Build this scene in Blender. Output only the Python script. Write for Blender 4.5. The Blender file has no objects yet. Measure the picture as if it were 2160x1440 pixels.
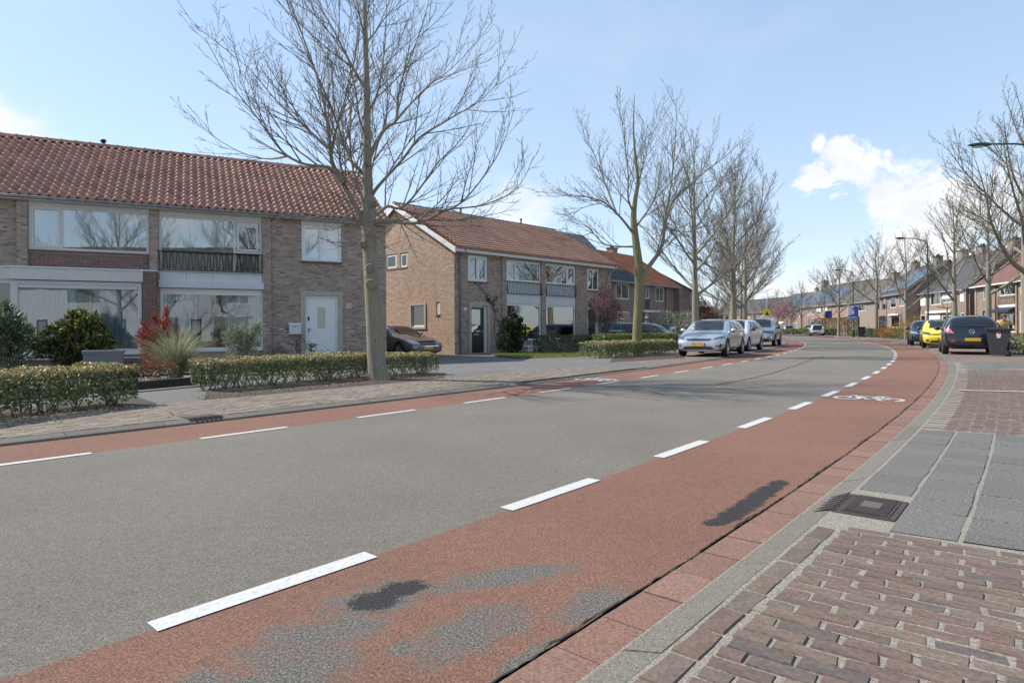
import bpy, bmesh, math, random
import numpy as np
from mathutils import Vector, Matrix
from mathutils.bvhtree import BVHTree
rnd = random.Random(7)
nrg = np.random.default_rng(11)
R = math.radians
sc = bpy.context.scene
col = sc.collection

# ------------------------------------------------------------------ camera
F, H0, K, CH = 1315.0, 695.0, 0.007, 1.11       # focal length in photo pixels, horizon row, roll, eye height
cam = bpy.data.cameras.new('camera')
cam.sensor_width = 36.0
cam.lens = 36.0 * F / 2160.0
cam.shift_y = -25.0 / 2160.0
cam.clip_start, cam.clip_end = 0.05, 3000.0
camo = bpy.data.objects.new('camera', cam)
col.objects.link(camo)
camo.matrix_world = Matrix.Translation((0, 0, CH)) @ Matrix.Rotation(R(90), 4, 'X') @ Matrix.Rotation(-K, 4, 'Z')
sc.camera = camo

# ------------------------------------------------------------------ sky, sun, exposure
SUN_AZ, SUN_EL = math.atan2(-0.956, 0.292), R(45.5)   # bearing of the sun from +Y towards +X
SKY, SUN, EXPO = 0.145, 4.5, 0.5
world = bpy.data.worlds.new('World'); sc.world = world
world.use_nodes = True
nt = world.node_tree; nt.nodes.clear()
def wn(t, **k):
    n = nt.nodes.new(t)
    for a, b in k.items(): setattr(n, a, b)
    return n
def wl(a, b): nt.links.new(a, b)
def wmath(op, a, b=None, c=None):
    n = wn('ShaderNodeMath', operation=op)
    for i, x in enumerate((a, b, c)):
        if x is None: continue
        if isinstance(x, (int, float)): n.inputs[i].default_value = x
        else: wl(x, n.inputs[i])
    return n.outputs[0]
sky = wn('ShaderNodeTexSky', sky_type='NISHITA', sun_disc=False, sun_elevation=SUN_EL, sun_rotation=SUN_AZ,
         altitude=0, air_density=1.0, dust_density=0.45, ozone_density=2.2)
tc = wn('ShaderNodeTexCoord'); sep = wn('ShaderNodeSeparateXYZ'); wl(tc.outputs['Generated'], sep.inputs[0])
az = wmath('ARCTAN2', sep.outputs[0], sep.outputs[1])
el = wmath('ARCSINE', sep.outputs[2])
def wnoise(scale, detail, rough, vec=None, dist=0.0):
    n = wn('ShaderNodeTexNoise'); n.inputs['Scale'].default_value = scale; n.inputs['Detail'].default_value = detail
    n.inputs['Roughness'].default_value = rough; n.inputs['Distortion'].default_value = dist
    wl(vec or tc.outputs['Generated'], n.inputs['Vector']); return n.outputs[0]
mapn = wn('ShaderNodeMapping'); mapn.inputs['Scale'].default_value = (1, 1, 1.6); wl(tc.outputs['Generated'], mapn.inputs['Vector'])
puff = wnoise(13.0, 10, 0.62, mapn.outputs[0], 0.35)
veil = wnoise(2.6, 5, 0.55, mapn.outputs[0], 0.4)
wob1 = wmath('MULTIPLY', wmath('SUBTRACT', wnoise(9.0, 8, 0.65, None, 0.5), 0.5), 0.20)
wob2 = wmath('MULTIPLY', wmath('SUBTRACT', wnoise(11.0, 8, 0.65, mapn.outputs[0], 0.5), 0.5), 0.13)
def blob(a0, e0, sa, se, tilt=0.0):     # an elongated heap of cloud at one bearing and elevation
    da = wmath('ADD', wmath('SUBTRACT', az, a0), wob1); de = wmath('ADD', wmath('SUBTRACT', el, e0), wob2)
    p = wmath('ADD', wmath('MULTIPLY', da, math.cos(tilt)), wmath('MULTIPLY', de, math.sin(tilt)))
    q = wmath('SUBTRACT', wmath('MULTIPLY', de, math.cos(tilt)), wmath('MULTIPLY', da, math.sin(tilt)))
    d2 = wmath('ADD', wmath('POWER', wmath('ABSOLUTE', wmath('DIVIDE', p, sa)), 2.0), wmath('POWER', wmath('ABSOLUTE', wmath('DIVIDE', q, se)), 2.0))
    return wmath('EXPONENT', wmath('MULTIPLY', d2, -1.0))
heap = None
for b in ((0.448, 0.262, 0.022, 0.020, 0.0), (0.50, 0.225, 0.060, 0.034, -0.5), (0.575, 0.165, 0.10, 0.046, -0.5), (0.60, 0.10, 0.10, 0.05, -0.15), (0.445, 0.214, 0.035, 0.022, 0.0), (0.64, 0.15, 0.08, 0.05, -0.3), (0.53, 0.075, 0.05, 0.04, 0.0)):
    g = blob(*b); heap = g if heap is None else wmath('MAXIMUM', heap, g)
soft = None
for b in ((-0.70, 0.255, 0.10, 0.05, -0.2), (0.03, 0.19, 0.10, 0.07, -0.3), (0.50, 0.05, 0.25, 0.05, 0.0), (-1.6, 0.22, 0.3, 0.07, 0.1), (1.5, 0.25, 0.35, 0.08, 0.1), (2.5, 0.2, 0.4, 0.08, 0.0), (-2.6, 0.25, 0.4, 0.08, 0.0)):
    g = blob(*b); soft = g if soft is None else wmath('MAXIMUM', soft, g)
def ramp01(x, lo, hi):
    n = wn('ShaderNodeMapRange', interpolation_type='SMOOTHSTEP'); n.inputs['From Min'].default_value = lo; n.inputs['From Max'].default_value = hi
    wl(x, n.inputs['Value']); return n.outputs[0]
c1 = ramp01(wmath('ADD', wmath('MULTIPLY', heap, 0.80), wmath('MULTIPLY', puff, 0.85)), 0.66, 1.02)
c2 = wmath('MULTIPLY', ramp01(wmath('ADD', wmath('MULTIPLY', soft, 0.55), wmath('ADD', wmath('MULTIPLY', veil, 0.6), wmath('MULTIPLY', puff, 0.35))), 0.60, 1.02), 0.80)
c3 = wmath('MULTIPLY', ramp01(veil, 0.42, 0.75), 0.14)
cloud = wmath('MAXIMUM', wmath('MAXIMUM', c1, c2), c3)
hz = wn('ShaderNodeMapRange'); hz.inputs['From Min'].default_value = 0.0; hz.inputs['From Max'].default_value = 0.75
hz.inputs['To Min'].default_value = 0.0; hz.inputs['To Max'].default_value = 1.0; wl(el, hz.inputs['Value'])
haze = wn('ShaderNodeMix', data_type='RGBA'); wl(hz.outputs[0], haze.inputs[0]); haze.inputs[6].default_value = (3.9, 4.7, 5.5, 1); haze.inputs[7].default_value = (2.0, 3.05, 4.6, 1)   # thin high haze whitens the blue
pale = wn('ShaderNodeMix', data_type='RGBA'); pale.inputs[0].default_value = 0.55; wl(sky.outputs[0], pale.inputs[6]); wl(haze.outputs[2], pale.inputs[7])
shade = wn('ShaderNodeMix', data_type='RGBA'); wl(ramp01(puff, 0.36, 0.62), shade.inputs[0]); shade.inputs[6].default_value = (4.4, 4.6, 4.9, 1); shade.inputs[7].default_value = (5.2, 5.25, 5.3, 1)
mixc = wn('ShaderNodeMix', data_type='RGBA'); wl(cloud, mixc.inputs[0]); wl(pale.outputs[2], mixc.inputs[6]); wl(shade.outputs[2], mixc.inputs[7])
bg = wn('ShaderNodeBackground'); bg.inputs[1].default_value = SKY; wl(mixc.outputs[2], bg.inputs[0])
wo = wn('ShaderNodeOutputWorld'); wl(bg.outputs[0], wo.inputs[0])

sun = bpy.data.lights.new('sun', 'SUN'); sun.energy = SUN; sun.angle = R(0.53); sun.color = (1.0, 0.95, 0.86)
suno = bpy.data.objects.new('sun', sun); col.objects.link(suno)
sv = Vector((math.sin(SUN_AZ) * math.cos(SUN_EL), math.cos(SUN_AZ) * math.cos(SUN_EL), math.sin(SUN_EL)))
suno.rotation_euler = sv.to_track_quat('Z', 'Y').to_euler(); suno.location = sv * 60
sc.view_settings.view_transform = 'Standard'; sc.view_settings.look = 'None'
sc.view_settings.exposure = EXPO; sc.view_settings.gamma = 1.0; sc.view_settings.use_curve_mapping = False
sc.cycles.use_denoising = True
sc.cycles.max_bounces = 6; sc.cycles.transparent_max_bounces = 12; sc.cycles.caustics_reflective = False; sc.cycles.caustics_refractive = False

# ------------------------------------------------------------------ pixel of the photograph -> point of the place
def ray(u, v):
    x, y = u - 1080, v - 720
    a = x * math.cos(K) - y * math.sin(K); b = x * math.sin(K) + y * math.cos(K) + 720
    return Vector((a / F, 1.0, -(b - H0) / F))
def P(u, v, z=0.0):
    r = ray(u, v); Y = (z - CH) / r.z
    return Vector((r.x * Y, Y, z))
def PD(u, v, Y):
    r = ray(u, v); return Vector((r.x * Y, Y, CH + r.z * Y))
def proj(p):
    a = F * p[0] / p[1]; b = H0 - F * (p[2] - CH) / p[1] - 720
    return (a * math.cos(K) + b * math.sin(K) + 1080, -a * math.sin(K) + b * math.cos(K) + 720)

# ------------------------------------------------------------------ the road's line
HD = [(-60, 44), (0, 41.6), (5, 39.7), (10, 37.9), (15, 36.2), (20, 34.5), (30, 30.8), (40, 26.9), (50, 23.0), (60, 19.6), (70, 17.0), (85, 12), (100, 4), (120, -8), (160, -24), (260, -34)]
_s = np.arange(-60, 260.01, 0.25)
_h = np.radians(np.interp(_s, [a for a, b in HD], [b for a, b in HD]))
_x = np.cumsum(np.sin(_h) * 0.25); _y = np.cumsum(np.cos(_h) * 0.25)
_i0 = int(60 / 0.25)
_x += -1.38 - _x[_i0]; _y += 2.32 - _y[_i0]
def RD(s, o=0.0, z=0.0):
    x = float(np.interp(s, _s, _x)); y = float(np.interp(s, _s, _y)); h = float(np.interp(s, _s, _h))
    return Vector((x + o * math.cos(h), y - o * math.sin(h), z))
def RH(s): return float(np.interp(s, _s, _h))
def SO(x, y):
    i = int(np.argmin((_x - x) ** 2 + (_y - y) ** 2))
    return float(_s[i]), float((x - _x[i]) * math.cos(_h[i]) - (y - _y[i]) * math.sin(_h[i]))

# ------------------------------------------------------------------ mesh helpers
class MB:
    def __init__(s): s.v = []; s.f = []; s.m = []; s.sm = []; s.c = None
    def add(s, vs, fs, m=0, smooth=False):
        o = len(s.v); s.v.extend([tuple(p) for p in vs])
        for f in fs: s.f.append(tuple(i + o for i in f)); s.m.append(m); s.sm.append(smooth)
    def quad(s, a, b, c, d, m=0): s.add((a, b, c, d), ((0, 1, 2, 3),), m)
    def poly(s, pts, m=0): s.add(pts, (tuple(range(len(pts))),), m)
    def box(s, x0, x1, y0, y1, z0, z1, m=0, M=None, faces='xXyYzZ'):
        vs = [Vector((x, y, z)) for z in (z0, z1) for y in (y0, y1) for x in (x0, x1)]
        if M is not None: vs = [M @ p for p in vs]
        fs = {'z': (0, 2, 3, 1), 'Z': (4, 5, 7, 6), 'y': (0, 1, 5, 4), 'Y': (2, 6, 7, 3), 'x': (0, 4, 6, 2), 'X': (1, 3, 7, 5)}
        s.add(vs, [fs[k] for k in faces], m)
    def bbox(s, x0, x1, y0, y1, z0, z1, b=0.01, m=0, M=None):      # box with bevelled upper edges
        vs = [(x0, y0, z0), (x1, y0, z0), (x1, y1, z0), (x0, y1, z0), (x0, y0, z1 - b), (x1, y0, z1 - b), (x1, y1, z1 - b), (x0, y1, z1 - b),
              (x0 + b, y0 + b, z1), (x1 - b, y0 + b, z1), (x1 - b, y1 - b, z1), (x0 + b, y1 - b, z1)]
        if M is not None: vs = [M @ Vector(p) for p in vs]
        s.add(vs, [(0, 1, 5, 4), (1, 2, 6, 5), (2, 3, 7, 6), (3, 0, 4, 7), (4, 5, 9, 8), (5, 6, 10, 9), (6, 7, 11, 10), (7, 4, 8, 11), (8, 9, 10, 11)], m)
    def tube(s, pts, rs, n=6, m=0, cap=True, smooth=True):
        pts = [Vector(p) for p in pts]; o = len(s.v)
        ref = None
        for i, p in enumerate(pts):
            t = (pts[min(i + 1, len(pts) - 1)] - pts[max(i - 1, 0)])
            if t.length < 1e-9: t = Vector((0, 0, 1))
            t.normalize()
            if ref is None: ref = Vector((1, 0, 0)) if abs(t.x) < 0.8 else Vector((0, 1, 0))
            a = (ref - t * ref.dot(t)).normalized(); b = t.cross(a); ref = a
            r = rs[i] if not isinstance(rs, (int, float)) else rs
            for k in range(n):
                w = 2 * math.pi * k / n
                s.v.append(tuple(p + a * (math.cos(w) * r) + b * (math.sin(w) * r)))
        for i in range(len(pts) - 1):
            for k in range(n):
                k2 = (k + 1) % n
                s.f.append((o + i * n + k, o + i * n + k2, o + (i + 1) * n + k2, o + (i + 1) * n + k)); s.m.append(m); s.sm.append(smooth)
        if cap:
            s.f.append(tuple(o + k for k in reversed(range(n)))); s.m.append(m); s.sm.append(False)
            e = o + (len(pts) - 1) * n
            s.f.append(tuple(e + k for k in range(n))); s.m.append(m); s.sm.append(False)
    def lathe(s, prof, n=24, M=None, m=0, smooth=True):     # profile of (r, z) turned round local z
        o = len(s.v)
        for r, z in prof:
            for k in range(n):
                w = 2 * math.pi * k / n; p = Vector((r * math.cos(w), r * math.sin(w), z))
                s.v.append(tuple(M @ p if M is not None else p))
        for i in range(len(prof) - 1):
            for k in range(n):
                k2 = (k + 1) % n
                s.f.append((o + i * n + k, o + i * n + k2, o + (i + 1) * n + k2, o + (i + 1) * n + k)); s.m.append(m); s.sm.append(smooth)
    def prism(s, pts, d, m=0):                              # closed polygon pushed along the vector d
        n = len(pts); d = Vector(d); a = [Vector(p) for p in pts]; b = [p + d for p in a]
        s.add(a + b, [tuple(range(n)), tuple(reversed(range(n, 2 * n)))] + [(i, i + n, (i + 1) % n + n, (i + 1) % n) for i in range(n)], m)
    def mesh(s, name, mats):
        me = bpy.data.meshes.new(name); me.from_pydata(s.v, [], s.f)
        for m in (mats if isinstance(mats, (list, tuple)) else [mats]): me.materials.append(m)
        me.polygons.foreach_set('material_index', s.m); me.polygons.foreach_set('use_smooth', s.sm); me.update()
        return me
    def build(s, name, mats, parent=None, kind=None):
        return link(name, s.mesh(name, mats), parent, kind)
def link(name, me, parent=None, kind=None, M=None):
    o = bpy.data.objects.new(name, me); col.objects.link(o)
    if parent is not None: o.parent = parent
    if M is not None: o.matrix_local = M
    if kind: o['kind'] = kind
    return o
def tag(o, label=None, cat=None, group=None, kind=None):
    for k, v in (('label', label), ('category', cat), ('group', group), ('kind', kind)):
        if v: o[k] = v
    return o
def thing(name, loc, rz, label, cat, group=None):
    o = bpy.data.objects.new(name, None); o.empty_display_size = 0.3; col.objects.link(o)
    o.location = loc; o.rotation_euler = (0, 0, rz)
    return tag(o, label, cat, group)
def clone(root, label=None, group=None):
    def cp(o, par):
        c = o.copy(); col.objects.link(c); c.parent = par
        for ch in o.children: cp(ch, c)
        return c
    c = cp(root, None)
    return tag(c, label, None, group)

# ------------------------------------------------------------------ materials
def srgb(r, g, b):
    f = lambda c: (c / 255 / 12.92) if c <= 10 else ((c / 255 + 0.055) / 1.055) ** 2.4
    return (f(r), f(g), f(b), 1)
class NT:
    def __init__(s, name):
        s.mat = bpy.data.materials.new(name); s.mat.use_nodes = True; s.t = s.mat.node_tree; s.t.nodes.clear()
        s.out = s.n('ShaderNodeOutputMaterial'); s.b = s.n('ShaderNodeBsdfPrincipled'); s.l(s.b.outputs[0], s.out.inputs[0])
        s._tc = None
    def n(s, t, **k):
        n = s.t.nodes.new(t)
        for a, b in k.items(): setattr(n, a, b)
        return n
    def l(s, a, b): s.t.links.new(a, b)
    def co(s):
        if s._tc is None: s._tc = s.n('ShaderNodeTexCoord')
        return s._tc.outputs['Object']
    def noise(s, scale, detail=3, rough=0.6, vec=None, dist=0):
        n = s.n('ShaderNodeTexNoise'); n.inputs['Scale'].default_value = scale; n.inputs['Detail'].default_value = detail
        n.inputs['Roughness'].default_value = rough; n.inputs['Distortion'].default_value = dist; s.l(vec or s.co(), n.inputs['Vector']); return n.outputs[0]
    def ramp(s, x, stops):
        n = s.n('ShaderNodeValToRGB'); s.l(x, n.inputs[0]); e = n.color_ramp.elements
        while len(e) < len(stops): e.new(0.5)
        for i, (p, c) in enumerate(stops): e[i].position = p; e[i].color = c if len(c) == 4 else (*c, 1)
        return n.outputs[0]
    def mix(s, f, a, b, mode='MIX'):
        n = s.n('ShaderNodeMix', data_type='RGBA', blend_type=mode)
        for i, x in ((0, f), (6, a), (7, b)):
            if isinstance(x, (int, float)): n.inputs[i].default_value = x
            elif isinstance(x, tuple): n.inputs[i].default_value = x if len(x) == 4 else (*x, 1)
            else: s.l(x, n.inputs[i])
        return n.outputs[2]
    def math(s, op, a, b=None, c=None):
        n = s.n('ShaderNodeMath', operation=op)
        for i, x in enumerate((a, b, c)):
            if x is None: continue
            if isinstance(x, (int, float)): n.inputs[i].default_value = x
            else: s.l(x, n.inputs[i])
        return n.outputs[0]
    def rnd(s):
        g = s.n('ShaderNodeNewGeometry'); o = s.n('ShaderNodeObjectInfo')
        return s.math('FRACT', s.math('ADD', g.outputs['Random Per Island'], s.math('MULTIPLY', o.outputs['Random'], 7.31)))
    def bump(s, h, strength=0.3, dist=0.01):
        n = s.n('ShaderNodeBump'); n.inputs['Strength'].default_value = strength; n.inputs['Distance'].default_value = dist
        s.l(h, n.inputs['Height']); s.l(n.outputs[0], s.b.inputs['Normal'])
    def col(s, c):
        if isinstance(c, tuple): s.b.inputs['Base Color'].default_value = c if len(c) == 4 else (*c, 1)
        else: s.l(c, s.b.inputs['Base Color'])
    def set(s, **k):
        for a, v in k.items(): s.b.inputs[{'rough': 'Roughness', 'metal': 'Metallic', 'spec': 'Specular IOR Level', 'coat': 'Coat Weight'}[a]].default_value = v
        return s
def plain(name, c, rough=0.5, metal=0.0, coat=0.0, vary=0.12, scale=6.0, bump=0.0):
    t = NT(name); c = c if len(c) == 4 else (*c, 1)
    d = tuple(x * (1 - vary) for x in c[:3]) + (1,); e = tuple(min(1, x * (1 + vary)) for x in c[:3]) + (1,)
    n = t.noise(scale, 5, 0.65); t.col(t.ramp(n, [(0.3, d), (0.7, e)])); t.set(rough=rough, metal=metal, coat=coat)
    if bump: t.bump(t.noise(scale * 12, 3), bump, 0.01)
    return t.mat
def pieces(name, cols, rough=0.75, spec=0.35, grain=60.0, gamt=0.25, bump=0.25, big=None, blotch=0.0):   # colour differs from piece to piece
    t = NT(name); n = len(cols)
    c = t.ramp(t.rnd(), [(i / max(1, n - 1), k) for i, k in enumerate(cols)])
    g = t.noise(grain, 5, 0.78); dark = t.ramp(g, [(0.36, (1 - gamt,) * 3), (0.64, (1 + gamt,) * 3)])
    c = t.mix(1.0, c, dark, 'MULTIPLY')
    if blotch: c = t.mix(1.0, c, t.ramp(t.noise(big or 1.2, 4), [(0.3, (1 - blotch,) * 3), (0.7, (1 + blotch,) * 3)]), 'MULTIPLY')
    t.col(c); t.set(rough=rough, spec=spec); t.bump(g, bump, 0.004)
    return t.mat
def leafmat(name, rough=0.45, trans=0.25, spec=0.5):
    t = NT(name); a = t.n('ShaderNodeVertexColor', layer_name='Col'); t.col(a.outputs[0]); t.set(rough=rough, spec=spec)
    tr = t.n('ShaderNodeBsdfTranslucent'); t.l(a.outputs[0], tr.inputs[0]); mx = t.n('ShaderNodeMixShader'); mx.inputs[0].default_value = trans
    t.l(t.b.outputs[0], mx.inputs[1]); t.l(tr.outputs[0], mx.inputs[2]); t.l(mx.outputs[0], t.out.inputs[0])
    return t.mat

def asphalt(name, a, b, worn=None, tar=None):
    t = NT(name)
    sp = t.noise(70, 5, 0.8); c = t.ramp(sp, [(0.38, a), (0.5, tuple((x + y) / 2 for x, y in zip(a, b))), (0.62, b)])
    c = t.mix(1.0, c, t.ramp(t.noise(16, 4, .75), [(0.35, (0.88, 0.88, 0.88)), (0.65, (1.12, 1.12, 1.12))]), 'MULTIPLY')
    c = t.mix(1.0, c, t.ramp(t.noise(0.55, 5), [(0.3, (0.88, 0.88, 0.88)), (0.7, (1.1, 1.1, 1.1))]), 'MULTIPLY')
    c = t.mix(1.0, c, t.ramp(t.noise(170, 2, 0.6), [(0.36, (0.42, 0.42, 0.42)), (0.47, (1, 1, 1)), (0.60, (1.1, 1.1, 1.1)), (0.66, (1.55, 1.55, 1.55))]), 'MULTIPLY')
    bs = 0.5
    sep = t.n('ShaderNodeSeparateXYZ'); t.l(t.co(), sep.inputs[0])
    def spots(lst):                                         # places given as (x, y, rx, ry, turn); 1 in the middle, 0 at the rim
        m = None
        for x, y, rx, ry, th in lst:
            dx = t.math('SUBTRACT', sep.outputs[0], x); dy = t.math('SUBTRACT', sep.outputs[1], y)
            p = t.math('DIVIDE', t.math('ADD', t.math('MULTIPLY', dx, math.cos(th)), t.math('MULTIPLY', dy, math.sin(th))), rx)
            q = t.math('DIVIDE', t.math('SUBTRACT', t.math('MULTIPLY', dy, math.cos(th)), t.math('MULTIPLY', dx, math.sin(th))), ry)
            g = t.math('SUBTRACT', 1.0, t.math('ADD', t.math('MULTIPLY', p, p), t.math('MULTIPLY', q, q)))
            m = g if m is None else t.math('MAXIMUM', m, g)
        return m
    if worn:                                                # coating worn off down to grey gravel
        m = spots(worn); w = t.math('ADD', t.math('ADD', m, t.math('MULTIPLY', t.math('SUBTRACT', t.noise(7.5, 7, 0.7), 0.5), 3.4)), t.math('MULTIPLY', t.math('SUBTRACT', t.noise(75, 3, .8), 0.5), 4.0))
        wr = t.ramp(w, [(0.0, (0, 0, 0)), (0.35, (.35, .35, .35)), (0.55, (.8, .8, .8)), (0.9, (1, 1, 1))])
        grey = t.ramp(t.noise(90, 4, 0.85), [(0.38, (0.045, 0.042, 0.037)), (0.5, (0.125, 0.116, 0.103)), (0.62, (0.26, 0.245, 0.22))])
        c = t.mix(wr, c, grey)
    if tar:                                                 # bitumen poured into holes, ragged at the rim, stones showing through
        w = t.math('ADD', t.math('ADD', spots(tar), t.math('MULTIPLY', t.math('SUBTRACT', t.noise(14, 5, .7), 0.5), 2.2)), t.math('MULTIPLY', t.math('SUBTRACT', t.noise(85, 3, .8), 0.5), 2.4))
        blk = t.ramp(t.noise(100, 4, .8), [(0.40, (0.016, 0.016, 0.018)), (0.55, (0.035, 0.035, 0.038)), (0.66, (0.11, 0.11, 0.11))])
        c = t.mix(t.ramp(w, [(0.10, (0, 0, 0)), (0.42, (.96, .96, .96))]), c, blk)
    t.col(c); t.set(rough=0.92, spec=0.25)
    t.bump(t.noise(110, 3, 0.75), 0.9, 0.010)
    return t.mat
# ================================================================== SETTING: ground and road
M_asph = asphalt('asphalt', (0.112, 0.099, 0.082), (0.245, 0.222, 0.19))
wa, wb = P(640, 1330), P(800, 1420)
def wpt(u, v): p = P(u, v); return p.x, p.y
WORN = [(*wpt(660, 1350), 0.36, 0.20, 0.85), (*wpt(600, 1430), 0.34, 0.18, 0.85), (*wpt(790, 1265), 0.30, 0.17, 0.75), (*wpt(1070, 1215), 0.42, 0.12, 0.35), (*wpt(1000, 1330), 0.34, 0.16, 0.8),
        (*wpt(1250, 1275), 0.28, 0.11, 0.85), (*wpt(1120, 1390), 0.20, 0.06, 0.85), (*wpt(960, 1235), 0.2, 0.06, 0.5), (*wpt(430, 1430), 0.12, 0.08, 0.8), (*wpt(845, 1370), 0.06, 0.06, 0)]
TAR = [(*wpt(u, v), rx, ry, th) for u, v, rx, ry, th in ((795, 1266, .13, .11, .5), (852, 1240, .13, .09, .5), (1515, 1100, .12, .07, .7), (1540, 1088, .17, .08, .8), (1562, 1075, .18, .085, .85), (1583, 1061, .18, .085, .85), (1605, 1044, .18, .085, .85), (1624, 1031, .17, .08, .85), (1643, 1019, .13, .07, .85))]
M_red = asphalt('red_asphalt', (0.140, 0.066, 0.045), (0.285, 0.158, 0.115), WORN, TAR)
M_redl = asphalt('red_asphalt_plain', (0.140, 0.066, 0.046), (0.285, 0.158, 0.116))
M_tarmac = asphalt('grey_tarmac', (0.105, 0.10, 0.095), (0.22, 0.21, 0.20))
M_soil = plain('soil', (0.055, 0.042, 0.030), 0.95, vary=0.35, scale=14, bump=0.6)
M_field = plain('far_ground', (0.16, 0.15, 0.11), 0.95, vary=0.2, scale=0.4)
M_line = NT('road_paint'); M_line.col(M_line.ramp(M_line.noise(55, 5, 0.75), [(0.31, (0.20, 0.19, 0.175)), (0.42, (0.47, 0.46, 0.44)), (0.7, (0.58, 0.575, 0.555))])); M_line.set(rough=0.6); M_line.bump(M_line.noise(150, 3), 0.3, 0.004); M_line = M_line.mat
M_tar = asphalt('black_tar', (0.022, 0.022, 0.024), (0.075, 0.076, 0.080))
M_crack = plain('crack_dirt', (0.030, 0.026, 0.021), 0.95, vary=0.4, scale=30, bump=0.5)
M_sand = NT('joint_sand'); M_sand.col(M_sand.ramp(M_sand.noise(90, 5, 0.8), [(0.36, (0.12, 0.105, 0.085)), (0.52, (0.235, 0.21, 0.172)), (0.66, (0.40, 0.365, 0.31))])); M_sand.set(rough=0.95); M_sand.bump(M_sand.noise(120, 3), 0.5, 0.006); M_sand = M_sand.mat
M_kerb = pieces('kerb_concrete', [(0.128, 0.117, 0.098), (0.155, 0.142, 0.12), (0.143, 0.132, 0.11)], 0.9, 0.25, 95, 0.5, 0.6)
M_gut = pieces('red_gutter_stone', [(0.20, 0.112, 0.085), (0.225, 0.132, 0.102), (0.185, 0.105, 0.082)], 0.9, 0.25, 90, 0.42, 0.5)
M_clink = pieces('clinker_brick', [(0.130, 0.088, 0.072), (0.158, 0.108, 0.085), (0.15, 0.115, 0.09), (0.12, 0.084, 0.072), (0.172, 0.132, 0.102), (0.14, 0.096, 0.078), (0.13, 0.09, 0.076), (0.155, 0.102, 0.084), (0.145, 0.112, 0.09), (0.105, 0.086, 0.078)], 0.8, 0.3, 45, 0.30, 0.5, 9.0, 0.14)
M_tile = pieces('grey_paving_tile', [(0.125, 0.118, 0.109), (0.148, 0.141, 0.13), (0.135, 0.128, 0.119)], 0.9, 0.25, 80, 0.62, 0.5)
M_paver = pieces('brown_paver', [(0.185, 0.155, 0.122), (0.215, 0.176, 0.135), (0.163, 0.136, 0.11), (0.198, 0.158, 0.12), (0.232, 0.198, 0.157)], 0.9, 0.25, 60, 0.22, 0.4)

def seq(a, b, d): return list(np.arange(a, b + 1e-6, d))
def strip(name, ss, o0, o1, z, mat, kind='structure', parent=None, jit=None):
    mb = MB(); prev = None; pts0 = []; pts1 = []
    for s in ss:
        j = jit(s) if jit else (0, 0)
        pts0.append(RD(s, (o0(s) if callable(o0) else o0) + j[0], z)); pts1.append(RD(s, (o1(s) if callable(o1) else o1) + j[1], z))
    mb.add(pts0 + pts1, [(i, i + len(ss), i + len(ss) + 1, i + 1) for i in range(len(ss) - 1)])
    return mb.build(name, mat, parent, kind)
SS = seq(-40, 60, 0.5) + seq(62, 250, 2)

g = MB(); g.quad((-900, -900, -0.25), (900, -900, -0.25), (900, 900, -0.25), (-900, 900, -0.25)); g.build('ground', M_field, None, 'structure')
road = strip('road', SS, -4.14, 0.02, 0.0, M_asph)
laneR = strip('cycle_lane', SS, 0.02, 1.226, 0.0, M_red, jit=lambda s: (0, 0.012 * math.sin(s * 9.1) * math.sin(s * 3.3)))
laneL = strip('cycle_lane', SS, -5.26, -4.14, 0.0, M_redl)
strip('gutter_bed', SS, 1.10, 1.66, -0.012, M_crack)
strip('kerb_bed', SS, -5.5, -5.2, -0.012, M_crack)
# lane lines: every dash a piece of paint 4 mm above the asphalt
def dash(s0, s1, o0, o1):
    mb = MB(); n = 4; a = []; b = []
    for i in range(n + 1):
        s = s0 + (s1 - s0) * i / n; a.append(RD(s, o0 + rnd.uniform(-.002, .002), 0.005)); b.append(RD(s, o1 + rnd.uniform(-.002, .002), 0.005))
    mb.add(a + b, [(i, i + n + 1, i + n + 2, i + 1) for i in range(n)])
    return mb.build('lane_dash', M_line, road)
for k in range(-3, 52): dash(0.03 + 2.0 * k, 1.02 + 2.0 * k, -0.055, 0.055)
for k in range(-3, 52): dash(-0.08 + 2.0 * k, 0.92 + 2.0 * k, -4.175, -4.085)
# bicycle symbols
def bike(s0, o0, flip, parent):
    mb = MB(); L = 1.0
    def pt(a, b): return RD(s0 + b, o0 + a * flip, 0.005)
    def stroke(p, q, w=0.032):
        p = Vector(p); q = Vector(q); d = (q - p).normalized(); nn = Vector((-d.y, d.x)) * w
        mb.quad(*[pt(*c) for c in (p - nn, q - nn, q + nn, p + nn)])
    def ring(cx, cy, r, a0=0, a1=360, w=0.03, st=24):
        for k in range(st):
            a, b = R(a0 + (a1 - a0) * k / st), R(a0 + (a1 - a0) * (k + 1) / st)
            mb.quad(*[pt(cx + rr * math.cos(t), cy + rr * 1.25 * math.sin(t)) for rr, t in ((r - w, a), (r + w, a), (r + w, b), (r - w, b))])
    ring(-0.29, 0.22, 0.17); ring(0.29, 0.22, 0.17, -60, 250); ring(0.02, 0.2, 0.045, w=0.028, st=10)
    for a, b in (((-0.29, .22), (-.17, .62)), ((-.19, .56), (.13, .56)), ((-.19, .5), (.02, .2)), ((.02, .2), (.15, .62)), ((.02, .2), (.29, .22)), ((.13, .56), (.29, .22)), ((-.17, .62), (-.30, .66)), ((.06, .65), (.24, .65))):
        stroke(a, b)
    return mb.build('bicycle_symbol', M_line, parent)
_b = SO(*P(1838, 838)[:2]); bike(_b[0] - 0.45, 0.62, 1, laneR)
_b = SO(*P(1232, 806)[:2]); bike(_b[0] + 0.4, -4.7, -1, laneL)
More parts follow.
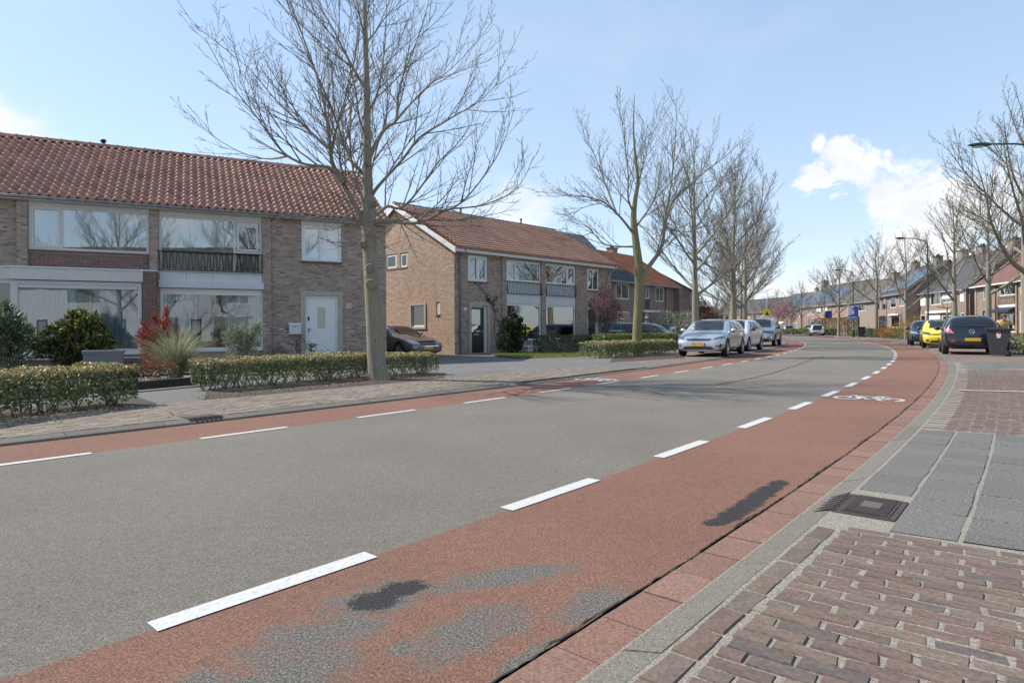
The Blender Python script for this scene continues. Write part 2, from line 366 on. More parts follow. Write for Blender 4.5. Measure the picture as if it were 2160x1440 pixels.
# the black crack along the edge of the lane
mb = MB(); a = []; b = []
for s in seq(-3, 60, 0.035):
    w = 0.001 + 0.003 * abs(math.sin(s * 5.1 + math.sin(s * 13))) ** 2 + rnd.uniform(0, .005); c = 1.222 + 0.008 * math.sin(s * 4.0) + 0.005 * math.sin(s * 19 + 2 * math.sin(s * 7)) + rnd.uniform(-.006, .006)
    a.append(RD(s, c - w, 0.004)); b.append(RD(s, c + w * .6, 0.004))
mb.add(a + b, [(i, i + len(a), i + len(a) + 1, i + 1) for i in range(len(a) - 1)]); mb.build('edge_crack', M_crack, laneR)
# thin crack across the asphalt
mb = MB(); cr = [P(*p, 0) for p in ((1500, 815), (1560, 803), (1630, 787), (1660, 777), (1700, 763), (1718, 755), (1740, 751))]; a = []; b = []
for i in range(len(cr) - 1):
    for t in np.linspace(0, 1, 6)[:-1]:
        p = cr[i].lerp(cr[i + 1], float(t)); p.x += rnd.uniform(-.02, .02); p.z = 0.004; a.append(p + Vector((-.022, 0, 0))); b.append(p + Vector((.022, 0, 0)))
mb.add(a + b, [(i, i + len(a), i + len(a) + 1, i + 1) for i in range(len(a) - 1)]); mb.build('crack', M_crack, road)

# ---- right-hand edge: gutter stones, kerb stones
def along(mb, s0, s1, o0, o1, zt, zb=-0.05, b=0.008, n=2, slope=0.0, m=0):
    rows = []
    for i in range(n + 1):
        s = s0 + (s1 - s0) * i / n
        rows.append([RD(s, o0, zb), RD(s, o0, zt - b), RD(s, o0 + b, zt), RD(s, o1 - b, zt + slope), RD(s, o1, zt + slope - b), RD(s, o1, zb)])
    vs = [p for r in rows for p in r]; fs = []
    for i in range(n):
        for k in range(5): fs.append((i * 6 + k, i * 6 + k + 1, i * 6 + k + 7, i * 6 + k + 6))
    fs += [(5, 4, 3, 2, 1, 0), tuple(n * 6 + k for k in range(6))]
    mb.add(vs, fs, m)
gutter = strip('gutter', SS, 1.228, 1.435, -0.006, M_sand)
for k in range(-6, 70):
    mb = MB(); along(mb, k * 0.30 + .003, k * 0.30 + .294, 1.234, 1.430 + rnd.uniform(-.003, .003), 0.003 + rnd.uniform(-.002, .003), b=.006); mb.build('gutter_stone', M_gut, gutter)
mb = MB()
for s in seq(21, 130, 1.0): along(mb, s, s + .99, 1.234, 1.430, 0.003, n=1)
mb.build('gutter_stones', M_gut, gutter, 'stuff')
kerbR = strip('kerb', SS, 1.43, 1.60, 0.012, M_sand)
for k in range(-3, 75):
    mb = MB(); along(mb, k + .002, k + .997, 1.438, 1.60, 0.022 + rnd.uniform(-.002, .002), b=.012, n=3, slope=0.036); mb.build('kerb_stone', M_kerb, kerbR)
kerbL = strip('kerb', SS, -5.40, -5.27, 0.0, M_sand)
for k in range(-5, 75):
    if 8.5 < k < 15: zt, sl = 0.028, -0.012       # dropped at the driveway
    else: zt, sl = 0.055, -0.03
    mb = MB(); along(mb, k + .004, k + .994, -5.40, -5.25, zt, b=.012, n=3, slope=sl); mb.build('kerb_stone', M_kerb, kerbL)

# ---- banks on both sides (sheets that fall away gently on the left)
def ZL(o):       # height of the left bank at offset o (negative)
    return 0.045 + min(0, (o + 8)) * 0.012 if o > -16 else -0.051
def bank(name, ss, offs, zf, mat):
    mb = MB(); n = len(offs)
    mb.v = [tuple(RD(s, o, zf(o))) for s in ss for o in offs]
    for i in range(len(ss) - 1):
        for k in range(n - 1): mb.f.append((i * n + k, i * n + k + 1, (i + 1) * n + k + 1, (i + 1) * n + k)); mb.m.append(0); mb.sm.append(False)
    return mb.build(name, mat, None, 'structure')
bank('forecourt', SS, [-60, -40, -30, -24, -20, -16, -12, -10, -8, -6.5, -5.385], ZL, M_tarmac)
ZR = 0.052
bank('right_bank', SS, [1.605, 3, 6, 10, 16, 24, 40, 60], lambda o: ZR - 0.004, M_sand)
def GZ(x, y):
    s, o = SO(x, y)
    return ZL(o) if o < -5.3 else (ZR if o > 1.5 else 0.0)

# ---- right pavement: clinker field, tile path, clinker bay, tile path, parking
def vis(p, m=60): 
    if p[1] < 0.3: return False
    u, v = proj(p); return -m < u < 2160 + m and v < 1440 + m
def clink_mesh(L, W, H, seed, b=0.009):
    q = random.Random(seed); j = lambda a: q.uniform(-a, a); mb = MB()
    x0, x1, y0, y1 = -L / 2, L / 2, -W / 2, W / 2
    vs = [(x0, y0, -H), (x1, y0, -H), (x1, y1, -H), (x0, y1, -H)]
    mid = [(x0 + j(.004), y0 + j(.003), -b), (0, y0 + j(.003), -b), (x1 + j(.004), y0 + j(.003), -b), (x1 + j(.004), y1 + j(.003), -b), (0, y1 + j(.003), -b), (x0 + j(.004), y1 + j(.003), -b)]
    top = [(p[0] + (b if p[0] < 0 else -b if p[0] > 0 else 0) * q.uniform(.3, 1.1), p[1] + (b if p[1] < 0 else -b) * q.uniform(.2, .9), j(.0015)) for p in mid]
    vs += mid + top
    fs = [(0, 1, 6, 5, 4), (1, 2, 7, 6), (2, 3, 9, 8, 7), (3, 0, 4, 9)] + [(4 + i, 4 + (i + 1) % 6, 10 + (i + 1) % 6, 10 + i) for i in range(6)] + [(10, 11, 14, 15), (11, 12, 13, 14)]
    mb.add(vs, fs); return mb.v, mb.f
CL = [clink_mesh(0.198, 0.0685, 0.05, k, .006) for k in range(7)]; CK = [clink_mesh(0.200, 0.094, 0.05, 20 + k, .007) for k in range(5)]
CLM = []; CKM = []
for lst, out in ((CL, CLM), (CK, CKM)):
    for v, f in lst: mb = MB(); mb.add(v, f); out.append(mb.mesh('brick', M_clink))
def frame(p, ang, tilt=0.0): return Matrix.Translation(p) @ Matrix.Rotation(ang, 4, 'Z') @ Matrix.Rotation(tilt, 4, 'X')
def lay(name, cells, meshes, shapes, mat, partname, z, limit=300, cheap=None):
    """cells: (x, y, angle). The ones that show largest become parts, the rest one joined part."""
    root = None
    cells = [c for c in cells]
    shown = sorted([c for c in cells if vis((c[0], c[1], z))], key=lambda c: c[0] ** 2 + c[1] ** 2)
    big = set(shown[:limit]); rest = [c for c in cells if c not in big]
    return big, rest
def pave(base, cells, shapes, meshes, mat, partname, z, limit=300, rest=True):
    shown = sorted([c for c in cells if vis((c[0], c[1], z))], key=lambda c: c[0] ** 2 + c[1] ** 2)
    big = set(shown[:limit])
    mb = MB()
    for c in cells:
        x, y, a = c[:3]; fx = c[3] if len(c) > 3 else 1.0; k = rnd.randrange(len(shapes)); a2 = a + rnd.uniform(-.012, .012) + (math.pi if rnd.random() < .5 else 0)
        Mx = Matrix.Translation((x + rnd.uniform(-.003, .003), y + rnd.uniform(-.003, .003), z + rnd.uniform(-.0022, .0025))) @ Matrix.Rotation(a2, 4, 'Z') @ Matrix.Rotation(rnd.uniform(-.015, .015), 4, 'X') @ Matrix.Rotation(rnd.uniform(-.008, .008), 4, 'Y') @ Matrix.Scale(fx, 4, (1, 0, 0))
        if c in big: link(partname, meshes[k], base, None, Mx)
        else:
            v, f = shapes[k]; mb.add([Mx @ Vector(p) for p in v], f)
    if mb.v: mb.build(partname + 's' if not partname.endswith('s') else partname, mat, base, 'stuff')
def line(u0, v0, u1, v1):
    a, b = P(u0, v0, .05), P(u1, v1, .05); d = (b - a).normalized(); nn = Vector((-d.y, d.x, 0))
    if nn.y < 0: nn = -nn
    return a, d, nn
LA, LB = line(1730, 1103.5, 2160, 1168), line(1935, 907, 2160, 923)
LC, LD = line(2011, 780, 2158, 780.5), line(2004, 764.5, 2158, 763)
side = lambda Ln, p: (Vector((p[0], p[1], 0)) - Vector((Ln[0].x, Ln[0].y, 0))).dot(Ln[2])
def sheet(name, o0, o1, sa, sb, mat=M_sand, z=ZR - 0.0005):
    return strip(name, seq(sa, sb, 0.5), o0, o1, z, mat)
def gridcells(origin, ang, stepx, stepy, nx, ny, test, bond=0.5):
    out = []; c, s = math.cos(ang), math.sin(ang)
    for j in range(-ny, ny):
        for i in range(-nx, nx):
            a = (i + (bond if j % 2 else 0)) * stepx; b = j * stepy
            p = (origin[0] + a * c - b * s, origin[1] + a * s + b * c)
            if test(p): out.append((p[0], p[1], ang))
    return out
def rowcells(origin, ang, L, pitch, ny, test):          # courses that start flush with the kerb course, every other one with a half brick
    out = []; c, s = math.cos(ang), math.sin(ang)
    for j in range(-ny, ny):
        b = j * pitch; f = lambda a: (origin[0] + a * c - b * s, origin[1] + a * s + b * c)
        t = None; a = -7.0
        while a < 8:
            if test(f(a)): t = a; break
            a += .06
        if t is None: continue
        for _ in range(8):
            if test(f(t - .008)): t -= .008
        t -= .035; ln = L * rnd.uniform(.42, .58) if j % 2 else L; miss = 0
        while t < 9 and miss < 4:
            if rnd.random() < .04: ln *= rnd.uniform(.6, .85)
            m = f(t + ln / 2)
            if test(m): out.append((m[0], m[1], ang, ln / L))
            else: miss += 1
            t += ln; ln = L
    return out
# A: near clinkers
baseA = strip('brick_pavement', seq(-8, 3.2, .4), 1.590, 9, 0.0565, M_sand)
def inA(p):
    if p[1] < 0.4: return False
    s, o = SO(*p); return o > 1.60 + .155 and o < 5 and s > -2.5 and side(LA, p) < -0.05
angA = math.atan2(LA[1].y, LA[1].x) - R(3)
cells = rowcells(LA[0] - LA[2] * 0.042, angA, 0.211, 0.0775, 80, inA)
kcourse = []
for k in range(-10, 20):                                     # the course that follows the kerb
    s = k * .207 + .1
    p = RD(s, 1.604 + .050)
    if side(LA, p) < -.05: kcourse.append((p.x, p.y, math.pi / 2 - RH(s)))
pave(baseA, kcourse, CK, CKM, M_clink, 'brick', 0.062, 40)
pave(baseA, cells, CL, CLM, M_clink, 'brick', 0.062, 260)
# B: grey tiles
TL = []; TLM = []
for k in range(4):
    q = random.Random(50 + k); mb = MB(); mb.bbox(-.144, .144, -.1465, .1465, -.05, 0, .005); TL.append(([(x + q.uniform(-.002, .002), y + q.uniform(-.002, .002), z) for x, y, z in mb.v], mb.f))
    m2 = MB(); m2.add(*TL[-1]); TLM.append(m2.mesh('paving_tile', M_tile))
baseB = strip('tile_path', seq(1.5, 8.5, .4), 1.590, 9, 0.0589, M_sand)
def inB(p):
    s, o = SO(*p); return o > 1.60 + .13 and o < 7 and side(LA, p) > -0.18 and side(LB, p) < 0.18
cells = []
for k in range(0, 26):
    for j in range(0, 20):
        s, o = 2.0 + k * .30, 1.605 + .15 + j * .305
        p = RD(s, o)
        if inB((p.x, p.y)) : cells.append((p.x, p.y, -RH(s)))
# leave out the tiles where the gully stands
GUL = P(1800, 1072, .06)
_gs, _go = SO(GUL.x, GUL.y)
cells = [c for c in cells if not (abs(SO(c[0], c[1])[0] - _gs) < .37 and SO(c[0], c[1])[1] < 1.85)]
def near_edge(c):                                   # tiles that meet the slanting edge are cut to it
    r = .215; return side(LA, c) < r or side(LB, c) > -r
whole = [c for c in cells if not near_edge(c)]
for c in cells:
    if not near_edge(c): continue
    bm = bmesh.new(); bm.from_mesh(rnd.choice(TLM)); bmesh.ops.transform(bm, matrix=Matrix.Translation((c[0], c[1], .063 + rnd.uniform(-.002, .002))) @ Matrix.Rotation(c[2], 4, 'Z'), verts=bm.verts)
    for Ln, sg in ((LA, 1), (LB, -1)):
        bmesh.ops.bisect_plane(bm, geom=bm.verts[:] + bm.edges[:] + bm.faces[:], plane_co=Ln[0] + Ln[2] * .008 * sg, plane_no=-Ln[2] * sg, clear_outer=True)
    if len(bm.faces) > 2:
        me = bpy.data.meshes.new('paving_tile'); bm.to_mesh(me); me.materials.append(M_tile) if not me.materials else None; link('paving_tile', me, baseB)
    bm.free()
pave(baseB, whole, TL, TLM, M_tile, 'paving_tile', 0.063)
# C: clinker bay
baseC = strip('brick_bay', seq(5, 26, .5), 1.590, 14, 0.0577, M_sand)
def inC(p):
    s, o = SO(*p); return 1.60 + .22 < o < 9 and side(LB, p) > 0.05 and side(LC, p) < -0.05 and 5 < s < 22 and vis((p[0], p[1], .06), 120)
angC = math.atan2(LB[1].y, LB[1].x) + R(6)
cells = rowcells(LB[0] + LB[2] * 0.06, angC, 0.213, 0.079, 150, inC)
for k in range(28, 110):
    s = k * .207; p = RD(s, 1.605 + .105)
    if side(LB, p) > .05 and side(LC, p) < -.05: cells.append((p.x, p.y, -RH(s)))
pave(baseC, cells, CL, CLM, M_clink, 'brick', 0.062)
a, b = P(2022, 822.5, .07), P(2165, 826, .07); mb = MB(); d = Vector((0, .055, 0)); mb.quad(a - d, b - d, b + d, a + d); mb.build('parking_line', M_line, baseC).location.z = 0.002
# D: second tile path, E: parking bay of clinkers
baseD = strip('tile_path', seq(16, 30, .5), 1.604, 12, 0.0601, M_sand)
def inD(p):
    s, o = SO(*p); return 1.72 < o < 8 and side(LC, p) > 0.12 and side(LD, p) < -0.12 and vis((p[0], p[1], .06), 120)
pave(baseD, gridcells(LC[0] + LC[2] * .16, 0.0, .305, .30, 40, 20, inD, 0), TL, TLM, M_tile, 'paving_tile', 0.064, 60)
M_bay = asphalt('bay_clinker', (0.15, 0.105, 0.09), (0.25, 0.195, 0.165))
strip('parking_bay', seq(21.2, 120, 1), 1.604, lambda s: 4.4 if s < 60 else 4.0, 0.0612, M_bay)
strip('footpath', seq(21.2, 120, 1), 5.6, 8.0, 0.0612, M_tile)
strip('hedge_bed', seq(24.5, 120, 1), 4.4, 5.6, 0.0609, M_soil)

# ---- left pavement of brown pavers
LL = None
baseL = bank('pavement', seq(-14, 14.5, .5), [-7.35, -6.4, -5.41], lambda o: .0535, plain('paver_joint', (.15, .128, .102), .95, vary=.4, scale=30, bump=.4))
PV = [clink_mesh(.203, .101, .05, 90 + k, .007) for k in range(5)]; PVM = []
for v, f in PV:
    mb = MB(); mb.add(v, f); PVM.append(mb.mesh('paver', M_paver))
cells = []
for k in range(-26, 66):
    for j in range(0, 17):
        s = k * .21 + (.105 if j % 2 else 0); o = -5.47 - j * .107
        if o < -7.3 or s > 13.4: continue
        p = RD(s, o); cells.append((p.x, p.y, math.pi / 2 - RH(s)))
pave(baseL, cells, PV, PVM, M_paver, 'paver', 0.058)
bank('parking_bay', seq(16.5, 60, .5), [-7.6, -6.4, -5.41], lambda o: ZL(o) + .003, M_bay)
# drive slabs between the pavement and house 80, soil under the hedges
def region(name, pts, z, mat, kind='structure'):
    mb = MB(); mb.poly([(p[0], p[1], z) for p in pts]); return mb.build(name, mat, None, kind)
# ================================================================== HOUSES
BR_DARK = [(0.35, 0.25, 0.20), (0.39, 0.29, 0.235), (0.25, 0.19, 0.16), (0.43, 0.33, 0.26), (0.36, 0.255, 0.21), (0.19, 0.15, 0.135), (0.46, 0.365, 0.29), (0.31, 0.22, 0.185)]
BR_TAN = [(0.45, 0.31, 0.22), (0.51, 0.37, 0.27), (0.37, 0.25, 0.185), (0.48, 0.325, 0.24), (0.54, 0.40, 0.30), (0.42, 0.285, 0.21)]
M_brick = pieces('house_brick', BR_DARK, 0.85, 0.25, 40, 0.18, 0.3)
M_brickT = pieces('tan_house_brick', BR_TAN, 0.85, 0.25, 40, 0.18, 0.3)
M_brickR = pieces('dark_red_brick', [(0.19, 0.10, 0.092), (0.225, 0.125, 0.11), (0.165, 0.088, 0.082), (0.25, 0.145, 0.13)], 0.85, 0.25, 40, 0.18, 0.3)
M_mortar = plain('mortar', (0.42, 0.37, 0.31), 0.95, vary=0.18, scale=3, bump=0.3)
M_mortD = plain('dark_mortar', (0.27, 0.24, 0.22), 0.95, vary=0.18, scale=3, bump=0.3)
M_white = plain('white_frame', (0.74, 0.74, 0.72), 0.35, vary=0.05, scale=4)
M_cream = plain('cream_cladding', (0.60, 0.585, 0.545), 0.45, vary=0.06, scale=2)
M_grey = plain('grey_panel', (0.62, 0.62, 0.62), 0.4, vary=0.05, scale=2)
M_stone = plain('concrete_surround', (0.42, 0.375, 0.30), 0.9, vary=0.15, scale=5, bump=0.3)
M_black = plain('black_metal', (0.018, 0.018, 0.02), 0.4, vary=0.2)
M_zinc = plain('zinc', (0.30, 0.31, 0.32), 0.5, 0.2, vary=0.2, scale=3)
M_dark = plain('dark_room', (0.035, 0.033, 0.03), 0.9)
M_room = plain('room_wall', (0.30, 0.28, 0.25), 0.9)
M_curt = NT('net_curtain'); M_curt.col((0.62, 0.62, 0.61)); M_curt.set(rough=0.9); M_curt = M_curt.mat
M_curtb = plain('blue_curtain', (0.30, 0.36, 0.50), 0.9, vary=.1)
M_curtg = plain('grey_curtain', (0.40, 0.41, 0.42), 0.9, vary=.1)
M_blind = plain('roller_blind', (0.42, 0.41, 0.36), 0.8, vary=.06)
M_navy = plain('navy_paint', (0.02, 0.028, 0.05), 0.35)
M_green = plain('green_curtain', (0.12, 0.19, 0.15), 0.8)
def glassmat(name, refl, tint=(0.80, 0.84, 0.84)):
    t = NT(name); t.t.nodes.remove(t.b)
    lw = t.n('ShaderNodeFresnel'); lw.inputs[0].default_value = 1.5
    f = t.math('MINIMUM', t.math('ADD', t.math('MULTIPLY', lw.outputs[0], 1.0), refl), 1.0)
    tr = t.n('ShaderNodeBsdfTransparent'); tr.inputs[0].default_value = (*tint, 1)
    gl = t.n('ShaderNodeBsdfGlossy'); gl.inputs[0].default_value = (0.95, 0.97, 1.0, 1); gl.inputs[1].default_value = 0.012
    bp = t.n('ShaderNodeBump'); bp.inputs['Strength'].default_value = 0.05; bp.inputs['Distance'].default_value = 0.02
    t.l(t.noise(0.9, 2), bp.inputs['Height']); t.l(bp.outputs[0], gl.inputs['Normal'])
    m = t.n('ShaderNodeMixShader'); t.l(f, m.inputs[0]); t.l(tr.outputs[0], m.inputs[1]); t.l(gl.outputs[0], m.inputs[2]); t.l(m.outputs[0], t.out.inputs[0])
    return t.mat
M_glass = glassmat('window_glass', 0.20); M_glassc = glassmat('living_room_glass', 0.07, (0.80, 0.88, 0.92))
def tilemat(name, cols, rough=0.7): return pieces(name, cols, rough, 0.35, 22, 0.30, 0.35, 0.7, 0.16)
M_pan = tilemat('red_pantile', [(0.41, 0.215, 0.165), (0.50, 0.285, 0.215), (0.33, 0.18, 0.15), (0.52, 0.27, 0.185), (0.44, 0.25, 0.195), (0.49, 0.225, 0.15)])
M_tileB = tilemat('brown_red_tile', [(0.55, 0.30, 0.215), (0.60, 0.335, 0.24), (0.50, 0.27, 0.195), (0.62, 0.36, 0.26)])
M_tileO = tilemat('orange_tile', [(0.50, 0.185, 0.085), (0.56, 0.215, 0.10), (0.45, 0.165, 0.085), (0.38, 0.15, 0.09)])
M_slate = tilemat('slate_tile', [(0.075, 0.085, 0.10), (0.095, 0.105, 0.12), (0.065, 0.072, 0.085)], 0.5)
M_greyt = tilemat('grey_tile', [(0.25, 0.235, 0.21), (0.30, 0.285, 0.255), (0.21, 0.20, 0.18)])
def flatroof(name, a, b, px=0.3, pz=0.3, tilt=0.5):
    t = NT(name); br = t.n('ShaderNodeTexBrick'); br.offset = 0.0
    sep = t.n('ShaderNodeSeparateXYZ'); t.l(t.co(), sep.inputs[0]); cb = t.n('ShaderNodeCombineXYZ'); t.l(sep.outputs[0], cb.inputs[0]); t.l(sep.outputs[1], cb.inputs[1])
    t.l(cb.outputs[0], br.inputs['Vector']); br.inputs['Scale'].default_value = 1.0; br.inputs['Brick Width'].default_value = px; br.inputs['Row Height'].default_value = pz
    br.inputs['Mortar Size'].default_value = 0.025; br.inputs['Color1'].default_value = (*a, 1); br.inputs['Color2'].default_value = (*b, 1); br.inputs['Mortar'].default_value = tuple(x * .55 for x in a) + (1,)
    c = t.mix(1.0, br.outputs[0], t.ramp(t.noise(1.2, 6, .7), [(0.3, (.75,) * 3), (0.7, (1.25,) * 3)]), 'MULTIPLY')
    t.col(c); t.set(rough=0.7); t.bump(br.outputs[1], -0.7, 0.03); return t.mat
M_roofR = flatroof('far_red_roof', (0.18, 0.082, 0.062), (0.14, 0.064, 0.05)); M_roofG = flatroof('far_grey_roof', (0.058, 0.056, 0.055), (0.078, 0.076, 0.073)); M_roofB = flatroof('far_brown_roof', (0.115, 0.096, 0.076), (0.09, 0.077, 0.062))
M_solar = NT('solar_panel'); M_solar.col((0.05, 0.06, 0.085)); M_solar.set(rough=0.3, coat=.3); M_solar = M_solar.mat
def wallbrick(name, a, b, mo):
    t = NT(name); br = t.n('ShaderNodeTexBrick'); sep = t.n('ShaderNodeSeparateXYZ'); t.l(t.co(), sep.inputs[0]); cb = t.n('ShaderNodeCombineXYZ')
    t.l(t.math('ADD', sep.outputs[0], sep.outputs[1]), cb.inputs[0]); t.l(sep.outputs[2], cb.inputs[1]); t.l(cb.outputs[0], br.inputs['Vector'])
    for k, v in (('Scale', 1.0), ('Brick Width', .22), ('Row Height', .0625), ('Mortar Size', .009)): br.inputs[k].default_value = v
    br.inputs['Color1'].default_value = (*a, 1); br.inputs['Color2'].default_value = (*b, 1); br.inputs['Mortar'].default_value = (*mo, 1)
    c = t.mix(1.0, br.outputs[0], t.ramp(t.noise(2.0, 6, .7), [(0.3, (.8,) * 3), (0.7, (1.2,) * 3)]), 'MULTIPLY'); t.col(c); t.set(rough=.9); t.bump(br.outputs[1], -.4, .01); return t.mat
M_wallA = wallbrick('far_tan_brick', (0.27, 0.178, 0.125), (0.21, 0.138, 0.10), (0.27, 0.235, 0.195)); M_wallP = wallbrick('far_pink_brick', (0.285, 0.175, 0.14), (0.235, 0.145, 0.118), (0.28, 0.24, 0.205))
M_wallD = wallbrick('far_brown_brick', (0.27, 0.195, 0.16), (0.22, 0.165, 0.14), (0.27, 0.24, 0.21))

class House:
    """Local x runs along the front, y goes back into the house, z up."""
    def __init__(s, name, o, head, label, cat, group=None, z=0.0):
        s.o = Vector((o[0], o[1], 0)); t = R(head); s.d = Vector((math.sin(t), math.cos(t), 0)); s.n = Vector((math.cos(t), -math.sin(t), 0))
        s.root = thing(name, (o[0], o[1], 0), R(90) - t, label, cat, group); s.z = z
    def hit(s, u, v, off=0.0):
        r = ray(u, v); C = Vector((0, 0, CH)); t = (s.o + s.n * off - C).dot(s.n) / r.dot(s.n); p = C + r * t
        return (p - s.o).dot(s.d), p.z
    def rect(s, u0, v0, u1, v1, off=0.0):
        a = s.hit(u0, v0, off); b = s.hit(u1, v0, off); c = s.hit(u0, v1, off); d = s.hit(u1, v1, off)
        return min(a[0], c[0]), max(b[0], d[0]), (c[1] + d[1]) / 2, (a[1] + b[1]) / 2
def cells_wall(mb, tf, x0, x1, z0, z1, holes, depth=0.10, m=0):
    xs = sorted({x0, x1, *[min(max(h[i], x0), x1) for h in holes for i in (0, 1)]}); zs = sorted({z0, z1, *[min(max(h[i], z0), z1) for h in holes for i in (2, 3)]})
    for i in range(len(xs) - 1):
        for k in range(len(zs) - 1):
            cx, cz = (xs[i] + xs[i + 1]) / 2, (zs[k] + zs[k + 1]) / 2
            if any(h[0] < cx < h[1] and h[2] < cz < h[3] for h in holes): continue
            mb.quad(tf(xs[i], zs[k], 0), tf(xs[i + 1], zs[k], 0), tf(xs[i + 1], zs[k + 1], 0), tf(xs[i], zs[k + 1], 0), m)
    for a, b, c, d in holes:
        mb.quad(tf(a, c, 0), tf(a, d, 0), tf(a, d, depth), tf(a, c, depth), m); mb.quad(tf(b, d, 0), tf(b, c, 0), tf(b, c, depth), tf(b, d, depth), m)
        mb.quad(tf(a, d, 0), tf(b, d, 0), tf(b, d, depth), tf(a, d, depth), m); mb.quad(tf(b, c, 0), tf(a, c, 0), tf(a, c, depth), tf(b, c, depth), m)
def brickwork(mb, tf, x0, x1, z0, z1, holes, proud=0.006, keep=None, L=0.215, H=0.0635, j=0.0105, m=0, q=rnd):
    k = 0; z = z0 + .004
    while z + H - j <= z1 + .001:
        x = x0 - (L / 2 if k % 2 else 0) - (L * q.random() * 0.08)
        zt = z + H - j
        ivs = [(x0, x1)]
        for a, b, c, d in holes:
            if c < zt and d > z:
                nv = []
                for p, r in ivs:
                    if b <= p or a >= r: nv.append((p, r)); continue
                    if a > p: nv.append((p, a))
                    if b < r: nv.append((b, r))
                ivs = nv
        while x < x1:
            ln = L - j if q.random() > .22 else L / 2 - j
            for p, r in ivs:
                a, b = max(x, p), min(x + ln, r)
                if b - a > 0.03 and (keep is None or keep((a + b) / 2, z)):
                    pr = proud * q.uniform(.6, 1.4); e = .001
                    vs = [tf(a, z, 0), tf(b, z, 0), tf(b, zt, 0), tf(a, zt, 0), tf(a + e, z + e, -pr), tf(b - e, z + e, -pr), tf(b - e, zt - e, -pr), tf(a + e, zt - e, -pr)]
                    mb.add(vs, [(4, 5, 6, 7), (0, 1, 5, 4), (1, 2, 6, 5), (2, 3, 7, 6), (3, 0, 4, 7)], m)
            x += ln + j
        z += H; k += 1
def curtain(x0, x1, z0, z1, y, amp=0.040, per=0.13, slots=None):
    mb = MB(); n = max(8, int((x1 - x0) / per * 6)); a = []; b = []
    for i in range(n + 1):
        x = x0 + (x1 - x0) * i / n; yy = y + amp * math.sin(2 * math.pi * x / per + 1.2 * math.sin(x * 5)) 
        a.append((x, yy, z0)); b.append((x, yy, z1))
    mb.add(a + b, [(i, i + 1, i + n + 2, i + n + 1) for i in range(n)], 0, True)
    return mb
def window(H, x0, x1, z0, z1, y=0.03, bars=(), fw=0.07, mat=None, curt=None, casement=(), dp=0.06, glass=None, zbars=(), sill=None, name='window', back=True):
    """One window: frame, panes between the bars, curtains behind. bars = x of the upright bars."""
    mat = mat or M_white; par = H.root if isinstance(H, House) else H
    mb = MB(); mb.box(x0, x0 + fw, y, y + dp, z0, z1); mb.box(x1 - fw, x1, y, y + dp, z0, z1)
    mb.box(x0 + fw, x1 - fw, y + .001, y + dp, z0, z0 + fw); mb.box(x0 + fw, x1 - fw, y + .001, y + dp, z1 - fw, z1)
    xs = [x0 + fw] + list(bars) + [x1 - fw]
    for b in bars: mb.box(b - fw * .45, b + fw * .45, y + .002, y + dp - .002, z0 + fw, z1 - fw)
    for a, b, zz in zbars: mb.box(a, b, y + .003, y + dp - .003, zz - fw * .45, zz + fw * .45)
    fr = mb.build(name, mat, par)
    for i in range(len(xs) - 1):
        a, b = xs[i] + (fw * .45 if i else 0), xs[i + 1] - (fw * .45 if i < len(xs) - 2 else 0); e = 0.0
        if i in casement:
            e = fw * .7; mb = MB(); q = y - .016; c, d = z0 + fw, z1 - fw
            mb.box(a, a + e, q, y + .035, c, d); mb.box(b - e, b, q, y + .035, c, d); mb.box(a + e, b - e, q + .001, y + .034, c, c + e); mb.box(a + e, b - e, q + .001, y + .034, d - e, d)
            mb.build('sash', mat, fr)
        mb = MB(); mb.box(a + e - .004, b - e + .004, y + .030, y + .042, z0 + fw + e - .004, z1 - fw - e + .004, faces='yY'); mb.build('pane', glass or M_glass, fr)
        if curt:
            cc = curt[i % len(curt)] if isinstance(curt, (list, tuple)) and isinstance(curt[0], (list, tuple, type(None))) else curt
            if cc:
                m_, f0, f1, g0, g1 = cc
                curtain(a + (b - a) * f0, a + (b - a) * f1, z0 + fw * .5 + (z1 - z0) * g0, z0 + (z1 - z0) * g1 - fw * .5, y + dp + .07).build('curtain', m_, fr)
    if back:
        mb = MB(); mb.box(x0 - .3, x1 + .3, y + dp + .03, y + 2.6, z0 - .25, z1 + .12, faces='Yxz'); mb.box(x0 - .3, x1 + .3, y + dp + .03, y + 2.6, z0 - .25, z1 + .12, faces='XZ'); mb.build('room', M_room, fr)
    if sill:
        mb = MB(); mb.box(x0 - .03, x1 + .03, y - .06, y + .05, z0 - .055, z0 - .002); mb.build('sill', sill, fr)
    return fr
FULL = lambda m: (m, 0.0, 1.0, 0.0, 1.0)
def roofmesh(s0, s1, y0, z0, y1, z1, th=0.06):
    mb = MB(); L = math.hypot(y1 - y0, z1 - z0); ny, nz = -(z1 - z0) / L, (y1 - y0) / L
    a = [(s0, y0, z0), (s1, y0, z0), (s1, y1, z1), (s0, y1, z1)]; b = [(x, y - ny * th, z - nz * th) for x, y, z in a]
    mb.add(a + b, [(0, 1, 2, 3), (7, 6, 5, 4), (0, 4, 5, 1), (1, 5, 6, 2), (2, 6, 7, 3), (3, 7, 4, 0)]); return mb
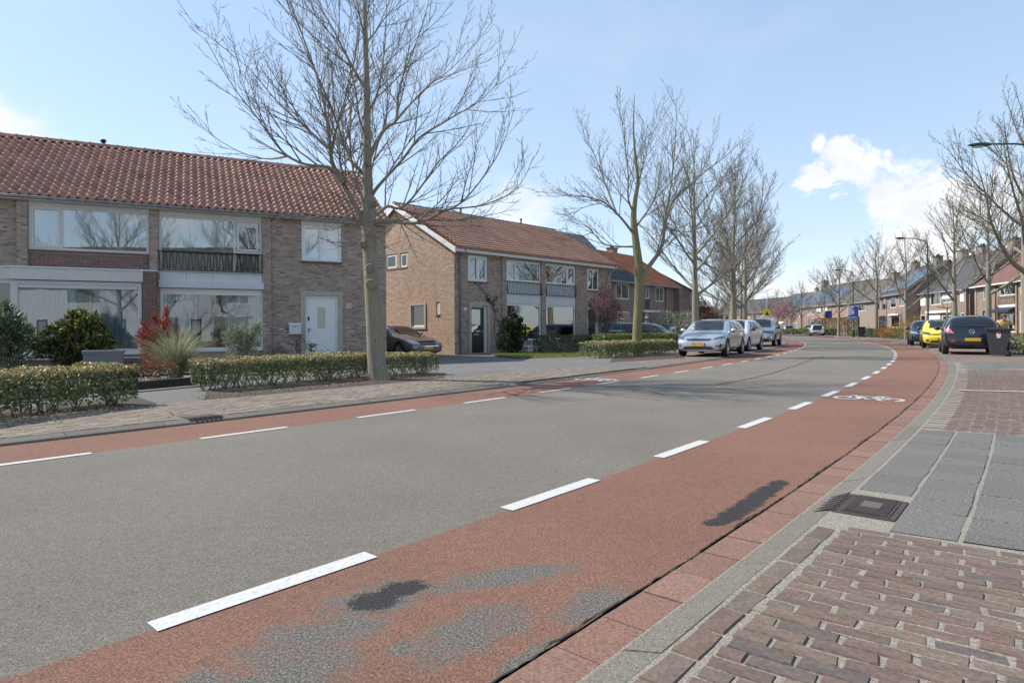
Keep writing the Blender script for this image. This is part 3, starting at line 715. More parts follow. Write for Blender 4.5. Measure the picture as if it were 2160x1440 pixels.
def pantile(W, L, hi, th, n=8, roll=0.55):       # wide roll beside a shallow pan; the lower lip stands proud of the tile beneath
    top = []
    for i in range(n + 1):
        x = -W / 2 + (W + .012) * i / n; f = i / n
        h = hi * math.sin(math.pi * min(1, f / roll)) ** 0.8 if f < roll else -hi * 0.28 * math.sin(math.pi * (f - roll) / (1 - roll))
        top.append((x, h))
    mb = MB(); m = n + 1
    vs = [(x, 0, h + th) for x, h in top] + [(x, L, h + .002) for x, h in top] + [(x, 0, h - .004) for x, h in top]
    fs = [(i, i + 1, m + i + 1, m + i) for i in range(n)] + [(2 * m + i, 2 * m + i + 1, i + 1, i) for i in range(n)]
    mb.add(vs, fs, 0, False); mb.sm = [True] * n + [False] * n
    return mb
def tileroof(root, s0, s1, y0, z0, ang, length, W, pitch, hi, th, mat, M=None, parts=0, name='roof_tile', n=8, keep=None, jit=1.0, matf=None):
    T = pantile(W, pitch * 1.12, hi, th, n); me = T.mesh(name, mat)
    ns = int(round((s1 - s0) / W)); W2 = (s1 - s0) / ns; nr = int(length / pitch); F0 = Matrix.Translation((0, y0, z0)) @ Matrix.Rotation(ang, 4, 'X')
    lst = []
    for r in range(nr):
        for k in range(ns):
            s = s0 + (k + .5) * W2; t = r * pitch - .03
            if keep and not keep(s, t): continue
            lst.append((s, t))
    mw = root.matrix_basis if root.parent is None else root.matrix_basis
    MWm = Matrix.Translation(root.location) @ Matrix.Rotation(root.rotation_euler.z, 4, 'Z')
    def wd(c): return MWm @ (F0 @ Vector((c[0], c[1], 0)))
    big = set()
    if parts: big = set(sorted([c for c in lst if vis(wd(c), 20)], key=lambda c: wd(c).length)[:parts])
    mb = MB()
    for c in lst:
        Mx = F0 @ Matrix.Translation((c[0] + rnd.uniform(-.004, .004) * jit, c[1] + rnd.uniform(-.007, .007) * jit, rnd.uniform(0, .006) * jit)) @ Matrix.Rotation(rnd.uniform(-.012, .012) * jit, 4, 'Z') @ Matrix.Rotation(rnd.uniform(-.01, .01) * jit, 4, 'Y')
        if c in big: link(name, me, root, None, Mx)
        else: mb.add([Mx @ Vector(p) for p in T.v], T.f); mb.sm[-len(T.f):] = T.sm
    if mb.v: mb.build(name + 's', mat, root, 'stuff')
def ridgetiles(root, s0, s1, y, z, r, L, mat, parts=True):
    k = int((s1 - s0) / L)
    for i in range(k):
        mb = MB(); prof = []
        a0 = s0 + i * (s1 - s0) / k; a1 = a0 + (s1 - s0) / k + .03
        rows = []
        for a, rr in ((a0, r * 1.16), (a0 + .05, r * 1.16), (a0 + .055, r), (a1, r)):
            rows.append([(a, y - rr * math.cos(w), z + rr * .85 * math.sin(w)) for w in np.linspace(-.35, math.pi + .35, 8)])
        vs = [p for q in rows for p in q]; fs = [(j * 8 + i2, j * 8 + i2 + 1, j * 8 + i2 + 9, j * 8 + i2 + 8) for j in range(3) for i2 in range(7)]
        fs.append(tuple(range(8))); mb.add(vs, fs, 0, True); mb.build('ridge_tile', mat, root)
def gutter_(root, s0, s1, y, z, r=0.065, mat=None):
    mb = MB(); n = 9
    for rr, flip in ((r, 1), (r * .86, 0)):
        a = [(s0, y - rr * math.cos(w), z - rr * math.sin(w)) for w in np.linspace(0, math.pi, n)]; b = [(s1, p[1], p[2]) for p in a]
        mb.add(a + b, [(i, i + 1, i + n + 1, i + n) for i in range(n - 1)], 0, True)
    for s in (s0, s1): mb.poly([(s, y - r * math.cos(w), z - r * math.sin(w)) for w in np.linspace(0, math.pi, n)])
    mb.tube([(s0, y - r, z), (s1, y - r, z)], .010, 6)
    for s in np.arange(s0 + .3, s1, .7): mb.box(s - .014, s + .014, y - r * 1.05, y + r * .5, z - r * 1.12, z + .006)
    return mb.build('gutter', mat or M_zinc, root)
def pipe(root, pts, r=0.04, mat=None):
    mb = MB(); mb.tube(pts, r, 8)
    for z in (0.9, 2.4, 3.9): mb.tube([(pts[-1][0], pts[-1][1], z - .02), (pts[-1][0], pts[-1][1], z + .02)], r * 1.3, 8)
    return mb.build('drainpipe', mat or M_zinc, root)
def railing(root, x0, x1, z0, z1, y, n, wob=0.5, mat=None):
    mb = MB(); mb.box(x0, x1, y - .02, y + .02, z1 - .035, z1); mb.box(x0, x1, y - .018, y + .018, z0, z0 + .03)
    mb.box(x0, x0 + .03, y - .015, y + .015, z0 + .03, z1 - .035); mb.box(x1 - .03, x1, y - .015, y + .015, z0 + .03, z1 - .035)
    q = random.Random(int(x0 * 10)); st = (x1 - x0) / n
    for i in range(n):
        a = x0 + (i + .5) * st; d = st * wob * (1 if i % 2 else -1)
        mb.tube([(a - d / 2, y, z0 + .02), (a + d / 2, y, z1 - .03)], .009, 5)
    return mb.build('railing', mat or M_black, root)
def panelrow(root, x0, x1, z0, z1, y, n, mat, d=0.06):
    for i in range(n):
        mb = MB(); mb.box(x0 + (x1 - x0) * i / n + .004, x0 + (x1 - x0) * (i + 1) / n - .004, y, y + d, z0, z1); mb.build('cladding_panel', mat, root)
tfF = lambda x, z, o: (x, o, z)

# ------------------------------------------------------------------ house 80 (left)
dn = (0.4571, -0.8894)
H1 = House('terraced_house', (-14.75 - dn[0] * .3, 18.0 - dn[1] * .3), 62.8, 'brown brick terraced house with red pantile roof and house number 80 beside its white door', 'house')
h1 = H1.root; E1 = 11.42
wA, wB, wC, wD = (0.60, 3.70, 3.60, 4.93), (3.97, 7.06, 3.07, 4.90), (4.0, 7.09, 0.50, 2.53), (8.38, 9.75, 3.60, 4.88)
dr = (8.32, 9.80, 0.02, 2.53)
bayhole = (-3.2, 3.52, 0.3, 3.0)
holes1 = [wA, wB, wC, wD, dr, bayhole, (-3.0, -0.2, 3.6, 4.9)]
mb = MB(); cells_wall(mb, tfF, -6, E1, -.2, 5.15, holes1, .12)
mb.quad((E1, 0, -.2), (E1, 8.6, -.2), (E1, 8.6, 5.2), (E1, 0, 5.2)); mb.poly([(E1, 0, 5.2), (E1, 8.6, 5.2), (E1, 4.3, 7.9)])
mb.quad((-6, 8.6, -.2), (E1, 8.6, -.2), (E1, 8.6, 5.2), (-6, 8.6, 5.2)); mb.quad((-6, 0, -.2), (-6, 8.6, -.2), (-6, 8.6, 5.2), (-6, 0, 5.2))
mb.build('wall', M_mortar, h1)
rects = [h for h in holes1]
redz = (0.60, 3.70, 3.02, 3.545)
mb = MB(); brickwork(mb, tfF, -3, E1, 0.0, 5.12, rects + [redz, (3.97, 7.06, 2.53, 3.07), (0.3, 3.55, 2.9, 3.1)])
mb.build('brickwork', M_brick, h1, 'stuff')
mb = MB(); brickwork(mb, tfF, .60, 3.70, 3.06, 3.55, [], proud=.008, q=random.Random(2)); mb.build('red_brickwork', M_brickR, h1, 'stuff')
for a, b in ((0.33, 0.585), (3.715, 3.955), (7.075, 7.34)):      # brick piers standing proud of the wall
    z0 = 3.06 if a < 3 else .0
    mb = MB(); mb.box(a, b, -.10, -.001, z0, 5.1, faces='xXyZ')
    p = mb.build('pier', M_mortar, h1)
    mb = MB(); brickwork(mb, lambda x, z, o: (x, o - .10, z), a, b, z0, 5.08, []); brickwork(mb, lambda x, z, o, b=b: (b - o, x, z), -.10, 0, z0, 5.08, [], L=.11)
    mb.build('brickwork', M_brick, p, 'stuff')
# upper left window, french balcony, living-room window, small window
window(H1, wA[0], wA[1], wA[2], wA[3], -.02, [1.40], .075, M_cream, [(M_curtb, 0.02, .98, 0, .86), (M_curt, 0, 1, 0, 1)], casement=(0,), sill=M_brickR)
fB = window(H1, wB[0], wB[1], wB[2], wB[3], -.01, [6.2], .08, M_cream, [FULL(M_curt), FULL(M_curtg)], zbars=((6.24, 6.98, 3.80),))
mb = MB(); x0, x1, z0, z1 = 6.27, 6.95, 3.84, 4.80; e = .07
mb.box(x0, x0 + e, -.03, .02, z0, z1); mb.box(x1 - e, x1, -.03, .02, z0, z1); mb.box(x0 + e, x1 - e, -.029, .02, z0, z0 + e); mb.box(x0 + e, x1 - e, -.029, .02, z1 - e * 2.2, z1); mb.build('sash', M_cream, fB)
railing(h1, 3.96, 7.07, 3.10, 3.74, -.13, 34)
panelrow(h1, 3.98, 7.07, 2.76, 3.05, -.06, 4, M_grey)
mb = MB(); mb.box(3.96, 7.11, -.16, .02, 2.545, 2.755); mb.build('shutter_box', M_grey, h1)
mb = MB(); mb.box(3.97, 7.07, -.05, .05, 4.89, 5.03); mb.build('lintel_board', M_cream, h1)
fC = window(H1, *wC, -.01, [], .085, M_white, [(M_curt, .0, .34, 0, 1)], sill=M_grey, glass=M_glassc)
curtain(5.9, 7.0, .6, 2.45, .2).build('curtain', M_curt, fC)
mb = MB(); mb.box(4.08, 7.0, -.02, .04, 2.33, 2.45)
mb.build('blind', M_white, fC)
window(H1, wD[0], wD[1], wD[2], wD[3], -.02, [9.06], .075, M_white, [FULL(M_curt), FULL(M_curt)], casement=(0,), sill=M_brickR)
mb = MB(); mb.box(8.36, 9.77, -.06, .04, 4.87, 5.02); mb.build('shutter_box', M_cream, h1)
mb = MB(); mb.box(.58, 3.72, -.05, .04, 4.92, 5.03); mb.build('shutter_box', M_cream, h1)
# door with concrete surround
mb = MB(); mb.box(8.32, 8.49, -.045, .18, -.05, 2.53); mb.box(9.63, 9.80, -.045, .18, -.05, 2.53); mb.box(8.49, 9.63, -.044, .18, 2.37, 2.528); sr = mb.build('door_surround', M_stone, h1)
mb = MB(); mb.box(8.49, 8.56, .02, .12, .0, 2.37); mb.box(9.56, 9.63, .02, .12, .0, 2.37); mb.box(8.56, 9.56, .021, .12, 2.29, 2.37); dfm = mb.build('door_frame', M_white, h1)
mb = MB(); cells_wall(mb, lambda x, z, o: (x, .05 + o, z), 8.563, 9.557, .04, 2.287, [(8.90, 9.19, 1.20, 1.95)], .03); door = mb.build('door', M_white, h1)
mb = MB(); mb.box(8.90, 9.19, .07, .075, 1.20, 1.95); mb.build('pane', M_glassc, door)
mb = MB(); mb.box(8.88, 9.21, .13, .14, 1.18, 1.97); mb.build('backing', M_dark, door)
mb = MB(); mb.box(8.59, 8.635, .03, .05, 1.05, 1.22); mb.tube([(8.61, .03, 1.17), (8.61, -.01, 1.17), (8.72, -.01, 1.165)], .011, 6); mb.build('handle', M_zinc, door)
mb = MB(); mb.bbox(8.575, 8.63, -1.62, -1.48, 0, .02, .01, M=Matrix.Translation((0, .03, 0)) @ Matrix.Rotation(R(90), 4, 'X') @ Matrix.Scale(-1, 4, (0, 1, 0))); mb.build('doorbell', M_black, dfm)
mb = MB(); mb.box(8.49, 9.63, -.30, .1, -.1, .03); mb.build('doorstep', M_stone, h1)
# number, mailbox, dabs of old white paint
fc = bpy.data.curves.new('house_number', 'FONT'); fc.body = '80'; fc.size = 0.25; fc.extrude = .006; fc.offset = .0; fc.materials.append(M_white)
o = bpy.data.objects.new('tmp', fc); col.objects.link(o); me = bpy.data.meshes.new_from_object(o.evaluated_get(bpy.context.evaluated_depsgraph_get())); bpy.data.objects.remove(o); o = link('house_number', me, h1); o.location = (9.90, -.025, 1.93); o.rotation_euler = (R(90), 0, 0)
mbx = House('mailbox', (H1.o + H1.d * 8.12 + H1.n * .02).to_2d(), 62.8, 'white metal mailbox on the brick wall left of the white door', 'mailbox').root
mb = MB(); mb.bbox(-.2, .2, -.13, -.005, 1.0, 1.31, .008); mb.build('box', M_grey, mbx)
mb = MB(); mb.prism([(-.21, -.005, 1.40), (-.21, -.005, 1.315), (-.21, -.16, 1.315), (-.21, -.16, 1.335)], (.42, 0, 0)); mb.build('flap', M_white, mbx)
mb = MB(); mb.tube([(0, -.13, 1.25), (0, -.14, 1.25)], .018, 10); mb.build('lock', M_black, mbx)
mb = MB()
for u, v, w, h in ((593, 694, .16, .03), (601, 698, .10, .025), (600, 703, .14, .02), (607, 705, .1, .03), (603, 708, .08, .02), (741, 698, .22, .02), (734, 692, .05, .03)):
    x, z = H1.hit(u, v); mb.box(x - w / 2, x + w / 2, -.0095, -.006, z - h / 2, z + h / 2)
mb.build('paint_remains', M_white, h1)
# gutter, fascia, roof
mb = MB(); mb.box(-6, E1 + .06, -.28, -.02, 5.03, 5.09); mb.box(-6, E1 + .06, -.01, .02, 5.10, 5.2); mb.build('soffit', M_cream, h1)
gutter_(h1, -6, E1 + .1, -.30, 5.13, .075)
A1 = math.atan2(7.95 - 5.15, 4.3 + .26); L1 = math.hypot(2.80, 4.56)
mb = roofmesh(-6, E1 + .04, -.26, 5.13, 4.3, 7.93); mb.build('roof', M_slate, h1)
mb = roofmesh(-6, E1 + .04, 8.86, 5.13, 4.3, 7.93); mb.build('roof', M_tileB, h1)
tileroof(h1, -2.7, E1 + .08, -.30, 5.15, A1, L1, .236, .345, .066, .055, M_pan, parts=300, n=9)
ridgetiles(h1, -2.7, E1 + .08, 4.3, 7.97, .12, .42, M_pan)
mb = MB(); mb.tube([(2.0, 4.6, 7.9), (2.0, 4.6, 8.22)], .07, 10); mb.tube([(2.0, 4.6, 8.22), (2.0, 4.6, 8.30)], .10, 10); mb.build('vent_pipe', M_black, h1)
# bay window with flat roof
bay = MB(); bz0, bz1 = -.1, 2.62
poly = [(-3.2, -.62), (3.88, -.62)]
mb = MB(); mb.box(0.30, 3.52, -.64, -.56, .32, .36); mb.prism([(.30, -.68, 2.66), (3.56, -.68, 2.66), (3.56, 0, 2.66), (-3.4, 0, 2.66), (-.45, 0, 2.66), (-.45, -.02, 2.66)], (0, 0, .34))
by = mb.build('bay_fascia', M_cream, h1)
mb = MB(); mb.prism([(.28, -.71, 3.002), (3.93, -.71, 3.002), (3.99, -.02, 3.002), (-.5, -.02, 3.002)], (0, 0, .035)); mb.build('bay_roof_trim', M_white, h1)
fr = window(h1, .34, 3.52, .50, 2.64, -.60, [], .11, M_cream, [(M_curt, 0, .46, 0, 1)], zbars=(), dp=.07, glass=M_glassc, back=False, name='bay_window')
curtain(2.25, 3.4, .55, 2.55, -.42).build('curtain', M_curt, fr)
mb = MB(); mb.box(.46, 3.40, -.61, -.55, 2.42, 2.52); mb.build('blind', M_cream, fr)
mb = MB(); mb.box(.2, 3.6, -.45, 2.2, .3, 2.65, faces='YxXzZ'); mb.build('room', M_room, fr)
mb = MB(); mb.box(.30, 3.56, -.66, -.54, .43, .50); mb.build('sill', M_white, fr)
# slanting left side of the bay
mb = MB(); ang = math.atan2(.6, .8); Ms = Matrix.Translation((.34, -.60, 0)) @ Matrix.Rotation(math.pi - R(35), 4, 'Z')
mb.box(0, .09, -.07, 0, .5, 2.66, M=Ms); mb.box(.9, .99, -.07, 0, .5, 2.66, M=Ms); mb.box(.09, .9, -.069, 0, .5, .6, M=Ms); mb.box(.09, .9, -.069, 0, 2.55, 2.66, M=Ms)
ws = mb.build('bay_window', M_cream, h1); mb = MB(); mb.box(.08, .91, -.04, -.03, .59, 2.56, M=Ms); mb.build('pane', M_glassc, ws)
mb = MB(); mb.box(.05, 1.0, -.2, -.19, .5, 2.6, M=Ms); mb.build('curtain', M_curtg, ws)
mb = MB(); mb.prism([(.32, -.60, -.2), (3.54, -.60, -.2), (3.54, 0, -.2), (-.5, 0, -.2)], (0, 0, .63)); p = mb.build('bay_plinth', M_mortD, h1)
mb = MB(); brickwork(mb, lambda x, z, o: (x, o - .60, z), .33, 3.52, -.1, .42, []); mb.build('red_brickwork', M_brickR, p, 'stuff')
mb = MB(); mb.box(3.545, 3.90, -.64, 0, -.2, 2.998, faces='xXyZ'); p = mb.build('bay_pier', M_mortD, h1)
mb = MB(); brickwork(mb, lambda x, z, o: (x, o - .64, z), 3.56, 3.90, -.1, 2.99, [], q=random.Random(5)); brickwork(mb, lambda x, z, o: (3.90 - o, x, z), -.64, 0, -.1, 2.99, [], q=random.Random(6)); mb.build('red_brickwork', M_brickR, p, 'stuff')

# ------------------------------------------------------------------ second house (gable towards us)
C2 = (-2.66, 28.95)
H2 = House('semi_detached_house', C2, 44.3, 'tan brick house with white gable edge, brown tile roof and black balcony railings', 'house', z=0)
h2 = H2.root; E2 = 12.45; D2 = 9.0; RZ = 7.50
def mir(h): return (12.4 - h[1], 12.4 - h[0], h[2], h[3])
w2D, w2L, w2G, d2 = (.85, 2.05, 3.43, 4.66), (3.37, 5.97, 3.58, 4.62), (3.37, 5.97, .55, 2.42), (.86, 2.22, .0, 2.43)
w2R, w2H, w2E, d3 = (6.36, 8.92, 3.58, 4.64), (6.36, 8.90, .55, 2.40), (10.08, 11.13, 3.37, 4.60), (10.08, 11.02, 0, 2.34)
mids = [(3.37, 5.97, 2.42, 3.58), (6.36, 8.92, 2.40, 3.58)]
holes2 = [w2D, w2L, w2G, d2, w2R, w2H, w2E, d3]
gw = [(4.50, 5.46, 4.33, 5.07), (3.64, 4.28, 4.31, 5.05), (2.13, 3.43, 1.18, 2.44), (1.09, 1.35, 1.84, 2.45)]
tfG = lambda y, z, o: (o, y, z)
slope2 = lambda y: 5.0 + (RZ - 5.0) * (1 - abs(y - 4.5) / 4.5)
mb = MB(); cells_wall(mb, tfF, 0, E2, -.3, 4.95, holes2 + mids, .12)
cells_wall(mb, tfG, 0, D2, -.3, 5.0, gw, .10)
def gablewall(mb):
    for a, b in ((0, 3.64), (3.64, 4.28), (4.28, 4.5), (4.5, 5.46), (5.46, 9.0)):
        lo = 5.05 if a == 3.64 else 5.07 if a == 4.5 else 5.0
        mb.poly([(0, a, lo), (0, b, lo), (0, b, slope2(b)), (0, a, slope2(a))])
gablewall(mb)
mb.quad((E2, 0, -.3), (E2, D2, -.3), (E2, D2, 5.0), (E2, 0, 5.0)); mb.poly([(E2, 0, 5), (E2, D2, 5), (E2, 4.5, RZ)]); mb.quad((0, D2, -.3), (E2, D2, -.3), (E2, D2, 5), (0, D2, 5))
mb.build('wall', M_mortar, h2)
mb = MB(); brickwork(mb, tfF, 0.0, E2, -.15, 4.72, holes2 + mids, q=random.Random(3)); mb.build('brickwork', M_brick, h2, 'stuff')
mb = MB(); brickwork(mb, tfG, 0.0, D2, -.15, RZ - .1, gw, keep=lambda y, z: z < slope2(y) - .05, q=random.Random(4)); mb.build('gable_brickwork', M_brickT, h2, 'stuff')
for a, b in ((3.06, 3.35), (5.985, 6.345), (8.935, 9.30)):
    mb = MB(); mb.box(a, b, -.09, -.001, -.2, 4.72, faces='xXyZ'); p = mb.build('pier', M_mortar, h2)
    mb = MB(); brickwork(mb, lambda x, z, o: (x, o - .09, z), a, b, -.1, 4.7, []); mb.build('brickwork', M_brick, p, 'stuff')
window(H2, *w2D, -.01, [1.45], .075, M_white, [FULL(M_curtg), None], casement=(0, 1), sill=M_brickR)
window(H2, *w2L, -.01, [4.05], .08, M_white, [None, (M_curt, .0, .4, 0, 1)])
window(H2, *w2R, -.01, [8.2], .08, M_white, [FULL(M_curt), FULL(M_curt)], casement=(1,))
window(H2, *w2G, -.01, [], .085, M_white, None, glass=M_glass)
f_ = window(H2, *w2H, -.01, [], .085, M_white, [(M_curt, 0, .3, 0, 1)]); curtain(7.6, 8.8, .6, 2.35, .2).build('curtain', M_curt, f_)
window(H2, *w2E, -.01, [10.6], .075, M_white, [FULL(M_curt), FULL(M_curt)], sill=M_brickR)
railing(h2, 3.37, 6.0, 2.92, 3.56, -.11, 26, .45); railing(h2, 6.34, 8.93, 2.92, 3.56, -.11, 26, .45)
panelrow(h2, 3.375, 5.975, 2.43, 2.90, -.03, 3, M_grey); panelrow(h2, 6.355, 8.925, 2.41, 2.90, -.03, 1, M_grey)
mb = MB(); mb.box(3.375, 5.975, -.025, .04, 2.905, 3.575); mb.box(6.355, 8.925, -.025, .04, 2.905, 3.575); mb.build('parapet', M_grey, h2)
# dark front door in its surround
mb = MB(); mb.box(.86, 1.02, -.05, .22, -.1, 2.43); mb.box(2.06, 2.22, -.05, .22, -.1, 2.43); mb.box(1.02, 2.06, -.049, .22, 2.27, 2.428); mb.build('door_surround', M_stone, h2)
mb = MB(); mb.box(1.02, 1.09, .10, .18, 0, 2.27); mb.box(1.95, 2.06, .04, .18, 0, 2.27); mb.box(1.09, 1.95, .101, .18, 2.19, 2.27); mb.build('door_frame', M_white, h2)
mb = MB(); cells_wall(mb, lambda x, z, o: (x, .13 + o, z), 1.09, 1.95, 0, 2.19, [(1.16, 1.78, 1.02, 2.10)], .03); dd = mb.build('door', M_black, h2)
mb = MB(); mb.box(1.16, 1.78, .15, .155, 1.02, 2.10); mb.build('pane', M_glass, dd); mb = MB(); mb.box(1.12, 1.82, .19, .2, 1.0, 2.14); mb.build('backing', M_blind, dd)
mb = MB(); mb.box(1.3, 1.62, .115, .13, .86, .93); mb.build('letter_slot', M_zinc, dd); mb = MB(); mb.lathe([(0, .05), (.03, .04), (.03, .02), (.012, .015), (.012, 0)], 10, Matrix.Translation((1.88, .13, 1.05)) @ Matrix.Rotation(R(90), 4, 'X')); mb.build('handle', M_white, dd)
mb = MB(); mb.box(.57, .73, -.02, -.008, 2.05, 2.15); mb.build('house_number', M_white, h2)
mb = MB(); mb.box(10.08, 10.16, .02, .12, 0, 2.34); mb.box(10.92, 11.02, -.04, .12, 0, 2.34); mb.box(10.16, 10.92, .021, .12, 2.26, 2.34); mb.build('door_frame', M_white, h2)
mb = MB(); mb.box(10.16, 10.92, .08, .12, 0, 2.26); dd = mb.build('door', M_black, h2); mb = MB(); mb.box(10.24, 10.84, .07, .078, 1.0, 2.16); mb.build('pane', M_glass, dd)
# gable windows
par = h2
def gwin(a, b, c, d, mat, kind):
    fw = .08; x = .03; mb = MB()
    mb.box(x, x + .05, a, a + fw, c, d); mb.box(x, x + .05, b - fw, b, c, d); mb.box(x + .001, x + .05, a + fw, b - fw, c, c + fw); mb.box(x + .001, x + .05, a + fw, b - fw, d - fw, d)
    f = mb.build('window', mat, par); mb = MB(); mb.box(x + .025, x + .03, a + fw, b - fw, c + fw, d - fw); mb.build('pane', M_glassc, f)
    mb = MB(); mb.box(x + .10, x + .11, a, b, c, d); mb.build('blind', kind, f)
    return f
gwin(4.62, 5.44, 4.35, 5.03, M_white, M_white); gwin(3.66, 4.20, 4.33, 5.01, M_white, M_curtg); gwin(2.25, 3.32, 1.28, 2.35, M_white, M_blind); gwin(1.12, 1.32, 1.87, 2.42, M_white, M_dark)
mb = MB(); mb.box(.02, .09, 4.20, 4.62, 4.33, 5.04); mb.build('infill_panel', M_stone, h2)
mb = MB(); mb.box(-.05, .08, 2.13, 2.25, 1.18, 2.44); mb.box(-.05, .08, 3.32, 3.43, 1.18, 2.44); mb.box(-.049, .08, 2.25, 3.32, 2.35, 2.44); mb.box(-.06, .08, 2.13, 3.43, 1.17, 1.28); mb.build('window_surround', M_stone, h2)
mb = MB(); mb.box(-.03, .05, 3.6, 5.5, 4.25, 4.32); mb.box(-.04, .05, 1.06, 1.38, 1.78, 1.84); mb.build('sill', M_brickR, h2)
mb = MB(); mb.box(-.01, .01, 4.95, 5.15, 6.65, 6.80); mb.build('vent', M_black, h2)
# verge boards, eaves, roof
mb = MB()
for sgn in (1, -1):
    y0, y1 = (-.32, 4.5) if sgn > 0 else (9.32, 4.5); z0 = slope2(0) - .18 * 0 + (-.18)
    za = 5.0 - .32 * (RZ - 5) / 4.5
    mb.prism([(-.22, y0, za - .17), (-.22, y1, RZ - .17), (-.22, y1, RZ + .10), (-.22, y0, za + .10)], (.035, 0, 0))
mb.build('verge_board', M_white, h2)
mb = MB(); mb.box(-.18, E2 + .15, -.32, -.02, 4.73, 4.78); mb.box(-.18, E2 + .15, -.335, -.305, 4.73, 5.0)
mb.build('eaves_board', M_grey, h2)
gutter_(h2, -.1, E2 + .2, -.37, 5.0, .06, M_black)
A2 = math.atan2(RZ - 5.0, 4.5); L2 = math.hypot(RZ - 5.0, 4.5) + .36
mb = roofmesh(-.2, E2 + .15, -.36, 4.9, 4.5, RZ + .1 - .02); mb.build('roof', M_tileB, h2)
mb = roofmesh(-.2, E2 + .15, 9.36, 4.9, 4.5, RZ + .1 - .02); mb.build('roof', M_tileB, h2)
tileroof(h2, -.02, E2 + .15, -.40, 4.93, A2, L2, .215, .33, .052, .075, M_tileB, n=6, jit=.6)
tileroof(h2, -.24, -.02, -.40, 4.945, A2, L2, .22, .31, .03, .05, M_tileO, n=4, name='verge_tile', parts=40)
ridgetiles(h2, -.2, E2 + .15, 4.5, RZ + .13, .10, .40, M_greyt)
for s in (4.6, 9.6): mb = MB(); mb.tube([(s, 4.8, RZ), (s, 4.8, RZ + .5)], .06, 8); mb.tube([(s, 4.8, RZ + .5), (s, 4.8, RZ + .56)], .085, 8); mb.build('vent_pipe', M_black, h2)
pipe(h2, [(.42, -.34, 4.98), (.42, -.34, 4.75), (.3, -.07, 4.50), (.3, -.07, 0)])
pipe(h2, [(E2, -.34, 4.98), (E2, -.34, 4.75), (E2 - .45, -.07, 4.3), (E2 - .45, -.07, 0)])
# ------------------------------------------------------------------ the other houses of the street
def solar(root, x0, x1, y0, z0, y1, z1, nx, ny):
    L = math.hypot(y1 - y0, z1 - z0); ang = math.atan2(z1 - z0, y1 - y0); F0 = Matrix.Translation((0, y0, z0)) @ Matrix.Rotation(ang, 4, 'X')
    for i in range(nx):
        for k in range(ny):
            mb = MB(); w = (x1 - x0) / nx; h = L / ny; mb.box(x0 + i * w + .012, x0 + (i + 1) * w - .012, k * h + .012, (k + 1) * h - .012, .10, .13, M=F0); mb.build('solar_panel', M_solar, root)
def chimney(root, x, y, z, w=.9, d=.6, h=1.0, mat=None):
    mb = MB(); mb.box(x - w / 2, x + w / 2, y - d / 2, y + d / 2, z - .8, z + h); c = mb.build('chimney', mat or M_wallD, root)
    mb = MB(); mb.box(x - w / 2 - .06, x + w / 2 + .06, y - d / 2 - .06, y + d / 2 + .06, z + h, z + h + .1); mb.tube([(x - w * .2, y, z + h + .1), (x - w * .2, y, z + h + .35)], .1, 8); mb.tube([(x + w * .2, y, z + h + .1), (x + w * .2, y, z + h + .35)], .1, 8); mb.build('chimney_cap', M_black, c)
def block(H, W, depth, eave, ridge, wall, roofm, wins, holes_extra=(), roof=True, x0=0.0, over=.3, base=-.3):
    rt = H.root; hs = [w['r'] for w in wins] + list(holes_extra)
    mb = MB(); cells_wall(mb, tfF, x0, W, base, eave, hs, .12); mb.quad((x0, 0, base), (x0, depth, base), (x0, depth, eave), (x0, 0, eave)); mb.quad((W, 0, base), (W, depth, base), (W, depth, eave), (W, 0, eave)); mb.quad((x0, depth, base), (W, depth, base), (W, depth, eave), (x0, depth, eave))
    h = depth / 2
    for x in (x0, W): mb.poly([(x, 0, eave), (x, depth, eave), (x, h, ridge)])
    mb.build('wall', wall, rt)
    if roof:
        zo = eave - over * (ridge - eave) / h
        roofmesh(x0 - .15, W + .15, -over, zo + .04, h, ridge + .04).build('roof', roofm, rt); roofmesh(x0 - .15, W + .15, depth + over, zo + .04, h, ridge + .04).build('roof', roofm, rt)
        mb = MB(); mb.tube([(x0 - .15, h, ridge + .06), (W + .15, h, ridge + .06)], .12, 8); mb.build('ridge', roofm, rt)
        mb = MB(); mb.box(x0 - .12, W + .12, -over - .11, -over + .02, zo - .06, zo + .05); mb.build('gutter', H.gm if hasattr(H, 'gm') else M_zinc, rt)
    for w in wins:
        k = w.get('k', 'win'); r = w['r']
        if k == 'win': window(H, *r, .0, w.get('bars', []), w.get('fw', .08), w.get('mat', M_white), w.get('curt'), sill=w.get('sill'))
        elif k == 'shut':
            mb = MB(); mb.box(r[0], r[1], -.06, .05, r[2] + (r[3] - r[2]) * w.get('f', 0), r[3]); mb.build('shutter', M_white, rt)
            if w.get('f'): window(H, *r, .06, [], .07, M_white, None)
            else: mb = MB(); mb.box(r[0], r[1], .08, .1, r[2], r[3]); mb.build('window', M_dark, rt)
        elif k == 'door':
            mb = MB(); f = .08; mb.box(r[0], r[0] + f, .0, .1, r[2], r[3]); mb.box(r[1] - f, r[1], .0, .1, r[2], r[3]); mb.box(r[0] + f, r[1] - f, .001, .1, r[3] - f, r[3]); mb.build('door_frame', w.get('fm', M_white), rt)
            mb = MB(); mb.box(r[0] + f, r[1] - f, .05, .09, r[2], r[3] - f); d = mb.build('door', w.get('mat', M_navy), rt); mb = MB(); a, b = r[0] + f + .12, r[1] - f - .12; mb.box(a, b, .04, .048, r[2] + 1.0, r[3] - f - .15); mb.build('pane', M_glass, d)
def WN(H, u0, v0, u1, v1, k='win', **kw): d = dict(r=H.rect(u0, v0, u1, v1), k=k); d.update(kw); return d
GR = 'houses along the street'
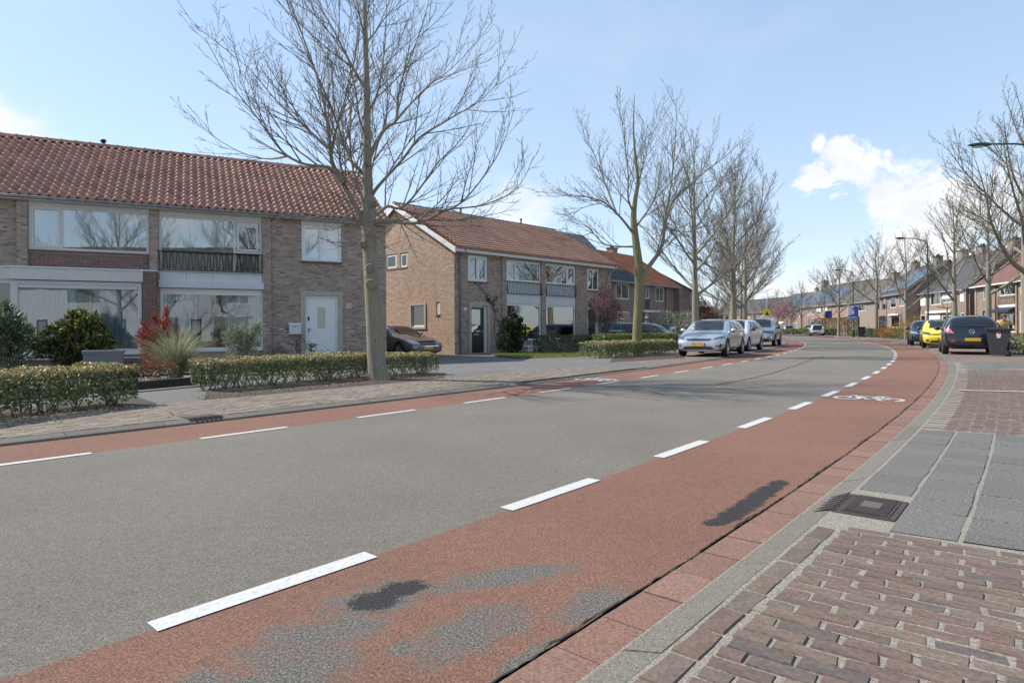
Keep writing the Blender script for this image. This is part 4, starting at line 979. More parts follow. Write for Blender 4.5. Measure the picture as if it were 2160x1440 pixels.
# orange-roofed pair beyond the second house
H3 = House('semi_detached_house', (7.9 + .24, 48.5 + .2), 39.9, 'brown brick house with orange tiled roof and dark balcony front behind the silvery shrub', 'house')
q3 = H3; e3 = 11.0
W3 = [WN(q3, 1299, 597, 1326, 631, bars=[q3.hit(1311, 600)[0]], curt=FULL(M_curtg)), WN(q3, 1357, 601, 1369, 630, bars=[q3.hit(1363, 610)[0]]), WN(q3, 1383, 605, 1399, 636, bars=[q3.hit(1391, 610)[0]], curt=(M_wallA, 0, .5, 0, 1)),
      WN(q3, 1302, 657, 1327, 684), WN(q3, 1356, 660, 1368, 684, curt=FULL(M_curt)), dict(r=(9.3, 10.1, 0, 2.2), k='door', mat=M_black)]
block(H3, e3, 8.6, 5.0, 7.9, M_wallD, M_tileO, W3, roof=True, x0=-2)
a3 = math.atan2(2.9, 4.3); tileroof(H3.root, 4.3, e3 + .2, -.34, 4.84, a3, 5.4, .25, .36, .04, .035, M_tileO, n=4, jit=.5)
tileroof(H3.root, -2.1, 4.3, -.34, 4.84, a3, 2.2, .25, .36, .04, .035, M_slate, n=4, jit=.5, name='slate_tile'); 
tileroof(H3.root, -2.1, 4.3, -.34 + 2.2 * math.cos(a3), 4.84 + 2.2 * math.sin(a3), a3, 3.3, .25, .36, .04, .035, M_tileO, n=4, jit=.5)
for a, b in ((4.25, 4.5), (8.5, 8.75)): mb = MB(); mb.box(a, b, -.12, -.001, -.2, 4.8); mb.build('pier', M_wallD, H3.root)
r = H3.rect(1340, 630, 1369, 651); panelrow(H3.root, r[0], r[1], r[2], r[3], -.08, 3, M_navy); mb = MB(); mb.box(r[0] - .1, r[1] + .3, -.9, 0, 2.45, 2.62); mb.build('canopy', M_white, H3.root)
mb = MB(); mb.box(10.3, e3 + .0, -.5, -.001, -.2, 4.75); mb.build('end_pier', M_wallP, H3.root)
chimney(H3.root, 7.2, 4.6, 7.7, h=.7); mb = MB(); mb.box(-.1, .0, -.2, 0, 4.6, 4.8); mb.build('bracket', M_grey, H3.root)
# taller grey-roofed volume that shows over the second house
H2b = House('back_house', (4.6, 45.2), 44.3, 'house with weathered grey tiled roof rising behind the brown tile roof', 'house')
block(H2b, 4.0, 5.0, 6.1, 8.4, M_grey, M_greyt, [dict(r=(2.6, 3.8, 4.7, 5.9), k='win')], x0=-3); tileroof(H2b.root, -3.1, 4.1, -.34, 6.05, math.atan2(2.3, 2.5), 3.8, .25, .34, .045, .035, M_greyt, n=4, jit=.6)
# next rows on the left, seen end on
H4 = House('terraced_house', (17.2, 60.5), 20.5, 'narrow view of brown brick terrace with slanting gutter beyond the orange roof', 'house')
W4 = [WN(H4, 1428, 612, 1432, 650), WN(H4, 1435, 616, 1438, 650), WN(H4, 1441, 621, 1443, 652)]
W4 = [dict(r=(a, a + 1.3, 3.3, 4.6), k='win') for a in (1.2, 4.2, 8.5, 11.5)] + [dict(r=(a, a + 2.2, .6, 2.3), k='win') for a in (1.2, 8.0)]
block(H4, 14.5, 8, 5.0, 7.3, M_wallD, M_roofB, W4); pipe(H4.root, [(.3, -.3, 4.9), (.3, -.06, 4.5), (.3, -.06, 0)])
for a in (7.0,): mb = MB(); mb.box(a, a + .5, -.2, -.001, -.2, 4.8); mb.build('pier', M_wallP, H4.root)
# right-hand rows, local x from the far end towards us
R1 = House('corner_house', (44.6, 60.1), 195.4, 'tan brick house with flat red tiled roof and white balcony window at right edge', 'house'); R1.gm = M_white
WR1 = [WN(R1, 2075, 603, 2084, 632), WN(R1, 2109, 597, 2144, 623, bars=[R1.hit(2119, 610)[0]], curt=[None, FULL(M_curtg)]), WN(R1, 2110, 661, 2144, 700, curt=FULL(M_green), bars=[R1.hit(2127, 680)[0]]),
       WN(R1, 2073, 655, 2081, 700, k='door', mat=M_navy, fm=M_navy), WN(R1, 2152, 592, 2172, 620, bars=[]), WN(R1, 2152, 655, 2172, 700)]
block(R1, 16, 9, 5.05, 8.3, M_wallA, M_roofR, WR1)
r = R1.rect(2109, 624, 2144, 641); railing(R1.root, r[0], r[1], r[2], r[3], -.14, 14, .1); mb = MB(); mb.box(r[0], r[1], -.1, .03, r[2] - .45, r[2] - .02); mb.build('balcony_fascia', M_white, R1.root)
r = R1.rect(2103, 646, 2144, 659); mb = MB(); mb.prism([(r[0], 0, r[3]), (r[0], 0, r[2]), (r[0], -.6, r[2]), (r[0], -.6, r[2] + .15)], (r[1] - r[0], 0, 0)); mb.build('awning', M_navy, R1.root)
for u in (2100, 2146): x = R1.hit(u, 640)[0]; mb = MB(); mb.box(x - .12, x + .15, -.12, -.001, -.2, 4.8); mb.build('pier', M_wallA, R1.root)
pipe(R1.root, [(.5, -.3, 4.9), (.5, -.06, 4.5), (.5, -.06, 0)], mat=M_white)
R2 = House('grey_roofed_house', (47.3, 73.0), 190.0, 'brick house with dark grey tiled roof, chimneys and white roller shutters', 'house')
WR2 = [WN(R2, 1942, 625, 1953, 645, k='shut'), WN(R2, 1963, 617, 1984, 643, bars=[R2.hit(1970, 630)[0]], curt=FULL(M_curt)), WN(R2, 1988, 619, 2009, 638, k='shut', f=.42), WN(R2, 2026, 610, 2041, 636, k='shut'),
       WN(R2, 1942, 664, 1952, 702, k='door'), WN(R2, 2027, 659, 2040, 704, k='door'), WN(R2, 1960, 663, 1984, 700, k='shut', f=.3), WN(R2, 1988, 665, 2010, 700)]
block(R2, 11.5, 9, 5.05, 8.9, M_wallA, M_roofG, WR2, x0=-.6)
for x in (1.0, 5.0, 10.6): chimney(R2.root, x, 4.5, 8.8, 1.2, .7, .9)
r = R2.rect(1958, 655, 2010, 660); mb = MB(); mb.box(r[0], r[1], -.3, 0, r[2], r[3]); mb.build('canopy', M_white, R2.root); pipe(R2.root, [(.5, -.3, 4.9), (.2, -.06, 4.5), (.2, -.06, 0)], mat=M_white); pipe(R2.root, [(11.2, -.3, 4.9), (11.2, -.06, 4.5), (11.2, -.06, 0)], mat=M_white)
mb = MB(); mb.box(10.9, 11.35, -.25, -.001, -.2, 4.8); mb.build('pier', M_wallD, R2.root)
R3 = House('solar_roof_house', (48.2, 82.6), 193.8, 'red brick house with blue solar panels between the bare trees', 'house')
WR3 = [WN(R3, 1861, 630, 1871, 652, mat=M_navy), WN(R3, 1878, 628, 1890, 649, curt=FULL(M_curt)), WN(R3, 1896, 625, 1907, 646, bars=[R3.hit(1901, 635)[0]], curt=FULL(M_curt)), WN(R3, 1854, 666, 1871, 693, mat=M_navy), WN(R3, 1879, 665, 1897, 690, curt=FULL(M_curt)), WN(R3, 1851, 633, 1855, 652, mat=M_navy)]
block(R3, 10.6, 9, 5.2, 8.6, M_wallP, M_roofG, WR3); solar(R3.root, .6, 10.0, .4, 5.5, 3.9, 8.15, 9, 3)
for x in (.8, 7.5): chimney(R3.root, x, 4.5, 8.6, 1.0, .7, .8)
pipe(R3.root, [(4.2, -.3, 4.9), (4.2, -.06, 4.7), (4.2, -.06, 0)], mat=M_white); r = R3.rect(1876, 662, 1898, 665); mb = MB(); mb.box(r[0], r[1], -.2, 0, r[2], r[3]); mb.build('canopy', M_white, R3.root)
R4 = House('brown_annexe', (53.3, 99.5), 190.0, 'low brown brick annexe with one white window behind the beech hedge', 'house')
WR4 = [WN(R4, 1810, 643, 1825, 656)]
block(R4, 12.2, 8, 5.0, 8.2, M_wallD, M_roofB, WR4); chimney(R4.root, 9.5, 3.5, 7.8, 1.2, .8, 1.0)
R5 = House('pink_brick_house', (56.3, 122), 183.0, 'far pink brick house with white roller shutters and slate-blue solar roof', 'house')
WR5 = [WN(R5, 1703, 650, 1710, 664), WN(R5, 1713, 649, 1720, 663), WN(R5, 1723, 648, 1732, 663, k='shut', f=.35), WN(R5, 1736, 646, 1746, 662, k='shut'), WN(R5, 1710, 672, 1721, 690, k='door'), WN(R5, 1725, 674, 1737, 690)]
block(R5, 20, 9, 5.2, 8.9, M_wallP, M_roofB, WR5); solar(R5.root, 1.2, 15.5, .5, 5.6, 3.8, 8.25, 10, 3); chimney(R5.root, .8, 4.5, 8.8, 1.4, .8, 1.2)
R6 = House('far_pink_house', (61.5, 146), 176.0, 'farthest pinkish house with grey roof behind the blossom tree', 'house')
block(R6, 20, 9, 5.2, 8.8, M_wallP, M_roofB, [dict(r=(a, a + 1.4, 3.2, 4.5), k='win') for a in (1, 4, 8, 11, 15)] + [dict(r=(a, a + 1.8, .6, 2.2), k='win') for a in (1, 8, 14)]); solar(R6.root, 1, 10, .5, 5.6, 3.8, 8.2, 6, 2); chimney(R6.root, 10, 4.5, 8.6)
R7 = House('distant_house', (58, 178), 165.0, 'distant light house row between the tree trunks at the bend', 'house')
block(R7, 26, 9, 5.2, 8.6, M_wallP, M_roofG, [dict(r=(a, a + 1.6, 3.2, 4.5), k='win') for a in (1, 5, 9, 13, 17, 21)] + [dict(r=(a, a + 2.4, .6, 2.2), k='win') for a in (1, 8, 14, 20)]); chimney(R7.root, 6, 4.5, 8.4)
R8 = House('low_grey_roof_house', (38, 176), 100.0, 'distant low house with grey roof and white wall behind the trunks', 'house')
block(R8, 20, 9, 3.2, 7.0, M_white, M_roofG, [dict(r=(a, a + 1.2, .9, 2.4), k='win') for a in (1, 4, 8, 12, 16)]); chimney(R8.root, 9, 4.5, 6.8)
# the row across the road behind the photographer (mirrored in the panes)
HB = House('opposite_house', (8.0, -4.5), 221.5, 'pale house row across the road mirrored in the window panes of house 80', 'house')
block(HB, 18, 9, 5.1, 8.2, M_grey, M_roofG, [dict(r=(a, a + 2.6, 3.3, 4.6), k='win', bars=[a + .8], curt=FULL(M_curt)) for a in (1, 6.5, 12)] + [dict(r=(a, a + 2.8, .6, 2.4), k='win', curt=FULL(M_curtg)) for a in (1, 6.5, 12)] + [dict(r=(a, a + 1.0, 0, 2.2), k='door') for a in (4.6, 10.2, 15.8)])
# ================================================================== TREES
def bark(name, a, b, moss, mf):
    t = NT(name); sep = t.n('ShaderNodeMapping'); sep.inputs['Scale'].default_value = (1, 1, .35); t.l(t.co(), sep.inputs['Vector'])
    n = t.noise(24, 6, .7, sep.outputs[0], .6); c = t.ramp(n, [(.3, a), (.7, b)])
    c = t.mix(t.ramp(t.noise(3.0, 5, .7), [(.5 - mf * .25, (0, 0, 0)), (.62, (mf * 1.4,) * 3)]), c, moss)
    c = t.mix(1.0, c, t.ramp(t.noise(60, 3, .7), [(.3, (.7,) * 3), (.7, (1.3,) * 3)]), 'MULTIPLY')
    t.col(c); t.set(rough=.9, spec=.2); t.bump(n, .7, .02); return t.mat
M_bark = bark('maple_bark', (0.16, 0.142, 0.118), (0.36, 0.325, 0.27), (0.26, 0.24, 0.14), .45)
M_barkM = bark('mossy_bark', (0.13, 0.11, 0.07), (0.25, 0.22, 0.14), (0.24, 0.215, 0.10), .6)
M_barkG = bark('grey_bark', (0.16, 0.145, 0.12), (0.33, 0.30, 0.245), (0.25, 0.23, 0.14), .35)
M_twig = plain('twig_bark', (0.19, 0.165, 0.135), .85, vary=.3, scale=5)
M_twigG = plain('pale_twig_bark', (0.20, 0.175, 0.14), .85, vary=.3, scale=5)
def perp(d, q):
    a = Vector((q.uniform(-1, 1), q.uniform(-1, 1), q.uniform(-1, 1))); a = a - d * a.dot(d)
    return a.normalized() if a.length > 1e-3 else Vector((1, 0, 0))
def shoot(p, d, ln, r0, r1, n, up, wob, q):
    pts = [p.copy()]; d = d.normalized(); st = ln / n
    for i in range(n):
        d = (d + Vector((0, 0, up)) + Vector((q.gauss(0, wob), q.gauss(0, wob), q.gauss(0, wob * .6)))).normalized()
        p = p + d * st; pts.append(p.copy())
    return pts, [r0 + (r1 - r0) * (i / n) ** .8 for i in range(n + 1)]
def at(pts, t):
    f = t * (len(pts) - 1); i = min(int(f), len(pts) - 2); w = f - i
    return pts[i].lerp(pts[i + 1], w), (pts[i + 1] - pts[i]).normalized()
def side_dir(d, q, ang):
    a = perp(d, q); a.z *= .6
    if a.length < .1: a = perp(d, q)
    a.normalize(); return (d * math.cos(ang) + a * math.sin(ang)).normalized()
def ramify(mb, pts, rs, q, ln, dens, level, rmin=.0035, t0=.2, up=.10):
    """long side branches that sweep up beside their parent, then twigs and short twiglets on them"""
    L = sum((pts[i + 1] - pts[i]).length for i in range(len(pts) - 1)); k = max(2, int(L * dens)); lo, hi = {3: (20, 42), 2: (24, 48), 1: (30, 62)}[level]
    for i in range(k):
        t = t0 + (1 - t0) * (i + q.random() * .9) / k; p, d = at(pts, min(t, .995)); r = rs[min(len(rs) - 1, int(t * (len(rs) - 1)))]
        l2 = ln * (1.12 - .62 * t) * q.uniform(.5, 1.15); r0 = max(rmin, min(r * .66, .0045 + l2 * .0080)); dd = side_dir(d, q, R(q.uniform(lo, hi)))
        n = {3: 8, 2: 5, 1: 3}[level]; ps, rr = shoot(p, dd, l2, r0, rmin * .75, n, up * (1.0 if level > 1 else 1.6) * 4.5 / n, {3: .035, 2: .05, 1: .07}[level], q); mb.tube(ps, rr, {3: 5, 2: 4, 1: 3}[level], cap=False)
        if level > 1: ramify(mb, ps, rr, q, l2 * {3: .40, 2: .36}[level], {3: 5.6, 2: 6.5}[level], level - 1, rmin, .18, up)
def tree_meshes(seed, height, th, tr, spread, nlimb=9, lean=0.0, dens=3.0, rmin=.004, upward=.5, mats=None):
    q = random.Random(seed); mb = MB()
    pts = []; n = 14
    dx, dy = q.uniform(-.02, .02) + lean, q.uniform(-.02, .02)
    for i in range(n + 1):
        z = height * .93 * i / n; w = max(0, z - th)
        pts.append(Vector((dx * z + .03 * math.sin(z * 1.3 + seed) * w * .4, dy * z + .03 * math.cos(z * 1.1 + seed) * w * .4, z - .05)))
    rs = [tr * (1.22 if i == 0 else 1.0) * max(.05, (1 - (max(0, p.z - th * .9) / (height * .95 - th * .9)) ** .75 * .97)) * (1 - .1 * min(1, p.z / th)) for i, p in enumerate(pts)]
    mb.tube(pts, rs, 10, cap=False)
    trunk = mb.mesh('trunk', mats[0]); limbs = MB(); tw = MB()
    for i in range(nlimb):
        t = th / height + (0.80 - th / height) * (i / max(1, nlimb - 1)) ** 1.05; p, d = at(pts, min(.93, t / .93)); az = i * 2.399 + q.uniform(-.4, .4) + seed
        el = R(q.uniform(18, 34) + 32 * i / nlimb); ln = (height - p.z) * .55 * upward + spread * (1.05 - .55 * i / nlimb) * q.uniform(.8, 1.1)
        r = rs[min(len(rs) - 1, int(t * n))] * q.uniform(.48, .62)
        dd = Vector((math.cos(az) * math.cos(el), math.sin(az) * math.cos(el), math.sin(el)))
        ps, rr = shoot(p, dd, ln, max(r, .02), rmin * 1.4, 9, .09, .06, q); limbs.tube(ps, rr, 6, cap=False)
        ramify(tw, ps, rr, q, ln * .52, dens, 3, rmin, .16, .075)
    ps = pts[int(n * .7):]; ramify(tw, ps, rs[int(n * .7):], q, 1.9, 3.5, 3, rmin, 0, .08)
    return trunk, limbs.mesh('limbs', mats[0]), tw.mesh('twigs', mats[1])
def put_tree(meshes, x, y, rz, sc_, label, group=None, name='bare_tree', z=None):
    t = thing(name, (x, y, GZ(x, y) if z is None else z), rz, label, 'tree', group); t.scale = (sc_,) * 3
    for nm, me in zip(('trunk', 'limbs', 'crown'), meshes): link(nm, me, t)
    return t
GL, GRR = 'bare trees on the left side of the road', 'bare trees on the right side of the road'

# ---- the big maple in front of house 80: its limbs follow the photograph, in depth as well
TY = 13.53; q = random.Random(5)
bt = thing('bare_tree', (*P(797, 800, .05)[:2], 0.0), 0, 'large bare maple with thick trunk standing in the hedge in front of house 80', 'tree', GL)
org = Vector(bt.location)
def lim(px, dy):
    n = len(px); out = []
    for i, (u, v) in enumerate(px):
        f = i / (n - 1); out.append(PD(u, v, TY + dy[0] + (dy[1] - dy[0]) * f) - org)
    return out
def smooth(pts, k=3):
    out = []
    for i in range(len(pts) - 1):
        p0, p1, p2, p3 = pts[max(i - 1, 0)], pts[i], pts[i + 1], pts[min(i + 2, len(pts) - 1)]
        for j in range(k):
            t = j / k; out.append(.5 * ((2 * p1) + (p2 - p0) * t + (2 * p0 - 5 * p1 + 4 * p2 - p3) * t * t + (3 * p1 - p0 - 3 * p2 + p3) * t ** 3))
    out.append(pts[-1]); return out
trunk_px = [(800, 806), (795, 770), (790, 700), (784, 600), (780, 520), (777, 465), (776, 400), (774, 300), (774, 200), (771, 100), (769, 0), (768, -120), (770, -240)]
tp = smooth(lim(trunk_px, (0, 0)), 3); tr_ = np.interp(np.linspace(0, 1, len(tp)), np.linspace(0, 1, 13), [.27, .205, .18, .165, .16, .16, .11, .088, .07, .055, .042, .03, .01])
mb = MB(); mb.tube(tp, list(tr_), 14, cap=False)
for u, v, r in ((765, 516, .075), (781, 566, .10), (783, 600, .12), (775, 345, .05), (790, 430, .06)):      # burrs and old pruning scars
    c = PD(u, v, TY - .16) - org; mb.lathe([(0.001, .05), (r * .45, .045), (r * .6, .03), (r * .8, .055), (r, .03), (r * 1.15, -.06)], 12, Matrix.Translation(c) @ Matrix.Rotation(R(90), 4, 'X'))
mb.build('trunk', M_bark, bt)
LIMBS = [
 ([(773, 487), (752, 440), (728, 395), (708, 362), (698, 330), (695, 290), (686, 235), (672, 170), (645, 95), (612, 0), (590, -90)], (0, -.9), .105),
 ([(697, 315), (665, 288), (640, 265), (600, 230), (570, 198), (530, 150), (480, 108), (412, 55)], (-.45, .6), .05),
 ([(712, 366), (690, 352), (645, 347), (605, 328), (575, 295), (540, 245), (500, 195), (465, 140), (432, 80)], (-.4, -2.0), .055),
 ([(606, 330), (570, 336), (520, 326), (478, 306), (448, 285), (432, 262)], (-1.2, -2.2), .022),
 ([(698, 328), (712, 262), (733, 190), (748, 120), (755, 40), (758, -60)], (-.4, .6), .045),
 ([(776, 375), (745, 345), (733, 322), (712, 264), (690, 205), (660, 140), (626, 60), (600, -10), (575, -80)], (0, 1.3), .065),
 ([(725, 388), (717, 345), (714, 300), (690, 262), (672, 200), (668, 130), (660, 60), (655, -40)], (-.3, 1.8), .045),
 ([(784, 412), (800, 390), (850, 335), (885, 290), (930, 262), (965, 241), (1005, 218), (1045, 180), (1056, 140)], (0, -1.3), .06),
 ([(780, 330), (800, 290), (815, 268), (835, 255), (840, 205), (850, 160), (868, 115), (888, 60), (905, 0), (922, -70)], (0, 1.0), .075),
 ([(836, 254), (870, 215), (905, 180), (952, 145), (1000, 95), (1038, 45)], (.4, 1.5), .035),
 ([(782, 460), (800, 448), (818, 435), (840, 440), (860, 428), (882, 402), (910, 362), (928, 338), (960, 308), (988, 272), (1008, 225), (1028, 175)], (0, 1.6), .065),
 ([(782, 474), (810, 465), (850, 470), (890, 468), (932, 447), (960, 436), (992, 408), (1036, 350), (1062, 300), (1086, 225)], (0, -1.6), .075),
 ([(950, 440), (1000, 436), (1040, 425), (1082, 404), (1106, 374), (1126, 330)], (-.9, -1.9), .028),
 ([(774, 190), (748, 150), (722, 100), (700, 58), (680, 20), (655, -50)], (0, -1.1), .055),
 ([(772, 90), (790, 70), (812, 38), (842, 5), (875, -50)], (0, 1.0), .035),
 ([(773, 98), (760, 40), (752, 0), (740, -70)], (0, -.8), .04),
 ([(776, 480), (765, 420), (745, 360), (738, 290), (742, 220), (752, 140), (760, 50)], (-.1, -2.2), .05),
 ([(778, 470), (775, 410), (790, 330), (815, 240), (830, 150), (845, 60)], (.1, 2.4), .05),
 ([(777, 300), (758, 250), (750, 190), (735, 130), (715, 60), (690, -30)], (0, -2.0), .04),
 ([(775, 240), (795, 200), (805, 150), (812, 90), (815, 20), (812, -80)], (0, -1.6), .04)]
tw = MB()
for px, dy, r in LIMBS:
    ps = smooth(lim(px, dy), 3); rs = [max(.006, r * .82 * (1 - (i / (len(ps) - 1)) ** .6 * .95)) for i in range(len(ps))]
    mb = MB(); mb.tube(ps, rs, 8, cap=False); mb.build('limb', M_bark, bt)
    ramify(tw, ps, rs, q, 2.0 if r > .03 else 1.3, 4.6 if r > .03 else 5, 3, .0036, .12, .06)
for px, dy in (([(772, 492), (742, 508), (705, 512), (672, 500)], (-.15, -.6)), ([(766, 478), (720, 450), (670, 452), (620, 448), (580, 462)], (-.1, -1.4)), ([(760, 470), (715, 430), (660, 420), (600, 405), (545, 410)], (-.1, -1.2)), ([(770, 486), (735, 470), (700, 486), (660, 478)], (-.2, -1.5)),
               ([(780, 495), (800, 505), (815, 520), (830, 515)], (-.1, -.5)), ([(765, 470), (700, 452), (640, 462), (590, 455), (550, 448)], (-.1, -.4)), ([(745, 430), (690, 400), (640, 385), (590, 372), (545, 378)], (-.2, -.8)), ([(790, 470), (760, 505), (720, 520), (690, 505)], (-.2, -.9))):
    ps = smooth(lim(px, dy), 3); rs = [.014 * (1 - .7 * i / len(ps)) for i in range(len(ps))]; tw.tube(ps, rs, 4, cap=False); ramify(tw, ps, rs, q, .55, 6, 2, .0035, .15, .10)
tw.build('crown', M_twig, bt)

# ---- second tree of the left row, drawn limb by limb as well
TY2 = 24.3; t2 = thing('bare_tree', (*(PD(1345, 760, TY2).xy), .02), 0, 'bare tree with yellow-mossed forked trunk behind the short hedge by the silver car', 'tree', GL); org = Vector(t2.location)
def lim2(px, dy): return smooth([PD(u, v, TY2 + dy[0] + (dy[1] - dy[0]) * i / (len(px) - 1)) - org for i, (u, v) in enumerate(px)], 3)
tp = lim2([(1345, 760), (1344, 700), (1347, 640), (1349, 600), (1347, 560), (1340, 500), (1336, 460), (1340, 420), (1345, 380), (1340, 330), (1336, 270), (1338, 200)], (0, 0)); tr_ = np.interp(np.linspace(0, 1, len(tp)), np.linspace(0, 1, 12), [.22, .185, .175, .19, .175, .14, .12, .085, .065, .05, .03, .01])
mb = MB(); mb.tube(tp, list(tr_), 12, cap=False); mb.build('trunk', M_barkM, t2)
tw = MB(); q = random.Random(9)
for px, dy, r in (([(1352, 590), (1370, 560), (1388, 535), (1398, 510), (1402, 480), (1412, 440), (1430, 410), (1455, 390), (1490, 360), (1530, 330), (1560, 300)], (0, -.8), .11), ([(1400, 490), (1404, 460), (1412, 410), (1420, 350), (1425, 280), (1428, 205)], (0, .6), .075),
                  ([(1336, 520), (1310, 520), (1275, 515), (1250, 490), (1230, 470), (1205, 455)], (0, .6), .05), ([(1334, 490), (1310, 460), (1290, 440), (1270, 425), (1235, 415), (1200, 410), (1175, 400)], (0, -1.2), .06), ([(1300, 450), (1285, 410), (1270, 370), (1255, 330), (1235, 290), (1225, 250)], (-.3, 1), .045),
                  ([(1340, 480), (1362, 450), (1380, 420), (1390, 380), (1395, 330), (1400, 270)], (0, 1.4), .05), ([(1337, 450), (1325, 420), (1325, 370), (1320, 320), (1312, 260), (1300, 215)], (0, -1), .05), ([(1405, 480), (1440, 490), (1480, 480), (1520, 472), (1555, 470)], (-.2, -2), .03),
                  ([(1345, 385), (1360, 340), (1370, 290), (1380, 230)], (0, -.8), .03), ([(1250, 490), (1225, 500), (1205, 510), (1190, 505)], (.4, .8), .02), ([(1270, 428), (1225, 440), (1195, 470), (1185, 490)], (-.8, -1.6), .02), ([(1338, 430), (1350, 380), (1352, 320), (1355, 250)], (0, 1.8), .04)):
    ps = lim2(px, dy); rs = [max(.007, r * (1 - (i / (len(ps) - 1)) ** .7 * .92)) for i in range(len(ps))]
    mb = MB(); mb.tube(ps, rs, 7, cap=False); mb.build('limb', M_bark, t2); ramify(tw, ps, rs, q, 2.0 if r > .028 else 1.2, 4.4, 3, .0050, .12, .075)
tw.build('crown', M_twigG, t2)

TM = [tree_meshes(31, 12.6, 2.9, .20, 3.8, 16, mats=(M_bark, M_twigG), dens=2.9, rmin=.0068, upward=.42), tree_meshes(32, 11.6, 2.8, .20, 5.0, 15, mats=(M_bark, M_twig), dens=2.5, rmin=.0068, upward=.32),
      tree_meshes(33, 9.8, 2.9, .17, 3.1, 15, mats=(M_barkG, M_twigG), dens=3.0, rmin=.0065), tree_meshes(34, 10.2, 2.7, .17, 2.5, 15, mats=(M_barkG, M_twig), dens=3.0, rmin=.0065)]
TMf = [tree_meshes(41, 9.5, 2.8, .18, 3.2, 15, mats=(M_barkG, M_twigG), dens=2.4, rmin=.013), tree_meshes(42, 9.0, 2.6, .14, 2.0, 14, mats=(M_barkG, M_twig), dens=2.4, rmin=.013)]
put_tree(TM[0], 10.2, 34.6, .4, 1.0, 'bare tree with ochre-mossed trunk rising directly behind the silver hatchback', GL)
for i, (x, y, k, s, lb) in enumerate(((14.55, 41.0, 1, 1.08, 'thick bare tree behind the white car, left of the trunk pair'), (18.6, 49.8, 0, 1.0, 'bare tree of the trunk pair, the right-hand trunk behind the grey-blue car'), (19.6, 55.0, 1, .95, 'bare tree half hidden between two thicker trunks'), (24.2, 66.0, 0, .95, 'slim bare tree above the roof of the grey-blue car'), (29.5, 84, 1, .95, 'far bare tree behind the yellow sign'))):
    put_tree(TM[k], x, y, 1.1 + 2.3 * i, s, lb, GL)
put_tree(TM[2], 23.2, 28.1, 1.6, 1.22, 'tall bare tree cut by the right edge of the picture', GRR)
put_tree(TM[2], 26.9, 35.2, 3.4, 1.0, 'bare tree with forked pale trunk in front of the red-roofed house', GRR); put_tree(TM[3], 29.9, 42.1, .6, 1.05, 'bare tree with widely spread low limbs behind the dark blue car', GRR)
put_tree(TM[3], 33.0, 52.2, 2.5, .92, 'slender bare tree between the dark lamp post and the solar roof', GRR); put_tree(TM[2], 37.4, 64.0, 5.2, 1.12, 'thick bare tree with round crown behind the dark litter bin', GRR)
put_tree(TMf[0], 39.4, 75.2, 2.2, 1.02, 'bare tree with fan-shaped crown behind the small white car', GRR)
for i, (u, Y, k, s, lb) in enumerate(((1690, 105, 1, 1.0, 'thin far bare tree left of the pink house'), (1667, 112, 1, .95, 'thin far bare tree beside the blossom tree'), (1641, 122, 1, 1.0, 'thin far bare tree above the yellow sign'), (1740, 92, 1, .8, 'spindly bare tree carrying a blue sign in front of the pink house'))):
    p = PD(u, 700, Y); put_tree(TMf[k], p.x, p.y, 1.7 * i, s, lb, GRR)
for i, (u, Y, s, lb) in enumerate(((1512, 100, .8, 'distant bare tree right of the orange-leaved tree'), (1585, 125, .9, 'distant bare tree at the bend, between trunks and yellow sign'), (1625, 140, .9, 'most distant bare tree at the bend of the road'), (1470, 120, .9, 'distant bare tree behind the brown terrace'), (1530, 150, 1.0, 'distant bare tree over the low grey roof'))):
    p = PD(u, 700, Y); put_tree(TMf[i % 2], p.x, p.y, 2.1 * i, s, lb, 'distant bare trees at the bend', z=-.05)
put_tree(TM[2], 24.6, 21.0, .3, 1.3, 'bare tree whose twigs reach in at the top right corner', GRR)
put_tree(TM[1], -.3, -9.5, .6, .95, 'bare street tree mirrored in the upper window of house 80', None); put_tree(TM[0], 6.0, -7.0, 2.6, .9, 'second bare street tree mirrored in the balcony window of house 80', None)

# ================================================================== LEAVES AND HEDGES
M_leaf = leafmat('leaf', .42, .22); M_leafm = leafmat('matte_leaf', .7, .25, .3); M_petal = leafmat('blossom', .7, .35, .2)
def leaves(name, C, D, N, L, W, cols, mat, parent, kind='stuff', fold=.25):
    """C centres, D leaf axes, N rough normals, L / W sizes: four-sided folded leaves in one mesh"""
    n = len(C); D = D / np.linalg.norm(D, axis=1)[:, None]; S = np.cross(D, N); S /= (np.linalg.norm(S, axis=1)[:, None] + 1e-9); U = np.cross(S, D)
    L = np.broadcast_to(L, (n,))[:, None]; W = np.broadcast_to(W, (n,))[:, None]
    base = C - D * L * .5; tip = C + D * L * .5; m = C + D * L * .05; l = m + S * W * .5 + U * W * fold; r = m - S * W * .5 + U * W * fold
    V = np.stack([base, r, tip, l], 1).reshape(-1, 3); me = bpy.data.meshes.new(name)
    me.vertices.add(4 * n); me.vertices.foreach_set('co', V.ravel()); me.loops.add(6 * n); me.polygons.add(2 * n)
    idx = np.arange(n)[:, None] * 4; tri = np.concatenate([idx + [0, 1, 2], idx + [0, 2, 3]], 1).ravel()
    me.loops.foreach_set('vertex_index', tri.astype(np.int32)); me.polygons.foreach_set('loop_start', np.arange(2 * n, dtype=np.int32) * 3); me.polygons.foreach_set('loop_total', np.full(2 * n, 3, dtype=np.int32))
    me.update(calc_edges=True); a = me.color_attributes.new('Col', 'FLOAT_COLOR', 'POINT'); a.data.foreach_set('color', np.repeat(np.concatenate([cols, np.ones((n, 1))], 1), 4, 0).ravel().astype(np.float32))
    me.materials.append(mat); return link(name, me, parent, kind)
